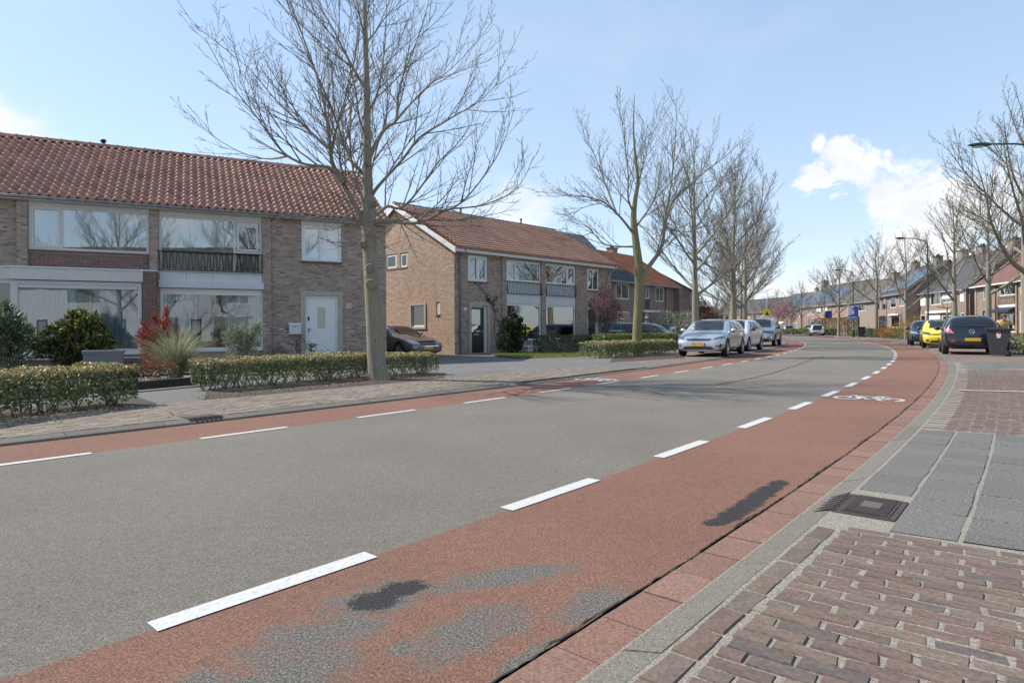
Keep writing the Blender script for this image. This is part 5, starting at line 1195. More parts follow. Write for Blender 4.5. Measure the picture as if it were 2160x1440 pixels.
def pick(cols, n, w=None, var=.18):
    cols = np.array(cols); i = nrg.choice(len(cols), n, p=None if w is None else np.array(w) / sum(w)); return np.clip(cols[i] * nrg.uniform(1 - var, 1 + var, (n, 1)) * nrg.uniform(.94, 1.06, (n, 3)), 0, 1)
GREENS = [(0.075, 0.115, 0.036), (0.10, 0.145, 0.042), (0.06, 0.095, 0.033), (0.13, 0.17, 0.055), (0.085, 0.11, 0.05)]
NEWG = [(0.40, 0.32, 0.12), (0.46, 0.35, 0.16), (0.34, 0.31, 0.10), (0.25, 0.27, 0.085), (0.50, 0.37, 0.23)]
def hedge(name, line, width, h, dens, label, group=None, L=.05, seed=1, base=.16, newtop=.88, greens=GREENS, new=NEWG, stems=True, z=None, round_=.06):
    """line = centre line points; leaves sit on and just inside the clipped box"""
    line = [Vector((p[0], p[1], 0)) for p in line]; o = line[len(line) // 2]; z0 = GZ(o.x, o.y) if z is None else z
    t = thing(name, (o.x, o.y, z0), 0, label, 'hedge', group); seg = [(line[i + 1] - line[i]).length for i in range(len(line) - 1)]; T = sum(seg)
    area = T * (2 * h + width) + 2 * width * h; n = int(area * dens); u = nrg.uniform(0, T, n); face = nrg.choice(4, n, p=np.array([T * h * 1.05, T * h * .8, T * width, 2 * width * h]) / (T * h * 1.85 + T * width + 2 * width * h))
    inn = np.abs(nrg.normal(0, .045, n)) - .02; zz = nrg.uniform(0, 1, n) ** .85 * h; w = nrg.uniform(-.5, .5, n) * width; N = np.zeros((n, 3)); loc = np.zeros((n, 3))
    k = face == 0; loc[k] = np.stack([u[k], width / 2 - inn[k], zz[k]], 1); N[k] = (0, 1, .25)
    k = face == 1; loc[k] = np.stack([u[k], -width / 2 + inn[k], zz[k]], 1); N[k] = (0, -1, .25)
    k = face == 2; loc[k] = np.stack([u[k], w[k], h - inn[k]], 1); N[k] = (0, 0, 1)
    k = face == 3; e = nrg.integers(0, 2, n); loc[k] = np.stack([np.where(e[k] == 0, inn[k], T - inn[k]), w[k], zz[k]], 1); N[k] = np.stack([np.where(e[k] == 0, -1., 1.), np.zeros(k.sum()), np.full(k.sum(), .25)], 1)
    lump = .022 * np.sin(loc[:, 0] * 7.3 + seed) + .02 * np.sin(loc[:, 0] * 17 + loc[:, 2] * 9 + seed * 2) + .012 * np.sin(loc[:, 1] * 21 + seed)
    loc += N * lump[:, None]
    keep = nrg.random(n) < np.clip((loc[:, 2] - base * .25) / base, .06, 1) * (0.82 + .18 * np.sin(loc[:, 0] * 5.1 + seed)); loc, N, n = loc[keep], N[keep], int(keep.sum())
    cum = np.concatenate([[0], np.cumsum(seg)]); i = np.clip(np.searchsorted(cum, np.clip(loc[:, 0], 0, T - 1e-4), 'right') - 1, 0, len(seg) - 1)
    A = np.array([tuple(p) for p in line]); Dv = np.array([tuple((line[j + 1] - line[j]).normalized()) for j in range(len(seg))]); Nv = np.stack([Dv[:, 1], -Dv[:, 0], np.zeros(len(seg))], 1)
    Wp = A[i] + Dv[i] * (loc[:, 0] - cum[i])[:, None] + Nv[i] * loc[:, 1:2]; Wp[:, 2] = loc[:, 2] + .02; Wn = Dv[i] * N[:, 0:1] + Nv[i] * N[:, 1:2]; Wn[:, 2] = N[:, 2]
    Wp -= np.array([o.x, o.y, 0]); Nn = Wn + nrg.normal(0, .55, (n, 3)); Dd = np.cross(Nn, nrg.normal(0, 1, (n, 3))) + np.array([0, 0, .5])
    top = np.clip((loc[:, 2] - h + .14) / .12, 0, 1) * newtop; isnew = nrg.random(n) < np.maximum(top, .14); cols = np.where(isnew[:, None], pick(new, n), pick(greens, n))
    leaves('foliage', Wp, Dd, Nn, L * nrg.uniform(.6, 1.25, n), L * .58 * nrg.uniform(.7, 1.2, n), cols, M_leaf, t)
    if stems:
        mb = MB(); q = random.Random(seed)
        for _ in range(int(T * 9)):
            s = q.uniform(.08, T - .08); j = min(len(seg) - 1, int(np.searchsorted(cum, s, 'right') - 1)); d = line[j + 1] - line[j]; d.normalize(); nn = Vector((d.y, -d.x, 0)); p = line[j] + d * (s - float(cum[j])) + nn * q.uniform(-.2, .2) * width - o
            for _k in range(3):
                a = Vector((p.x, p.y, 0)); b = a + Vector((q.uniform(-.22, .22), q.uniform(-.22, .22), h * q.uniform(.55, .95))); m = a.lerp(b, .4) + Vector((q.uniform(-.03, .03), q.uniform(-.03, .03), 0)); mb.tube([a, m, b], [.011, .008, .004], 4, cap=False)
        mb.build('stems', M_twig, t, 'stuff')
    return t
GH = 'clipped hedges along the pavement'
def off2(a, b, w): d = (b - a).normalized(); return Vector((d.y, -d.x, 0)) * w
# hedge 1 (far left), hedge 2 with the big tree in it, hedge 3 by the silver car
a, b = P(-260, 925, .05), P(293, 853, .05); c = off2(a, b, -.40); hedge('hedge', [a + c, a.lerp(b, .5) + c, b + c], .80, .55, 2700, 'clipped hedge at the far left edge, nearest the camera, brownish on top', GH, .052, 1)
a, b = P(452, 826, .05), P(795, 797, .05); c = off2(a, b, -.42); hedge('hedge', [a + c, b + c - (b - a).normalized() * .05], .84, .535, 2800, 'long clipped hedge left of the big maple trunk, in front of house 80', GH, .045, 2)
a, b = P(806, 797, .05), P(925, 789, .05); c = off2(a, b, -.42); hedge('hedge', [a + c, b + c], .84, .49, 2700, 'short clipped hedge right of the big maple trunk, in front of the brown saloon', GH, .045, 3)
a, b = P(1300, 757, .03), P(1432, 747, .03); c = off2(a, b, -.75); hedge('hedge', [a + c + Vector((-.2, 0, 0)), b + c], 1.3, .55, 1000, 'clipped hedge at the foot of the mossy tree, beside the silver hatchback', GH, .07, 4)
DKG = [(0.045, 0.075, 0.022), (0.055, 0.09, 0.024), (0.07, 0.105, 0.03)]; YG = [(0.17, 0.205, 0.045), (0.20, 0.22, 0.055), (0.14, 0.175, 0.042)]
a, b = PD(1132, 729, 29.0), PD(1275, 730, 30.8); hedge('hedge', [a, b], .8, .82, 600, 'dark green clipped hedge under the living-room windows of the tan brick house', None, .085, 5, base=.05, newtop=.5, greens=DKG, new=YG, stems=False, z=-.05)
a, b = PD(1262, 729, 29.2), PD(1345, 728, 31.2); c_ = PD(1418, 728, 33.0); hedge('hedge', [a, b, c_], .8, .88, 600, 'bright green clipped hedge in front of the black estate car', None, .085, 6, base=.05, newtop=.8, greens=YG, new=YG, stems=False, z=-.05)
HB_ = [RD(s, 5.0) for s in (58.5, 64, 70, 76, 80.5)]; hedge('hedge', HB_, 1.1, .85, 230, 'long low hedge along the far pavement behind the dark litter bin', 'low hedges at the far bend', .13, 7, base=.05, greens=DKG, new=YG, stems=False)
hedge('hedge', [RD(s, 5.0) for s in (44, 47, 50, 53, 57.5)], 1.1, .8, 230, 'low hedge at the far right pavement, partly behind the dark hatchback', 'low hedges at the far bend', .12, 8, base=.05, greens=DKG, new=YG, stems=False)
hedge('hedge', [RD(s, 5.0) for s in (88, 93, 98, 104, 110)], 1.1, .85, 160, 'farthest low hedge left of the small white car', 'low hedges at the far bend', .16, 9, base=.05, greens=DKG, new=YG, stems=False)
a, b = PD(2128, 736, 23.6), PD(2230, 740, 21.2); hedge('hedge', [a, b], .9, .72, 900, 'clipped hedge right of the grey wheelie bin at the right edge', None, .06, 10, newtop=.5, z=.05)
BRN = [(0.17, 0.095, 0.05), (0.21, 0.12, 0.065), (0.13, 0.078, 0.045), (0.24, 0.15, 0.085)]
hedge('beech_hedge', [(41.0, 75.0), (43.6, 79.5), (44.6, 84), (45.2, 92)], 1.2, 2.3, 130, 'tall brown beech hedge holding its dead leaves beyond the blue sign', None, .16, 11, base=.1, newtop=.2, greens=BRN, new=BRN, stems=False)
for pts in ([(-300, 960), (295, 868), (330, 850), (285, 835), (-250, 890)], [(425, 846), (800, 812), (935, 798), (940, 786), (800, 786), (440, 818)], [(1285, 764), (1445, 755), (1440, 742), (1300, 745)]):
    region('hedge_soil', [P(u, v, .05) for u, v in pts], .052, M_soil)
# leaf litter under the hedges
pts = []
for (u0, v0, u1, v1, n) in ((-60, 880, 290, 862, 260), (430, 840, 800, 806, 420), (800, 804, 930, 794, 130), (1290, 760, 1430, 752, 60), (0, 900, 900, 835, 70), (950, 800, 1250, 800, 40)):
    for _ in range(n):
        f = rnd.random(); p = P(u0 + (u1 - u0) * f, v0 + (v1 - v0) * f, .05); pts.append((p.x + rnd.gauss(0, .16), p.y + rnd.gauss(0, .13), .062 + rnd.uniform(0, .012)))
C = np.array(pts); n = len(C); leaves('leaf_litter', C, nrg.normal(0, 1, (n, 3)) * (1, 1, .25), np.array([0, 0, 1.]) + nrg.normal(0, .3, (n, 3)), .045 * nrg.uniform(.5, 1.2, n), .028, pick([(0.22, 0.15, 0.08), (0.30, 0.21, 0.12), (0.15, 0.10, 0.06), (0.38, 0.30, 0.19)], n), M_leafm, None)
# ================================================================== GARDENS
def vvec(n): v = nrg.normal(0, 1, (n, 3)); return v / np.linalg.norm(v, axis=1)[:, None]
def shrub(name, x, y, z, label, cat, blobs, n, L, W, cols, w=None, mat=None, up=.5, stems=6, tipcol=None, tipfrac=0, group=None, rag=0, fill=.35, scol=None):
    """blobs: (dx, dy, z, rx, ry, rz) lumps of foliage"""
    t = thing(name, (x, y, z), 0, label, cat, group); B = np.array(blobs, float)
    if rag:                                          # sprays that break the outline
        i = nrg.integers(0, len(B), rag); d = vvec(rag); d[:, 2] = np.abs(d[:, 2]) * .9; s_ = nrg.uniform(.07, .16, (rag, 1)); B = np.concatenate([B, np.concatenate([B[i, :3] + d * B[i, 3:] * nrg.uniform(.85, 1.12, (rag, 1)), s_, s_, s_ * 1.3], 1)])
    vol = None; vol = B[:, 3] * B[:, 4] + B[:, 3] * B[:, 5]; i = nrg.choice(len(B), n, p=vol / vol.sum())
    d = vvec(n); r = 1 - np.abs(nrg.normal(0, fill, n)); r = np.clip(r, .1, 1.08); C = B[i, :3] + d * B[i, 3:] * r[:, None]; ok = C[:, 2] > .02; C, d, r = C[ok], d[ok], r[ok]; n = len(C)
    D = d + np.array([0, 0, up]) + nrg.normal(0, .45, (n, 3)); N = d * .5 + nrg.normal(0, .7, (n, 3)) + np.array([0, 0, .5]); cc = pick(cols, n, w)
    if tipcol: k = (nrg.random(n) < tipfrac * np.clip((C[:, 2] / C[:, 2].max()) * 1.4 - .2, 0, 1)) & (r > .7); cc[k] = pick(tipcol, int(k.sum()))
    leaves('foliage', C, D, N, L * nrg.uniform(.6, 1.3, n), W * nrg.uniform(.7, 1.2, n), cc, mat or M_leaf, t)
    if stems:
        mb = MB(); q = random.Random(int(abs(x * 100)))
        for k in range(stems):
            b = B[q.randrange(len(B))]; e = Vector((b[0] + q.uniform(-.5, .5) * b[3], b[1] + q.uniform(-.5, .5) * b[4], b[2] + b[5] * .4)); s0 = Vector((q.uniform(-.07, .07), q.uniform(-.07, .07), 0)); m = s0.lerp(e, .5) + Vector((q.uniform(-.06, .06), q.uniform(-.06, .06), .05)); mb.tube([s0, m, e], [.016, .012, .005], 5, cap=False)
        mb.build('stems', scol or M_twig, t, 'stuff')
    return t
def blades(name, x, y, z, label, n, h, spread, cols, w0=.007, arch=1.0, cat='grass clump', parent=None):
    V = []; Fc = []; Cc = []; q = random.Random(n)
    for k in range(n):
        a = q.uniform(0, 6.283); r0 = q.uniform(0, .12); hh = h * q.uniform(.55, 1.1); sp = spread * q.uniform(.1, 1.1) * arch; c = np.array(cols[q.randrange(len(cols))]) * q.uniform(.8, 1.2); o = len(V); sx, sy = -math.sin(a), math.cos(a)
        for j in range(5):
            f = j / 4; rr = r0 + sp * f ** 1.8; zz = hh * (1.55 * f - .62 * f * f * (1 if sp < spread * .6 else 1.35)) ; ww = w0 * (1 - f * .85)
            cx, cy = math.cos(a) * rr, math.sin(a) * rr; V += [(cx - sx * ww, cy - sy * ww, max(.01, zz)), (cx + sx * ww, cy + sy * ww, max(.01, zz))]; Cc += [c, c]
        for j in range(4): Fc.append((o + 2 * j, o + 2 * j + 1, o + 2 * j + 3, o + 2 * j + 2))
    me = bpy.data.meshes.new('blades'); me.from_pydata(V, [], Fc); a = me.color_attributes.new('Col', 'FLOAT_COLOR', 'POINT'); a.data.foreach_set('color', np.concatenate([np.array(Cc), np.ones((len(Cc), 1))], 1).ravel().astype(np.float32)); me.materials.append(M_leafm)
    t = thing(name, (x, y, z), 0, label, cat); link('blades', me, t, 'stuff'); return t
# garden floor of house 80 with its low dark edging, and the walk between the hedges
def h1p(s, back, z=0): p = H1.o + H1.d * s - H1.n * back; return Vector((p.x, p.y, z))
region('garden_bed', [h1p(-6, -4.6), h1p(9.0, -4.3), h1p(9.0, 0), h1p(-6, 0)], .02, M_soil)
region('front_path', [h1p(8.2, -4.9), h1p(11.5, -5.0), h1p(11.5, 0), h1p(8.2, 0)], .032, M_tile)
ed = MB(); a, b = P(255, 826, .05), P(455, 808, .05); d = (b - a).normalized(); nn = Vector((-d.y, d.x, 0)) * .12; a = a - d * 4.5
ed.prism([a, b, b + nn, a + nn], (0, 0, .16)); tag(ed.build('garden_edging', plain('dark_edging', (.045, .042, .038), .9, vary=.4, scale=8, bump=.4)), 'low dark concrete edging between the path and the garden of house 80', 'edging')
def gp(u, v, Y): return PD(u, v, Y)
OLE = [(0.055, 0.085, 0.035), (0.08, 0.115, 0.05), (0.15, 0.18, 0.09), (0.04, 0.06, 0.03)]
p = gp(22, 770, 14.0); shrub('oleander_shrub', p.x, p.y, 0, 'tall green shrub with long narrow leaves at the left edge before the bay window', 'shrub', [(-.1, 0, .6, .6, .45, .6), (-.15, 0, 1.25, .5, .4, .5), (.1, 0, 1.05, .4, .3, .45)], 3200, .17, .028, OLE, up=.7, fill=.45, stems=9, rag=14)
p = gp(158, 775, 16.6); shrub('mahonia_shrub', p.x, p.y, 0, 'broad glossy yellow-green shrub in front of the bay window', 'shrub', [(-.45, 0, .85, .58, .5, .45), (.15, 0, 1.05, .62, .5, .45), (.55, 0, .75, .52, .45, .45), (-.05, 0, .4, .55, .45, .35), (.2, 0, 1.38, .38, .3, .26), (-.8, 0, .68, .32, .3, .28)], 5200, .15, .055,
       [(0.055, 0.08, 0.02), (0.04, 0.06, 0.016), (0.11, 0.13, 0.03), (0.17, 0.17, 0.04)], [4, 3, 3.5, 2], tipcol=[(0.34, 0.30, 0.07), (0.27, 0.28, 0.06)], tipfrac=.55, fill=.42, stems=14, up=.35, rag=38)
mb = MB(); pl = thing('planter_box', (*h1p(2.9, -4.2).xy, 0), R(90 - 62.8), 'grey rectangular planter box in front of the yellow-green shrub', 'planter'); M_plant = plain('grey_planter', (.17, .18, .21), .45, vary=.08)
mb.box(-.42, .42, -.17, .17, 0, .58); mb.build('box', M_plant, pl); mb = MB(); mb.bbox(-.45, .45, -.2, .2, .58, .66, .012); mb.build('rim', M_plant, pl); mb = MB(); mb.box(-.36, .36, -.13, .13, .655, .664); mb.build('soil', M_soil, pl)
RED = [(0.36, 0.028, 0.025), (0.46, 0.05, 0.035), (0.27, 0.022, 0.024), (0.42, 0.09, 0.05)]
p = gp(330, 772, 15.2); shrub('photinia_shrub', p.x, p.y, 0, 'shrub with bright red young leaves between the two living-room windows', 'shrub', [(-.28, 0, .95, .22, .2, .32), (0, 0, 1.05, .3, .25, .38), (.22, 0, 1.25, .16, .15, .28), (.0, .0, .6, .4, .3, .4), (.38, 0, .95, .16, .15, .25), (-.05, 0, 1.45, .09, .09, .16), (.26, 0, 1.58, .08, .08, .16), (-.33, 0, 1.32, .07, .07, .1)], 2600, .09, .034, RED + [(0.09, 0.09, 0.03)], [3, 3, 2, 2, 1.6], up=1.0, fill=.5, stems=14)
p = gp(372, 782, 14.0); blades('pampas_grass', p.x, p.y, 0, 'arching clump of grey-green ornamental grass beside the red-leaved shrub', 1100, 1.3, 1.5, [(0.28, 0.30, 0.16), (0.19, 0.24, 0.10), (0.38, 0.36, 0.23), (0.46, 0.43, 0.31), (0.17, 0.22, 0.085)], .0055)
SIL = [(0.26, 0.28, 0.19), (0.34, 0.355, 0.26), (0.18, 0.205, 0.13), (0.42, 0.43, 0.34)]
p = gp(508, 770, 16.6); shrub('olive_shrub', p.x, p.y, 0, 'loose silvery olive-like shrub before the right living-room window', 'shrub', [(0, 0, .55, .42, .38, .4), (-.25, 0, .95, .28, .25, .35), (.25, 0, .95, .32, .25, .4), (.48, 0, 1.2, .2, .18, .25), (0, 0, 1.0, .25, .25, .4)], 5200, .075, .02, SIL, up=1.3, fill=.5, stems=20, scol=M_twigG)
p = gp(340, 800, 13.2); shrub('red_azalea', p.x, p.y, .0, 'low rounded shrub with salmon-red tips at the right end of the first hedge', 'shrub', [(0, 0, .3, .36, .3, .24), (-.3, 0, .26, .3, .3, .22)], 1300, .042, .022, GREENS[:3] + [(0.15, 0.09, 0.03)], tipcol=[(0.5, .10, .07), (0.42, .14, .08)], tipfrac=.7, fill=.2, stems=0)
p = gp(577, 752, 18.3); shrub('spurge_plant', p.x, p.y, 0, 'small yellow-green flowering plant below the mailbox', 'plant', [(0, 0, .28, .22, .2, .22)], 380, .06, .02, [(0.24, 0.23, 0.05), (0.16, 0.19, 0.045)], up=1.0)
p = gp(585, 735, 20.5); shrub('lavender_shrub', p.x, p.y, 0, 'low dark greyish shrub against the brick pier by the mailbox', 'shrub', [(0, 0, .35, .4, .3, .3)], 900, .06, .012, [(0.075, 0.075, 0.06), (0.10, 0.10, 0.08)], up=1.2)
p = gp(658, 745, 19.3); shrub('rose_bush', p.x, p.y, 0, 'small rose bush with reddish leaves in front of the white door', 'shrub', [(0, 0, .62, .2, .18, .17), (.05, 0, .3, .12, .12, .2)], 190, .06, .035, [(0.16, 0.08, 0.045), (0.12, 0.11, 0.04), (0.22, 0.09, 0.05)], fill=.4, stems=10)
p = gp(630, 735, 20.8); shrub('rose_bush', p.x, p.y, 0, 'thin rose bush with dark leaves under the mailbox', 'shrub', [(0, 0, .7, .3, .2, .35)], 130, .06, .035, [(0.045, 0.055, 0.03), (0.06, 0.07, 0.03)], fill=.4, stems=9)
p = gp(685, 748, 18.6); shrub('heather_cushion', p.x, p.y, 0, 'low pale green cushion plant in front of the white door', 'plant', [(0, 0, .28, .5, .35, .3), (-.35, 0, .2, .3, .3, .2)], 2000, .035, .012, [(0.17, 0.19, 0.10), (0.22, 0.23, 0.13), (0.13, 0.15, 0.08)], up=1.0, fill=.2, stems=0)
# front garden of the second house
LW = [PD(u, v, Y) for u, v, Y in ((1035, 742, 27.2), (1090, 750, 24.0), (1290, 748, 24.6), (1300, 735, 28.0), (1130, 730, 30.0))]
LWN = [(*p_.xy, 0) for p_ in LW]; region('lawn', LWN, .018, plain('lawn_soil', (.07, .085, .028), .95, vary=.3, scale=6))
def inpoly(x, y, poly):
    c = False; j = len(poly) - 1
    for i in range(len(poly)):
        if (poly[i][1] > y) != (poly[j][1] > y) and x < (poly[j][0] - poly[i][0]) * (y - poly[i][1]) / (poly[j][1] - poly[i][1]) + poly[i][0]: c = not c
        j = i
    return c
xs = [p_[0] for p_ in LWN]; ys = [p_[1] for p_ in LWN]; pts = []
while len(pts) < 9000:
    x, y = rnd.uniform(min(xs), max(xs)), rnd.uniform(min(ys), max(ys))
    if inpoly(x, y, LWN): pts.append((x, y, .05))
C = np.array(pts); n = len(C); leaves('grass', C, np.array([0, 0, 1.]) + nrg.normal(0, .45, (n, 3)), nrg.normal(0, 1, (n, 3)), .11 * nrg.uniform(.6, 1.3, n), .014, pick([(0.20, 0.25, 0.05), (0.25, 0.29, 0.065), (0.15, 0.20, 0.04), (0.29, 0.27, 0.09)], n), M_leafm, None)
p = PD(1078, 735, 28.2); shrub('holly_bush', p.x, p.y, -.05, 'dark rounded evergreen bush beside the black front door', 'shrub', [(0, 0, .75, .62, .6, .72), (.05, 0, 1.25, .5, .5, .55), (-.1, 0, .4, .6, .6, .45)], 6500, .10, .06, [(0.03, 0.05, 0.018), (0.042, 0.065, 0.022), (0.024, 0.04, 0.016), (0.07, 0.085, 0.035)], fill=.24, stems=0, rag=40)
p = PD(1275, 728, 31.6); pt = shrub('plum_tree', p.x, p.y, 0, 'small purple-leaved plum tree with round crown by the tan brick house', 'tree', [(0, 0, 2.25, .82, .8, .85), (-.45, 0, 2.0, .5, .5, .65), (.4, 0, 2.0, .55, .5, .7), (0, 0, 3.0, .4, .4, .45), (0, 0, 1.35, .35, .35, .45)], 4200, .085, .042, [(0.13, 0.055, 0.06), (0.19, 0.095, 0.10), (0.095, 0.045, 0.05), (0.27, 0.16, 0.155)], fill=.34, stems=26, mat=M_leafm)
mb = MB(); mb.tube([(0, 0, -.1), (.03, 0, .5), (0, 0, 1.1)], [.09, .07, .05], 8, cap=False); mb.build('trunk', M_twig, pt)
# climber on the brick wall above the black door
cl = thing('climbing_plant', (H2.o.x, H2.o.y, 0), R(90 - 44.3), 'sparse dark climbing plant on the brick wall right of the black door', 'climber'); mb = MB(); q = random.Random(3); V = []
for pts in ([(2.75, 0), (2.55, 1.0), (2.6, 1.8), (2.3, 2.5), (1.9, 2.9), (1.55, 3.2), (1.3, 3.35)], [(2.6, 1.9), (2.45, 2.5), (2.75, 2.75)], [(2.3, 2.5), (2.0, 2.62)], [(2.7, .5), (2.95, 1.1), (2.8, 1.7)]):
    pp = [Vector((a, -.03, b)) for a, b in pts]; mb.tube(pp, .012, 4, cap=False)
    for _ in range(40): a_, d_ = at(pp, q.random()); V.append((a_.x + q.gauss(0, .07), -.05 - abs(q.gauss(0, .03)), a_.z + q.gauss(0, .07)))
mb.build('stem', M_twig, cl); C = np.array(V); n = len(C); leaves('foliage', C, nrg.normal(0, 1, (n, 3)), np.array([0, -1., 0]) + nrg.normal(0, .4, (n, 3)), .085, .06, pick([(0.07, 0.04, 0.035), (0.05, 0.045, 0.03), (0.10, 0.05, 0.04)], n), M_leafm, cl)
mb = MB(); p = PD(1122, 725, 29.5); tr = thing('garden_trough', (p.x, p.y, -.03), R(45), 'white stone trough beside the dark evergreen bush', 'trough'); mb.bbox(-.5, .5, -.2, .2, 0, .38, .02); mb.build('basin', M_white, tr); mb = MB(); mb.box(-.55, .55, -.25, .25, .30, .36); mb.build('rim', M_white, tr)
p = PD(1196, 733, 28.6); bs = thing('twig_shrub', (p.x, p.y, 0), 0, 'small bare twiggy shrub on the lawn before the dark hedge', 'shrub'); mb = MB(); q = random.Random(8)
for _ in range(26): d = Vector((q.uniform(-.7, .7), q.uniform(-.7, .7), 1)); ps, rr = shoot(Vector((0, 0, 0)), d, q.uniform(.4, .7), .008, .003, 5, .02, .12, q); mb.tube(ps, rr, 3, cap=False)
mb.build('stems', M_twigG, bs, 'stuff')
p = PD(1400, 722, 37.5); shrub('silver_shrub', p.x, p.y, 0, 'large silvery-green rounded shrub right of the black estate car', 'shrub', [(-.1, 0, 1.5, .95, .9, .75), (1.2, .2, 1.2, 1.1, .9, 1.0), (.4, 0, .7, 1.2, .9, .7)], 4200, .14, .045, SIL + [(0.10, 0.12, 0.05)], fill=.25, stems=0, up=.6)
p = PD(1448, 722, 40.5); shrub('green_shrub', p.x, p.y, 0, 'olive-green tall shrub behind the silver hatchback', 'shrub', [(0, 0, 1.2, .9, .8, 1.2), (.7, 0, .8, .7, .7, .8)], 2400, .14, .05, [(0.12, 0.13, 0.05), (0.16, 0.16, 0.07), (0.09, 0.10, 0.04)], fill=.25, stems=0, up=.6)
p = PD(1484, 712, 62); shrub('orange_tree', p.x, p.y, 0, 'small tree with orange-red young leaves behind the mossy trunk', 'tree', [(0, 0, 2.2, 1.5, 1.3, 1.5), (-.2, 0, 3.3, .9, .9, .9), (1.0, 0, 1.5, 1.0, .9, 1.2), (-3.3, 0, 3.0, .9, .9, .9)], 3800, .17, .09, [(0.36, 0.12, 0.05), (0.28, 0.14, 0.05), (0.42, 0.09, 0.05), (0.20, 0.17, 0.06)], fill=.35, stems=18, mat=M_leafm)
p = PD(1655, 700, 118); shrub('blossom_tree', p.x, p.y, 0, 'pink blossom tree in front of the farthest pinkish house', 'tree', [(0, 0, 4.6, 2.4, 2, 2.0), (-1.4, 0, 3.4, 1.5, 1.4, 1.3), (1.2, 0, 3.3, 1.4, 1.2, 1.3)], 2600, .22, .13, [(0.38, 0.17, 0.20), (0.46, 0.24, 0.26), (0.28, 0.12, 0.14)], fill=.45, stems=26, mat=M_petal)
p = PD(1903, 705, 47); shrub('forsythia_shrub', p.x, p.y, 0, 'yellow-orange flowering shrub left of the dark hatchback', 'shrub', [(0, 0, .9, .9, .7, .75), (.9, 0, 1.2, .7, .6, .8), (-1.2, 0, .6, .6, .5, .4)], 1700, .11, .05, [(0.42, 0.24, 0.03), (0.30, 0.22, 0.04), (0.14, 0.16, 0.04), (0.45, 0.17, 0.05)], fill=.35, stems=0)
p = PD(1868, 704, 52); shrub('orange_shrub', p.x, p.y, 0, 'low orange shrub in front of the solar-roofed house', 'shrub', [(0, 0, .7, .8, .6, .55)], 700, .12, .05, [(0.42, 0.16, 0.06), (0.34, 0.15, 0.05)], fill=.35, stems=0)
p = PD(1998, 700, 54); mb = MB(); bs = thing('trained_tree', (p.x, p.y, 0), 0, 'small bare tree trained flat in front of the white roller shutters', 'tree'); q = random.Random(4); mb.tube([(0, 0, 0), (0, 0, 3.0)], [.09, .06], 8); mb.build('trunk', M_twig, bs); mb = MB()
for z_ in (1.5, 2.1, 2.7):
    for sg in (-1, 1):
        ps, rr = shoot(Vector((0, 0, z_)), Vector((sg * .8, sg * .5, .05)), 1.6, .05, .02, 6, .01, .04, q); mb.tube(ps, rr, 5, cap=False); ramify(mb, ps, rr, q, .5, 7, 2, .01, .1, .25)
mb.build('crown', M_twig, bs)

# ================================================================== CARS
def paint(name, c, metal=.3, rough=.28): t = NT(name); t.col(c); t.set(rough=rough, metal=metal, coat=1.0); t.b.inputs['Coat Roughness'].default_value = .05; return t.mat
P_sil, P_wht, P_gry, P_nvy, P_yel, P_frd, P_brn, P_blk = paint('silver_paint', (.52, .54, .57), .55), paint('white_paint', (.72, .73, .74), .1), paint('steel_blue_paint', (.30, .33, .38), .5), paint('midnight_paint', (.006, .009, .020), .1), paint('yellow_paint', (.80, .62, .02), 0), paint('dark_blue_paint', (.010, .014, .030), .2), paint('brown_paint', (.20, .165, .145), .5), paint('black_paint', (.006, .006, .008), .1)
M_cglass = NT('car_glass'); M_cglass.col((.018, .022, .026)); M_cglass.set(rough=.03, spec=.55); M_cglass = M_cglass.mat
M_tyre = plain('tyre', (.022, .022, .022), .85); M_rim = plain('alloy', (.48, .49, .50), .3, .8, vary=.05); M_trim = plain('black_plastic', (.02, .02, .021), .6); M_lamp = NT('headlamp'); M_lamp.col((.50, .54, .58)); M_lamp.set(rough=.08, metal=.5, coat=1); M_lamp = M_lamp.mat
M_tail = NT('tail_lamp'); M_tail.col((.38, .012, .016)); M_tail.set(rough=.1, coat=1); M_tail = M_tail.mat; M_tailp = NT('pink_tail_lamp'); M_tailp.col((.50, .16, .20)); M_tailp.set(rough=.1, coat=1); M_tailp = M_tailp.mat
M_plate = plain('yellow_plate', (.78, .42, .015), .5, vary=.04); M_pblue = plain('plate_blue', (.03, .09, .40), .5); M_chrome = plain('chrome', (.7, .7, .72), .12, 1.0, vary=.02)
M_dlamp = NT('dark_lamp'); M_dlamp.col((.05, .055, .065)); M_dlamp.set(rough=.08, coat=1); M_dlamp = M_dlamp.mat
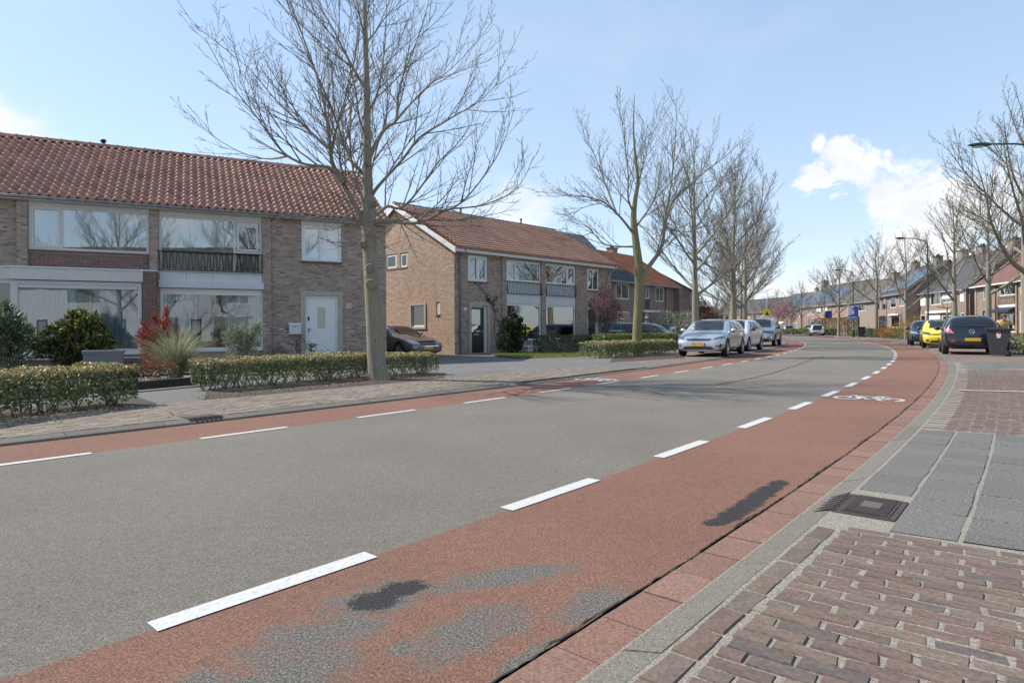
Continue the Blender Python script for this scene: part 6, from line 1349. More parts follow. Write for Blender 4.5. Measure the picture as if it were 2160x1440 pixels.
def carbody(p):
    """smooth shell from cross-sections along the car; x forward, nose at +L/2"""
    L, Wd, Hh = p['L'], p['W'] / 2, p['H']; zs, st = p.get('sill', .22), []
    N = p['prof']        # (x fraction from nose 0..1, width factor, belt z, top z, roof half-width factor, bottom z)
    vs, fs = [], []
    for fx, wf, zb, zt, rw, z0 in N:
        x = L / 2 - fx * L; w = Wd * wf; cab = zt - zb > .12; r = Wd * rw; e = [(0, z0), (.6 * w, z0), (.93 * w, z0 + .04), (.985 * w, z0 + .16), (w, z0 + (zb - z0) * .55), (.985 * w, zb - .06)]
        e += [(.955 * w, zb), ((.955 * w + r) / 2 + .012, (zb + zt) / 2 + .01), (r, zt - .055), (r * .72, zt - .012), (0, zt)] if cab else [(.94 * w, zb - .01), (.86 * w, zb + (zt - zb) * .35), (.7 * w, zb + (zt - zb) * .65), (.4 * w, zt - .006), (0, zt)]
        vs += [(x, -y, z) for y, z in e] + [(x, y, z) for y, z in reversed(e[1:-1])]
    n = len(vs) // len(N)
    for i in range(len(N) - 1):
        for k in range(n): fs.append((i * n + k, i * n + (k + 1) % n, (i + 1) * n + (k + 1) % n, (i + 1) * n + k))
    fs += [tuple(reversed(range(n))), tuple(range((len(N) - 1) * n, len(N) * n))]
    me = bpy.data.meshes.new('body'); me.from_pydata(vs, [], fs); bm = bmesh.new(); bm.from_mesh(me); bmesh.ops.recalc_face_normals(bm, faces=bm.faces); bm.to_mesh(me); bm.free()
    o = bpy.data.objects.new('body', me); col.objects.link(o); m = o.modifiers.new('s', 'SUBSURF'); m.levels = m.render_levels = 2
    mb = MB()
    for wx in p['wheels']:
        for sg in (-1, 1): mb.lathe([(0.001, 0), (p['R'] * 1.14, 0), (p['R'] * 1.14, .42), (0.001, .42)], 28, Matrix.Translation((wx, sg * (Wd + .09), p['R'])) @ Matrix.Rotation(R(90) * sg, 4, 'X'), 0, False)
    c = mb.mesh('cut', M_trim); bm = bmesh.new(); bm.from_mesh(c); bmesh.ops.remove_doubles(bm, verts=bm.verts, dist=.003); bmesh.ops.recalc_face_normals(bm, faces=bm.faces); bm.to_mesh(c); bm.free()
    co = bpy.data.objects.new('cut', c); col.objects.link(co); o.data.materials.append(p['paint']); o.data.materials.append(M_trim); 
    b = o.modifiers.new('b', 'BOOLEAN'); b.object = co; b.operation = 'DIFFERENCE'; b.solver = 'EXACT'; b.material_mode = 'TRANSFER'
    dg = bpy.context.evaluated_depsgraph_get(); out = bpy.data.meshes.new_from_object(o.evaluated_get(dg)); bpy.data.objects.remove(o); bpy.data.objects.remove(co)
    for f in out.polygons: f.use_smooth = True
    return out
def car(p, x, y, z, head, label, group='cars parked along the road'):
    t = thing('parked_car', (x, y, z), R(90) - R(head), label, 'car', group); me = carbody(p); me.name = 'body'; body = link('body', me, t)
    try: me.set_sharp_from_angle(angle=R(40))
    except Exception: pass
    bm = bmesh.new(); bm.from_mesh(me); tree = BVHTree.FromBMesh(bm); bm.free(); L, Wd = p['L'], p['W'] / 2
    def patch(name, quad, axis, mat, n=8, m=4, lift=.007, parent=None, thick=0):
        """a panel that follows the shell; quad = 4 corners in (y, z) seen along x, or (x, z) seen along y"""
        q = [Vector(c) for c in quad]; V = []; d = {'+x': Vector((-1, 0, 0)), '-x': Vector((1, 0, 0)), '+y': Vector((0, -1, 0)), '-y': Vector((0, 1, 0)), '+z': Vector((0, 0, -1))}[axis]; last = None
        for j in range(m + 1):
            for i in range(n + 1):
                c = q[0].lerp(q[1], i / n).lerp(q[3].lerp(q[2], i / n), j / m); o = Vector((c.x, c.y, 0)) if 0 else (Vector((0, c.x, c.y)) if 'x' in axis else Vector((c.x, 0, c.y)) if 'y' in axis else Vector((c.x, c.y, 0)))
                hit = tree.ray_cast(o - d * 6, d); pt = hit[0] + (hit[1] * (1 if hit[1].dot(d) < 0 else -1) * lift - d * lift * .6) if hit[0] is not None and (last is None or (hit[0] - last).length < 1.2) else last
                if pt is None: pt = o - d * 2
                last = pt; V.append(pt)
        mb = MB(); mb.add(V, [(j * (n + 1) + i, j * (n + 1) + i + 1, (j + 1) * (n + 1) + i + 1, (j + 1) * (n + 1) + i) for j in range(m) for i in range(n)], 0, True); return mb.build(name, mat, parent or t)
    for wx in p['wheels']:
        for sg in (-1, 1):
            w = bpy.data.objects.new('wheel', None); col.objects.link(w); w.parent = t; w.location = (wx, sg * (Wd - .10), p['R']); w.rotation_euler = (R(90) * -sg, 0, 0); r = p['R']
            mb = MB(); mb.lathe([(r * .62, -.10), (r * .9, -.10), (r * .985, -.085), (r, -.05), (r, .05), (r * .985, .085), (r * .9, .105), (r * .70, .10), (r * .67, .07)], 28); mb.build('tyre', M_tyre, w)
            mb = MB(); mb.lathe([(.001, .045), (r * .16, .05), (r * .2, .03), (r * .62, .0), (r * .68, .055), (r * .70, .095)], 28, None, 1); ns = p.get('spokes', 5)
            for k in range(ns):
                Mx = Matrix.Rotation(2 * math.pi * k / ns, 4, 'Z'); wd = .55 / ns * r * 1.5; mb.prism([Mx @ Vector(c) for c in ((r * .1, -wd * .7, .035), (r * .67, -wd, .035), (r * .67, wd, .035), (r * .1, wd * .7, .035))], (0, 0, .045), 0)
            mb.lathe([(r * .60, .06), (r * .67, .085), (r * .71, .09)], 28, None, 0); mb.build('rim', [M_rim, M_trim], w)
    for nm, qd, ax, mt, *kw in p['panels']:
        kw = kw[0] if kw else {}
        both = kw.pop('both', False) if kw else False; kw = dict(kw)
        patch(nm, qd, ax, mt, **kw)
        if p.get('mir', True) and (ax in '+y-y' or both):
            if 'y' in ax: patch(nm, qd, '-y' if ax == '+y' else '+y', mt, **kw)
            else: patch(nm, [(-a, b) for a, b in qd], ax, mt, **kw)
    for sg in (-1, 1):
        mx, mz = p['mirror']; mb = MB(); mb.lathe([(.001, -.05), (.06, -.045), (.085, 0), (.075, .045), (.001, .06)], 10, Matrix.Translation((mx, sg * (Wd * .955 + .11), mz)) @ Matrix.Rotation(R(90), 4, 'Y') @ Matrix.Scale(1.3, 4, (0, 1, 0))); mb.box(mx - .03, mx + .03, min(sg * Wd * .9, sg * (Wd * .95 + .06)), max(sg * Wd * .9, sg * (Wd * .95 + .06)), mz - .05, mz - .02); mb.build('mirror', p.get('mirmat', p['paint']), t)
    for nx, zz, wd in p.get('plates', ()):
        sg = 1 if nx > 0 else -1; hit = tree.ray_cast(Vector((sg * 6, 0, zz)), Vector((-sg, 0, 0))); xx = hit[0].x if hit[0] is not None else sg * L / 2
        a, b = (xx + .004, xx + .022) if sg > 0 else (xx - .022, xx - .004)
        mb = MB(); mb.box(a, b, -.26, .26, zz - .055, zz + .055, 0); mb.box(a + sg * .002, b + sg * .002, *((-.262, -.215) if sg < 0 and 0 else (.215, .262)), zz - .056, zz + .056, 1); mb.build('number_plate', [M_plate, M_pblue], t)
    return t, patch, tree
def hatch(L, W, H, paint, R_=.32, hood=.95, roof0=.40, base0=.25, rear='hatch', belt=.92, wf=.19, wr=.80, tail=.97, nose=.70):
    z = .20; rb = {'hatch': (.86, .97), 'estate': (.90, .985), 'saloon': (.74, .86)}[rear]
    pr = [(0, .62, .48, .52, .5, .24), (.006, .80, .56, .60, .5, z), (.03, .92, .62, nose, .5, z - .02), (.10, .985, nose + .05, nose + .13, .5, z), (base0 - .04, 1.0, belt - .05, hood + .01, .5, z), (base0, 1.0, belt - .02, hood + .05, .80, z), ((base0 + roof0) / 2, 1.0, belt, (hood + H) / 2 + .06, .78, z), (roof0, 1.0, belt + .01, H - .03, .73, z), ((roof0 + rb[0]) / 2, 1.0, belt + .03, H, .72, z), (rb[0] - .04, .99, belt + .05, H - .035, .70, z)]
    if rear == 'saloon': pr += [(.80, .985, belt + .05, (H + belt) / 2 + .10, .72, z), (.855, .97, belt + .01, belt + .115, .5, z + .02), (.95, .93, belt - .03, belt + .07, .5, z + .04), (.985, .86, belt - .10, belt - .0, .5, z + .08), (1.0, .72, .62, .70, .5, z + .2)]
    else: pr += [(rb[0], .975, belt + .05, H - .07, .69, z + .02), ((rb[0] + rb[1]) / 2 + .01, .955, belt + .04, (H + belt) / 2 + .10, .74, z + .04), (rb[1], .93, belt - .02, belt + .09, .5, z + .06), (.992, .88, belt - .22, belt - .12, .5, z + .08), (1.0, .76, .55, .60, .5, z + .12)]
    x0 = L / 2; return dict(L=L, W=W, H=H, paint=paint, R=R_, wheels=(x0 - wf * L, x0 - wr * L), prof=pr, panels=[], mirror=(x0 - (base0 + .07) * L, belt + .03), belt=belt)
def sidewin(p, pts, mat=None): p['panels'] += [('side_window', q_, '+y', mat or M_cglass, dict(n=5, m=4)) for q_ in pts]
def X(p, f): return p['L'] / 2 - f * p['L']
def glaz(p, r0, b0, rear, top):
    b = p['belt']; h = p['H']; L = lambda f: X(p, f)
    p['panels'] += [('windscreen', [(-.66, b + .04), (.66, b + .04), (.54, h - .09), (-.54, h - .09)], '+x', M_cglass, dict(n=12, m=6))]
    sidewin(p, [[(L(b0 + .085), b + .03), (L(.545), b + .045), (L(.545), h - .12), (L(r0 + .02), h - .12)], [(L(.565), b + .045), (L(.715), b + .055), (L(.715), h - .125), (L(.565), h - .12)], [(L(.735), b + .06), (L(rear), b + .09), (L(top), h - .15), (L(.735), h - .13)]])
    dl = MB; p['panels'] += [('door_gap', [(L(f), .30), (L(f) - .008, .30), (L(f) - .008, b - .01), (L(f), b - .01)], '+y', M_trim, dict(n=1, m=6, lift=.004)) for f in (b0 + .06, .555, .735)]
    p['panels'] += [('door_handle', [(L(f), b - .10), (L(f) - .16, b - .10), (L(f) - .16, b - .07), (L(f), b - .07)], '+y', p['paint'], dict(n=2, m=1, lift=.022)) for f in (.52, .71)]
    p['panels'] += [('sill_trim', [(L(.25), .19), (L(.74), .19), (L(.74), .27), (L(.25), .27)], '+y', M_trim, dict(n=4, m=1))]
# 1 silver hatchback facing us
p = hatch(4.6, 1.80, 1.45, P_sil, .33, .98, .44, .26, 'estate', .95, nose=.72); glaz(p, .44, .26, .87, .80); p['plates'] = [(1, .46, 0)]; p['mirmat'] = P_sil
p['panels'] += [('grille', [(-.46, .66), (.46, .66), (.40, .60), (-.40, .60)], '+x', M_trim, dict(n=10, m=2)), ('grille_frame', [(-.50, .685), (.50, .685), (.48, .665), (-.48, .665)], '+x', M_chrome, dict(n=10, m=1)), ('lower_intake', [(-.60, .28), (.60, .28), (.48, .39), (-.48, .39)], '+x', M_trim, dict(n=10, m=2)),
  ('headlight', [(.52, .64), (.84, .70), (.86, .78), (.60, .72)], '+x', M_dlamp, dict(n=8, m=4, both=True)), ('fog_slot', [(.62, .40), (.86, .42), (.86, .45), (.62, .43)], '+x', M_trim, dict(n=5, m=1, both=True)), ('fog_slot', [(.74, .34), (.80, .34), (.80, .50), (.76, .50)], '+x', M_trim, dict(n=2, m=2, both=True)), ('badge', [(-.06, .755), (.06, .755), (.05, .785), (-.05, .785)], '+x', M_chrome, dict(n=3, m=1))]
car(p, 8.08, 25.1, .045, 211, 'silver estate car facing the camera, first in the left row, beside a short hedge')
# 2 white compact van behind it
p = hatch(4.3, 1.80, 1.50, P_wht, .32, 1.02, .38, .22, 'hatch', .98); glaz(p, .38, .22, .86, .82); p['plates'] = [(1, .46, 0)]; p['mirmat'] = P_blk
p['panels'] += [('grille', [(-.5, .66), (.5, .66), (.5, .60), (-.5, .60)], '+x', M_trim, dict(n=8, m=1)), ('headlight', [(.52, .66), (.85, .70), (.86, .82), (.62, .76)], '+x', M_lamp, dict(n=8, m=4, both=True)), ('lower_intake', [(-.6, .28), (.6, .28), (.5, .40), (-.5, .40)], '+x', M_trim, dict(n=8, m=2))]
car(p, 10.75, 29.9, .045, 213, 'white family car parked between the silver car and the grey-blue off-roader')
# 3 grey-blue off-roader
p = hatch(4.5, 1.84, 1.66, P_gry, .36, 1.08, .40, .25, 'estate', 1.06, nose=.86); p['prof'] = [(a, b, c + .03, d + (.03 if d < 1.3 else 0), e, f + .06) for a, b, c, d, e, f in p['prof']]; glaz(p, .40, .25, .87, .81); p['plates'] = [(1, .60, 0)]; p['mirmat'] = P_blk
p['panels'] += [('grille', [(-.75, .88), (.75, .88), (.70, .80), (-.70, .80)], '+x', M_trim, dict(n=10, m=2)), ('headlight', [(.5, .74), (.86, .76), (.86, .88), (.56, .86)], '+x', M_dlamp, dict(n=8, m=4, both=True)), ('chrome_strip', [(-.8, .93), (.8, .93), (.8, .91), (-.8, .91)], '+x', M_chrome, dict(n=10, m=1)), ('bumper_trim', [(-.80, .30), (.80, .30), (.80, .45), (-.80, .45)], '+x', M_trim, dict(n=10, m=2)), ('bumper_capsule', [(.46, .47), (.80, .47), (.76, .58), (.50, .58)], '+x', M_chrome, dict(n=4, m=2, both=True)), ('bumper_capsule_inner', [(.50, .49), (.76, .49), (.73, .56), (.53, .56)], '+x', M_trim, dict(n=4, m=2, both=True, lift=.012))]
sv_ = car(p, 14.95, 37.3, .045, 209, 'grey-blue off-roader with roof rails, last car of the row on the left')[0]
for sg in (-1, 1): mb = MB(); mb.tube([(.75, sg * .66, 1.60), (.6, sg * .66, 1.68), (-1.3, sg * .66, 1.70), (-1.5, sg * .66, 1.62)], .022, 6); mb.build('roof_rail', M_chrome, sv_)
# 4 midnight blue small hatchback, tail towards us
p = hatch(3.72, 1.76, 1.50, P_nvy, .325, .98, .42, .24, 'hatch', .96, wf=.20, wr=.82); b = .96
p['panels'] += [('windscreen', [(-.6, 1.0), (.6, 1.0), (.5, 1.38), (-.5, 1.38)], '+x', M_cglass, dict(n=10, m=5)), ('rear_window', [(-.60, 1.04), (.60, 1.04), (.50, 1.36), (-.50, 1.36)], '-x', M_cglass, dict(n=12, m=6)), ('tail_light', [(.52, .80), (.82, .84), (.80, .98), (.66, .98)], '-x', M_tailp, dict(n=6, m=4, both=True)), ('reflector', [(.50, .50), (.62, .47), (.66, .55), (.54, .58)], '-x', M_tail, dict(n=4, m=3, both=True)), ('bumper_trim', [(-.78, .24), (.78, .24), (.74, .38), (-.74, .38)], '-x', M_trim, dict(n=10, m=2)), ('brake_light', [(-.13, 1.405), (.13, 1.405), (.12, 1.435), (-.12, 1.435)], '-x', M_tail, dict(n=4, m=1, lift=.02)),
  ('hatch_gap', [(-.66, .70), (.66, .70), (.66, .712), (-.66, .712)], '-x', M_trim, dict(n=8, m=1, lift=.004)), ('wiper', [(-.30, 1.05), (.15, 1.08), (.15, 1.10), (-.30, 1.065)], '-x', M_trim, dict(n=4, m=1, lift=.03))]
sidewin(p, [[(X(p, .33), 1.0), (X(p, .60), 1.02), (X(p, .60), 1.37), (X(p, .45), 1.37)], [(X(p, .62), 1.02), (X(p, .86), 1.08), (X(p, .80), 1.34), (X(p, .62), 1.37)]]); p['panels'] += [('door_gap', [(X(p, f), .3), (X(p, f) - .008, .3), (X(p, f) - .008, .95), (X(p, f), .95)], '+y', M_trim, dict(n=1, m=6, lift=.004)) for f in (.31, .61)]
p['plates'] = [(-1, .58, 0)]
t, pa, tr_e = car(p, 17.9, 24.5, .05, 32, 'midnight blue small hatchback seen from behind beside the grey wheelie bin')
h_ = tr_e.ray_cast(Vector((-6, 0, .86)), Vector((1, 0, 0)))[0].x; mb = MB(); Mx = Matrix.Translation((h_ - .012, 0, .86)) @ Matrix.Rotation(R(-90), 4, 'Y'); mb.lathe([(.066, 0), (.07, .012), (.085, .012), (.088, 0)], 24, Mx); mb.prism([Mx @ Vector(c) for c in ((.012, -.12, .002), (.012, .03, .002), (-.002, .02, .002), (-.014, .12, .002), (-.012, -.03, .002), (.002, -.02, .002))], (-.012, 0, 0)); mb.build('badge', M_chrome, t)
# 5 yellow hatchback, 6 dark blue hatchback facing us
def frontal(p, lamp, grille=True):
    p['panels'] += [('headlight', [(.46, .62), (.84, .70), (.84, .82), (.56, .76)], '+x', lamp, dict(n=8, m=4, both=True)), ('lower_intake', [(-.56, .27), (.56, .27), (.50, .38), (-.50, .38)], '+x', M_trim, dict(n=8, m=2)), ('grille', [(-.46, .64), (.46, .64), (.46, .70), (-.46, .70)], '+x', M_trim, dict(n=8, m=1)), ('fog_light', [(.60, .34), (.72, .34), (.72, .42), (.60, .42)], '+x', M_trim, dict(n=2, m=2, both=True))]; p['plates'] = [(1, .48, 0)]
p = hatch(4.06, 1.74, 1.45, P_yel, .325, .97, .41, .24, 'hatch', .95); glaz(p, .41, .24, .86, .80); frontal(p, M_dlamp); p['mirmat'] = P_blk; t, pa, _ = car(p, 22.2, 32.3, .05, 211, 'bright yellow hatchback facing the camera between two dark cars'); pa('roof_panel', [(1.0, -.5), (1.0, .5), (-1.2, .5), (-1.2, -.5)], '+z', P_blk, 8, 6)
p = hatch(3.95, 1.72, 1.46, P_frd, .315, .98, .41, .24, 'hatch', .95); glaz(p, .41, .24, .86, .80); frontal(p, M_lamp); car(p, 24.3, 36.6, .05, 210, 'dark blue hatchback facing the camera behind the yellow car')
# 7 small white car far off (tail), others at the bend
def tailcar(p): p['panels'] += [('windscreen', [(-.6, 1.02), (.6, 1.02), (.5, 1.36), (-.5, 1.36)], '+x', M_cglass), ('rear_window', [(-.64, .92), (.64, .92), (.54, 1.36), (-.54, 1.36)], '-x', M_cglass, dict(n=10, m=5)), ('tail_light', [(.56, .74), (.80, .76), (.80, .88), (.58, .88)], '-x', M_tail, dict(n=4, m=3, both=True)), ('bumper_trim', [(-.74, .26), (.74, .26), (.7, .42), (-.7, .42)], '-x', M_trim)]; sidewin(p, [[(X(p, .33), 1.0), (X(p, .60), 1.02), (X(p, .60), 1.36), (X(p, .45), 1.36)], [(X(p, .62), 1.02), (X(p, .86), 1.08), (X(p, .80), 1.32), (X(p, .62), 1.36)]]); p['plates'] = [(-1, .56, 0)]
p = hatch(3.5, 1.66, 1.48, P_wht, .30, .98, .40, .22, 'hatch', .92); tailcar(p); t, pa, _ = car(p, 39.7, 81.3, .05, 21, 'small white car with black tailgate glass at the far right kerb'); pa('tailgate', [(-.62, .72), (.62, .72), (.60, .93), (-.60, .93)], '-x', M_cglass, 8, 3); pa('roof_panel', [(.6, -.5), (.6, .5), (-1.3, .5), (-1.3, -.5)], '+z', P_blk, 8, 6)
p = hatch(4.2, 1.78, 1.5, P_gry, .31, .98, .40, .24, 'hatch', .95); tailcar(p); car(p, 46.0, 105, .05, 3, 'far grey-blue car parked beside the white boulder at the bend')
p = hatch(4.2, 1.78, 1.5, P_frd, .31, .98, .40, .24, 'hatch', .95); glaz(p, .41, .24, .86, .80); frontal(p, M_lamp); car(p, 49.5, 103, .05, 250, 'far dark blue car parked in front of the pink house')
# 8 brown saloon in the drive, 9 black estate behind the hedge
p = hatch(5.0, 1.86, 1.44, P_brn, .335, .98, .46, .30, 'saloon', .96, wf=.18, wr=.79, nose=.72); glaz(p, .46, .30, .80, .76); p['plates'] = [(1, .42, 0)]
p['panels'] += [('grille', [(-.36, .54), (.36, .54), (.42, .72), (-.42, .72)], '+x', M_trim, dict(n=6, m=3)), ('grille_frame', [(-.45, .725), (.45, .725), (.44, .75), (-.44, .75)], '+x', M_chrome, dict(n=6, m=1)), ('grille_bar', [(-.40, .655), (.40, .655), (.40, .665), (-.40, .665)], '+x', M_chrome, dict(n=6, m=1, lift=.014)), ('grille_bar', [(-.39, .60), (.39, .60), (.39, .61), (-.39, .61)], '+x', M_chrome, dict(n=6, m=1, lift=.014)), ('headlight', [(.48, .58), (.84, .60), (.86, .74), (.54, .76)], '+x', M_lamp, dict(n=8, m=5, both=True)), ('bumper_strip', [(-.84, .48), (.84, .48), (.84, .505), (-.84, .505)], '+x', M_chrome, dict(n=10, m=1))]
nb = Vector((.716, -.698)); fcn = Vector((-3.55, 26.6)); cc = fcn - nb * 2.5; car(p, cc.x, cc.y, -.06, math.degrees(math.atan2(nb.x, nb.y)), 'dark brown saloon with chrome grille standing in the drive between the two brick houses', 'cars parked on driveways')
p = hatch(4.8, 1.84, 1.52, P_blk, .335, 1.02, .40, .25, 'estate', 1.0); glaz(p, .40, .25, .87, .80); frontal(p, M_dlamp); p['panels'] += [('window_trim', [(X(p, .30), 1.0), (X(p, .90), 1.06), (X(p, .90), 1.08), (X(p, .30), 1.02)], '+y', M_chrome, dict(n=8, m=1, lift=.012))]
car(p, 7.3, 34.3, -.05, 118, 'black estate car mostly hidden behind the bright green hedge', 'cars parked on driveways')

# ================================================================== BINS, LAMPS, SIGNS
M_binp = plain('grey_bin_plastic', (.045, .047, .052), .55, vary=.12, scale=10); M_binb = plain('black_bin_plastic', (.015, .016, .018), .5)
def bin_(x, y, z, rz, s, label, mat):
    t = thing('wheelie_bin', (x, y, z), rz, label, 'bin'); t.scale = (s,) * 3; mb = MB()
    a = [(-.22, -.26, .06), (.22, -.26, .06), (.22, .20, .06), (-.22, .20, .06)]; b_ = [(-.29, -.34, .96), (.29, -.34, .96), (.29, .36, .96), (-.29, .36, .96)]
    mb.add(a + b_, [(3, 2, 1, 0), (0, 1, 5, 4), (1, 2, 6, 5), (2, 3, 7, 6), (3, 0, 4, 7)]); mb.box(-.31, .31, -.36, .38, .93, .975); mb.box(-.10, .10, -.325, -.30, .5, .9); o = mb.build('body', mat, t)
    m = o.modifiers.new('bevel', 'BEVEL'); m.width = .025; m.segments = 2
    mb = MB(); mb.prism([(-.33, -.40, .98), (-.33, .40, .98), (-.33, .40, 1.01), (-.33, .1, 1.06), (-.33, -.36, 1.05), (-.33, -.40, 1.0)], (.66, 0, 0)); o = mb.build('lid', mat, t); m = o.modifiers.new('bevel', 'BEVEL'); m.width = .015; m.segments = 2
    mb = MB(); mb.tube([(-.24, .44, .99), (.24, .44, .99)], .018, 8); mb.box(-.26, -.22, .36, .45, .95, 1.0); mb.box(.22, .26, .36, .45, .95, 1.0); mb.build('handle', mat, t)
    for sg in (-1, 1):
        Mx = Matrix.Translation((sg * .27, .26, .105)) @ Matrix.Rotation(R(90) * sg, 4, 'Y'); w = bpy.data.objects.new('wheel', None); col.objects.link(w); w.parent = t
        mb = MB(); mb.lathe([(.062, -.03), (.098, -.03), (.105, -.01), (.105, .02), (.098, .03), (.066, .03)], 20, Mx); mb.build('tyre', M_tyre, w); mb = MB(); mb.lathe([(.001, .026), (.03, .028), (.03, .015), (.064, .012)], 20, Mx); mb.build('hub', mat, w)
    mb = MB(); mb.tube([(-.27, .26, .105), (.27, .26, .105)], .012, 6); mb.build('axle', M_zinc, t); return t
p = P(2106, 752.5, .05); b_ = bin_(p.x + .24, p.y + .30, .06, R(-127), .95, 'dark grey wheelie bin with red and white stickers beside the midnight blue car', M_binp)
M_redst = plain('red_sticker', (.55, .05, .03), .5)
for (yy, zz, w_, h_, m_, nm) in ((.0, .88, .10, .09, M_redst, 'round_sticker'), (0, .79, .13, .10, M_white, 'label'), (0, .70, .11, .05, M_white, 'label')):
    mb = MB(); xx = (.22 + .07 * (zz - .06) / .9) + .004; 
    if nm == 'label': mb.box(xx - .01, xx + .004, yy - w_ / 2, yy + w_ / 2, zz - h_ / 2, zz + h_ / 2)
    else: mb.lathe([(.001, .004), (.055, .004), (.055, 0)], 16, Matrix.Translation((xx + .001, yy, zz)) @ Matrix.Rotation(R(90), 4, 'Y'))
    mb.build(nm, m_, b_)
p = P(1793, 711, .05); bin_(36.0, 64.2, .05, R(-35), 1.05, 'black litter bin with white emblem standing alone in front of the far low hedge', M_binb)
M_lampg = plain('dark_green_enamel', (.012, .055, .048), .35, vary=.08); M_lens = plain('lamp_lens', (.55, .55, .5), .25)
def lamp(x, y, h, az, arm, label):
    t = thing('street_lamp', (x, y, GZ(x, y)), az, label, 'lamp post', 'lamp posts on the right side of the road'); mb = MB(); mb.tube([(0, 0, -.1), (0, 0, 1.2)], .085, 12); mb.tube([(0, 0, 1.2), (0, 0, 1.26), (0, 0, h - .2)], [.085, .06, .045], 12, cap=False); mb.build('pole', M_lampg, t)
    mb = MB(); mb.box(-.04, .04, -.09, -.084, .5, .85); mb.build('service_door', M_lampg, t)
    mb = MB(); mb.tube([(0, 0, h - .25), (-.02, 0, h - .02), (-.35, 0, h + .12), (-arm * .6, 0, h + .24), (-arm, 0, h + .26)], [.045, .042, .036, .03, .028], 10); mb.build('arm', M_lampg, t)
    mb = MB(); Mx = Matrix.Translation((-arm - .36, 0, h + .25)) @ Matrix.Rotation(R(90), 4, 'Y') @ Matrix.Scale(.55, 4, (1, 0, 0)); mb.lathe([(.03, .40), (.07, .36), (.12, .22), (.135, .05), (.12, -.12), (.07, -.27), (.012, -.36)], 16, Mx); hd = mb.build('head', M_lampg, t)
    mb = MB(); mb.lathe([(.001, .0), (.07, .015), (.10, .05)], 14, Matrix.Translation((-arm - .38, 0, h + .145)) @ Matrix.Scale(2.0, 4, (1, 0, 0))); mb.build('lens', M_lens, hd)
    return t
lamp(17.55, 20.2, 6.75, R(-6), 1.85, 'dark green street lamp whose head hangs in at the right edge'); lamp(28.1, 42.1, 6.75, R(8), 1.7, 'dark green street lamp behind the dark blue hatchback')
l3 = lamp(35.6, 65.0, 6.75, R(10), 1.5, 'far green street lamp that carries the blue and white sign')
M_sblue = plain('sign_blue', (.03, .11, .55), .4, vary=.03); M_syel = plain('sign_yellow', (.85, .68, .02), .4, vary=.03)
sg_ = thing('estate_sign', (35.55, 64.85, 0), R(-2), 'blue and white advertising board on the far green lamp post', 'sign'); mb = MB(); mb.box(-.60, .45, -.06, -.03, 1.95, 3.35); mb.build('board', M_white, sg_); mb = MB()
mb.prism([(-.58, -.064, 1.98), (.43, -.064, 1.98), (.43, -.064, 3.2), (.1, -.064, 3.32), (-.2, -.064, 2.95), (.05, -.064, 2.9), (.05, -.064, 2.45), (-.58, -.064, 2.35)], (0, -.006, 0)); mb.build('emblem', M_sblue, sg_); mb = MB(); mb.box(-.5, .3, -.072, -.068, 2.1, 2.2); mb.build('lettering', M_white, sg_)
p = PD(1618, 690, 96); ys = thing('warning_sign', (p.x, p.y, 0), R(-8), 'yellow square sign on a tall thin post above the grey-blue off-roader', 'sign'); mb = MB(); mb.tube([(0, 0, 0), (0, 0, 7)], [.07, .05], 8); mb.build('post', M_zinc, ys); mb = MB(); mb.box(-.5, .5, -.1, -.06, 2.9, 3.95); mb.build('panel', M_syel, ys); mb = MB(); mb.prism([(-.3, -.105, 3.05), (.3, -.105, 3.05), (.0, -.105, 3.7)], (0, -.01, 0)); mb.build('symbol', M_black, ys)
p = PD(1741, 690, 91); bs = thing('parking_sign', (p.x + .3, p.y - .3, 0), R(-5), 'dark blue sign on a thin pole in front of the pink house', 'sign'); mb = MB(); mb.tube([(0, 0, 0), (0, 0, 3.6)], .04, 8); mb.build('post', M_zinc, bs); mb = MB(); mb.box(-.45, .45, -.07, -.04, 2.5, 3.5); mb.build('panel', M_navy, bs); mb = MB(); mb.box(-.15, -.03, -.076, -.072, 2.65, 3.35); mb.box(.05, .25, -.076, -.072, 2.65, 3.35); mb.build('symbol', M_sblue, bs)
p = PD(1523, 690, 92); ps_ = thing('thin_post', (p.x, p.y, 0), 0, 'tall thin dark lamp mast right of the orange-leaved tree', 'lamp post'); mb = MB(); mb.tube([(0, 0, 0), (0, 0, 6.6)], [.08, .05], 8); mb.build('pole', M_lampg, ps_); mb = MB(); mb.tube([(0, 0, 6.6), (.9, 0, 6.9)], .035, 6); mb.build('arm', M_lampg, ps_)
p = PD(1418, 702, 36.0); wb_ = thing('white_letterbox', (p.x, p.y, 0), R(30), 'white upright letterbox with dark openings left of the silver car', 'letterbox'); mb = MB(); mb.box(-.17, .17, -.1, .1, .0, 1.22); mb.build('housing', M_white, wb_); mb = MB(); mb.box(-.09, .09, -.108, -.102, .88, 1.08); mb.box(-.10, .10, -.108, -.102, .35, .66); mb.build('opening', M_black, wb_)
mb = MB(); mb.lathe([(.001, -.1), (.5, .0), (.68, .4), (.55, .8), (.25, 1.02), (.001, 1.05)], 16); b_ = mb.build('boulder', M_white); b_.location = (47.6, 104.0, .0); tag(b_, 'round white boulder at the kerb beside the far grey-blue car', 'boulder')
mb = MB(); pa_ = thing('white_tent', (*PD(1640, 690, 112).xy, 0), 0, 'white sloping canvas awning left of the far grey-blue car', 'awning'); mb.prism([(-1.2, 0, .7), (1.2, 0, 2.2), (1.2, 0, 1.9), (-1.0, 0, .4)], (0, 2.0, 0)); mb.build('canvas', M_cream, pa_)
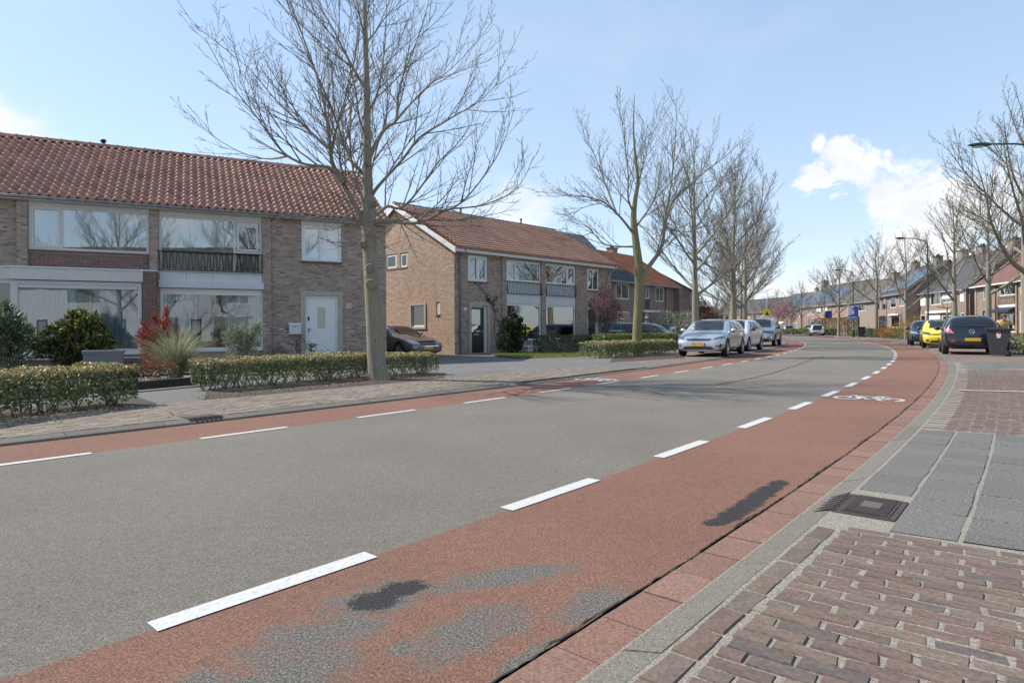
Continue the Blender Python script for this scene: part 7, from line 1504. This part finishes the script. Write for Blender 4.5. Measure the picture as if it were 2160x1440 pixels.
# gully in the right kerb, gully in the left kerb
M_iron = plain('rusty_iron', (.085, .062, .056), .6, .5, vary=.3, scale=14, bump=.25)
_s1, _o1 = SO(GUL.x, GUL.y); g_ = RD(_s1, 1.44, .0); gl = thing('storm_drain', (g_.x, g_.y, 0), -RH(_s1), 'rusty cast-iron storm drain with ribbed lid in the right-hand kerb', 'drain')
mb = MB(); mb.box(.17, .47, -.235, .235, -.02, .066); mb.build('frame', M_iron, gl); mb = MB(); mb.box(.20, .44, -.20, .20, .064, .070)
for k in range(22): a = -.19 + k * .0181; mb.box(.215, .425, a, a + .010, .070, .076)
mb.build('lid', M_iron, gl); mb = MB(); mb.prism([(.0, -.235, -.01), (.17, -.235, .066), (.17, .235, .066), (.0, .235, -.01)], (0, 0, -.04))
for k in range(6): a = -.21 + k * .078; mb.prism([(.004, a, .0), (.165, a, .072), (.165, a + .034, .072), (.004, a + .034, .0)], (0, 0, .010))
mb.build('inlet_grille', M_iron, gl)
mb = MB(); mb.box(.27, .37, -.07, .07, .0755, .0775); mb.build('casting_mark', plain('worn_iron', (.10, .078, .070), .8, 0), gl)
_s2, _o2 = SO(*P(458, 887, .03)[:2]); g_ = RD(_s2, -5.25, 0); gl = thing('storm_drain', (g_.x, g_.y, 0), math.pi - RH(_s2), 'brown storm drain with slotted inlet in the left kerb before the hedge gap', 'drain'); mb = MB(); mb.prism([(0, -.20, .0), (.06, -.20, .060), (.34, -.20, .062), (.34, -.20, .0)], (0, .40, 0)); mb.build('frame', M_iron, gl); mb = MB()
for k in range(6): a = -.165 + k * .056; mb.prism([(-.004, a, .012), (.054, a, .058), (.064, a, .063), (-.004, a, .017)], (0, .022, 0))
mb.build('slot', M_black, gl); mb = MB(); mb.box(.09, .32, -.18, .18, .0615, .067); mb.build('lid', M_iron, gl)

# ================================================================== THE PERSON BEHIND THE BIN
M_skin = plain('skin', (.48, .29, .20), .6, vary=.04); M_shirt = plain('pale_yellow_shirt', (.50, .36, .13), .85, vary=.1); M_trou = plain('dark_trousers', (.03, .032, .04), .9); M_hair = plain('brown_hair', (.10, .06, .03), .7, vary=.3, scale=40)
p = PD(2117, 700, 23.2); pr = thing('person', (p.x, p.y, .05), R(-32), 'person in a pale yellow shirt with brown hair bending behind the grey wheelie bin', 'person')
J = [((0, .10, .86), .15), ((0, .06, 1.02), .145), ((0, .0, 1.16), .155), ((0, -.05, 1.25), .10), ((0, -.09, 1.30), .055), ((0, -.13, 1.37), .085), ((0, -.15, 1.44), .085), ((.16, -.02, 1.22), .07), ((.29, -.06, 1.06), .052), ((.27, -.26, .97), .036), ((.25, -.33, .95), .03), ((-.16, -.02, 1.22), .07), ((-.29, -.06, 1.06), .052), ((-.27, -.26, .97), .036), ((-.25, -.33, .95), .03), ((.10, .10, .78), .10), ((.11, .04, .45), .07), ((.11, .08, .09), .045), ((.11, -.06, .03), .04), ((-.10, .10, .78), .10), ((-.11, .06, .45), .07), ((-.11, .12, .09), .045), ((-.11, -.02, .03), .04)]
E_ = [(0, 1), (1, 2), (2, 3), (3, 4), (4, 5), (5, 6), (2, 7), (7, 8), (8, 9), (9, 10), (2, 11), (11, 12), (12, 13), (13, 14), (0, 15), (15, 16), (16, 17), (17, 18), (0, 19), (19, 20), (20, 21), (21, 22)]
# fingers: short chains rooted in each palm
for sg, root in ((1, 10), (-1, 14)):
    for k in range(5):
        base = Vector(J[root][0]); a = base + Vector((sg * (-.03 + .016 * k), -.045, .005)); 
        if k == 4: a = base + Vector((sg * -.045, -.01, .0))
        b = a + Vector((sg * (-.004 + .003 * k), -.035, -.012)); c = b + Vector((0, -.018, -.028)); i0 = len(J); J += [(tuple(a), .011), (tuple(b), .0095), (tuple(c), .008)]; E_ += [(root, i0), (i0, i0 + 1), (i0 + 1, i0 + 2)]
me = bpy.data.meshes.new('body'); me.from_pydata([j[0] for j in J], E_, []); o = bpy.data.objects.new('tmp', me); col.objects.link(o); o.modifiers.new('k', 'SKIN'); ms = o.modifiers.new('s', 'SUBSURF'); ms.levels = ms.render_levels = 1
for i, v in enumerate(me.skin_vertices[0].data): v.radius = (J[i][1] * (.72 if i in (5, 6) else 1.0), J[i][1]); v.use_root = i == 0
out = bpy.data.meshes.new_from_object(o.evaluated_get(bpy.context.evaluated_depsgraph_get())); bpy.data.objects.remove(o); out.name = 'body'; out.materials.clear()
for m_ in (M_skin, M_shirt, M_trou): out.materials.append(m_)
for f in out.polygons:
    c = f.center; f.use_smooth = True; f.material_index = 2 if c.z < .86 else (1 if c.z < 1.265 and c.y > -.16 and not (abs(c.x) > .30 and c.z < 1.02) else 0)
bo = link('body', out, pr)
mb = MB(); mb.lathe([(.001, .105), (.05, .095), (.085, .055), (.096, 0), (.085, -.045), (.06, -.06)], 14, Matrix.Translation((0, -.125, 1.43)) @ Matrix.Rotation(R(-28), 4, 'X')); mb.build('hair', M_hair, pr)
for sg in (-1, 1):
    mb = MB(); mb.lathe([(.001, .012), (.009, .008), (.012, 0)], 8, Matrix.Translation((sg * .03, -.222, 1.415)) @ Matrix.Rotation(R(90), 4, 'X')); mb.build('eye', M_black, pr)
    mb = MB(); mb.lathe([(.001, .012), (.018, .008), (.024, 0), (.018, -.01)], 8, Matrix.Translation((sg * .082, -.13, 1.40)) @ Matrix.Rotation(R(90) * sg, 4, 'Y')); mb.build('ear', M_skin, pr)
mb = MB(); mb.prism([(-.012, -.215, 1.375), (.012, -.215, 1.375), (0, -.215, 1.415)], (0, -.03, -.008)); mb.build('nose', M_skin, pr); mb = MB(); mb.box(-.02, .02, -.222, -.216, 1.345, 1.352); mb.build('mouth', M_redst, pr)
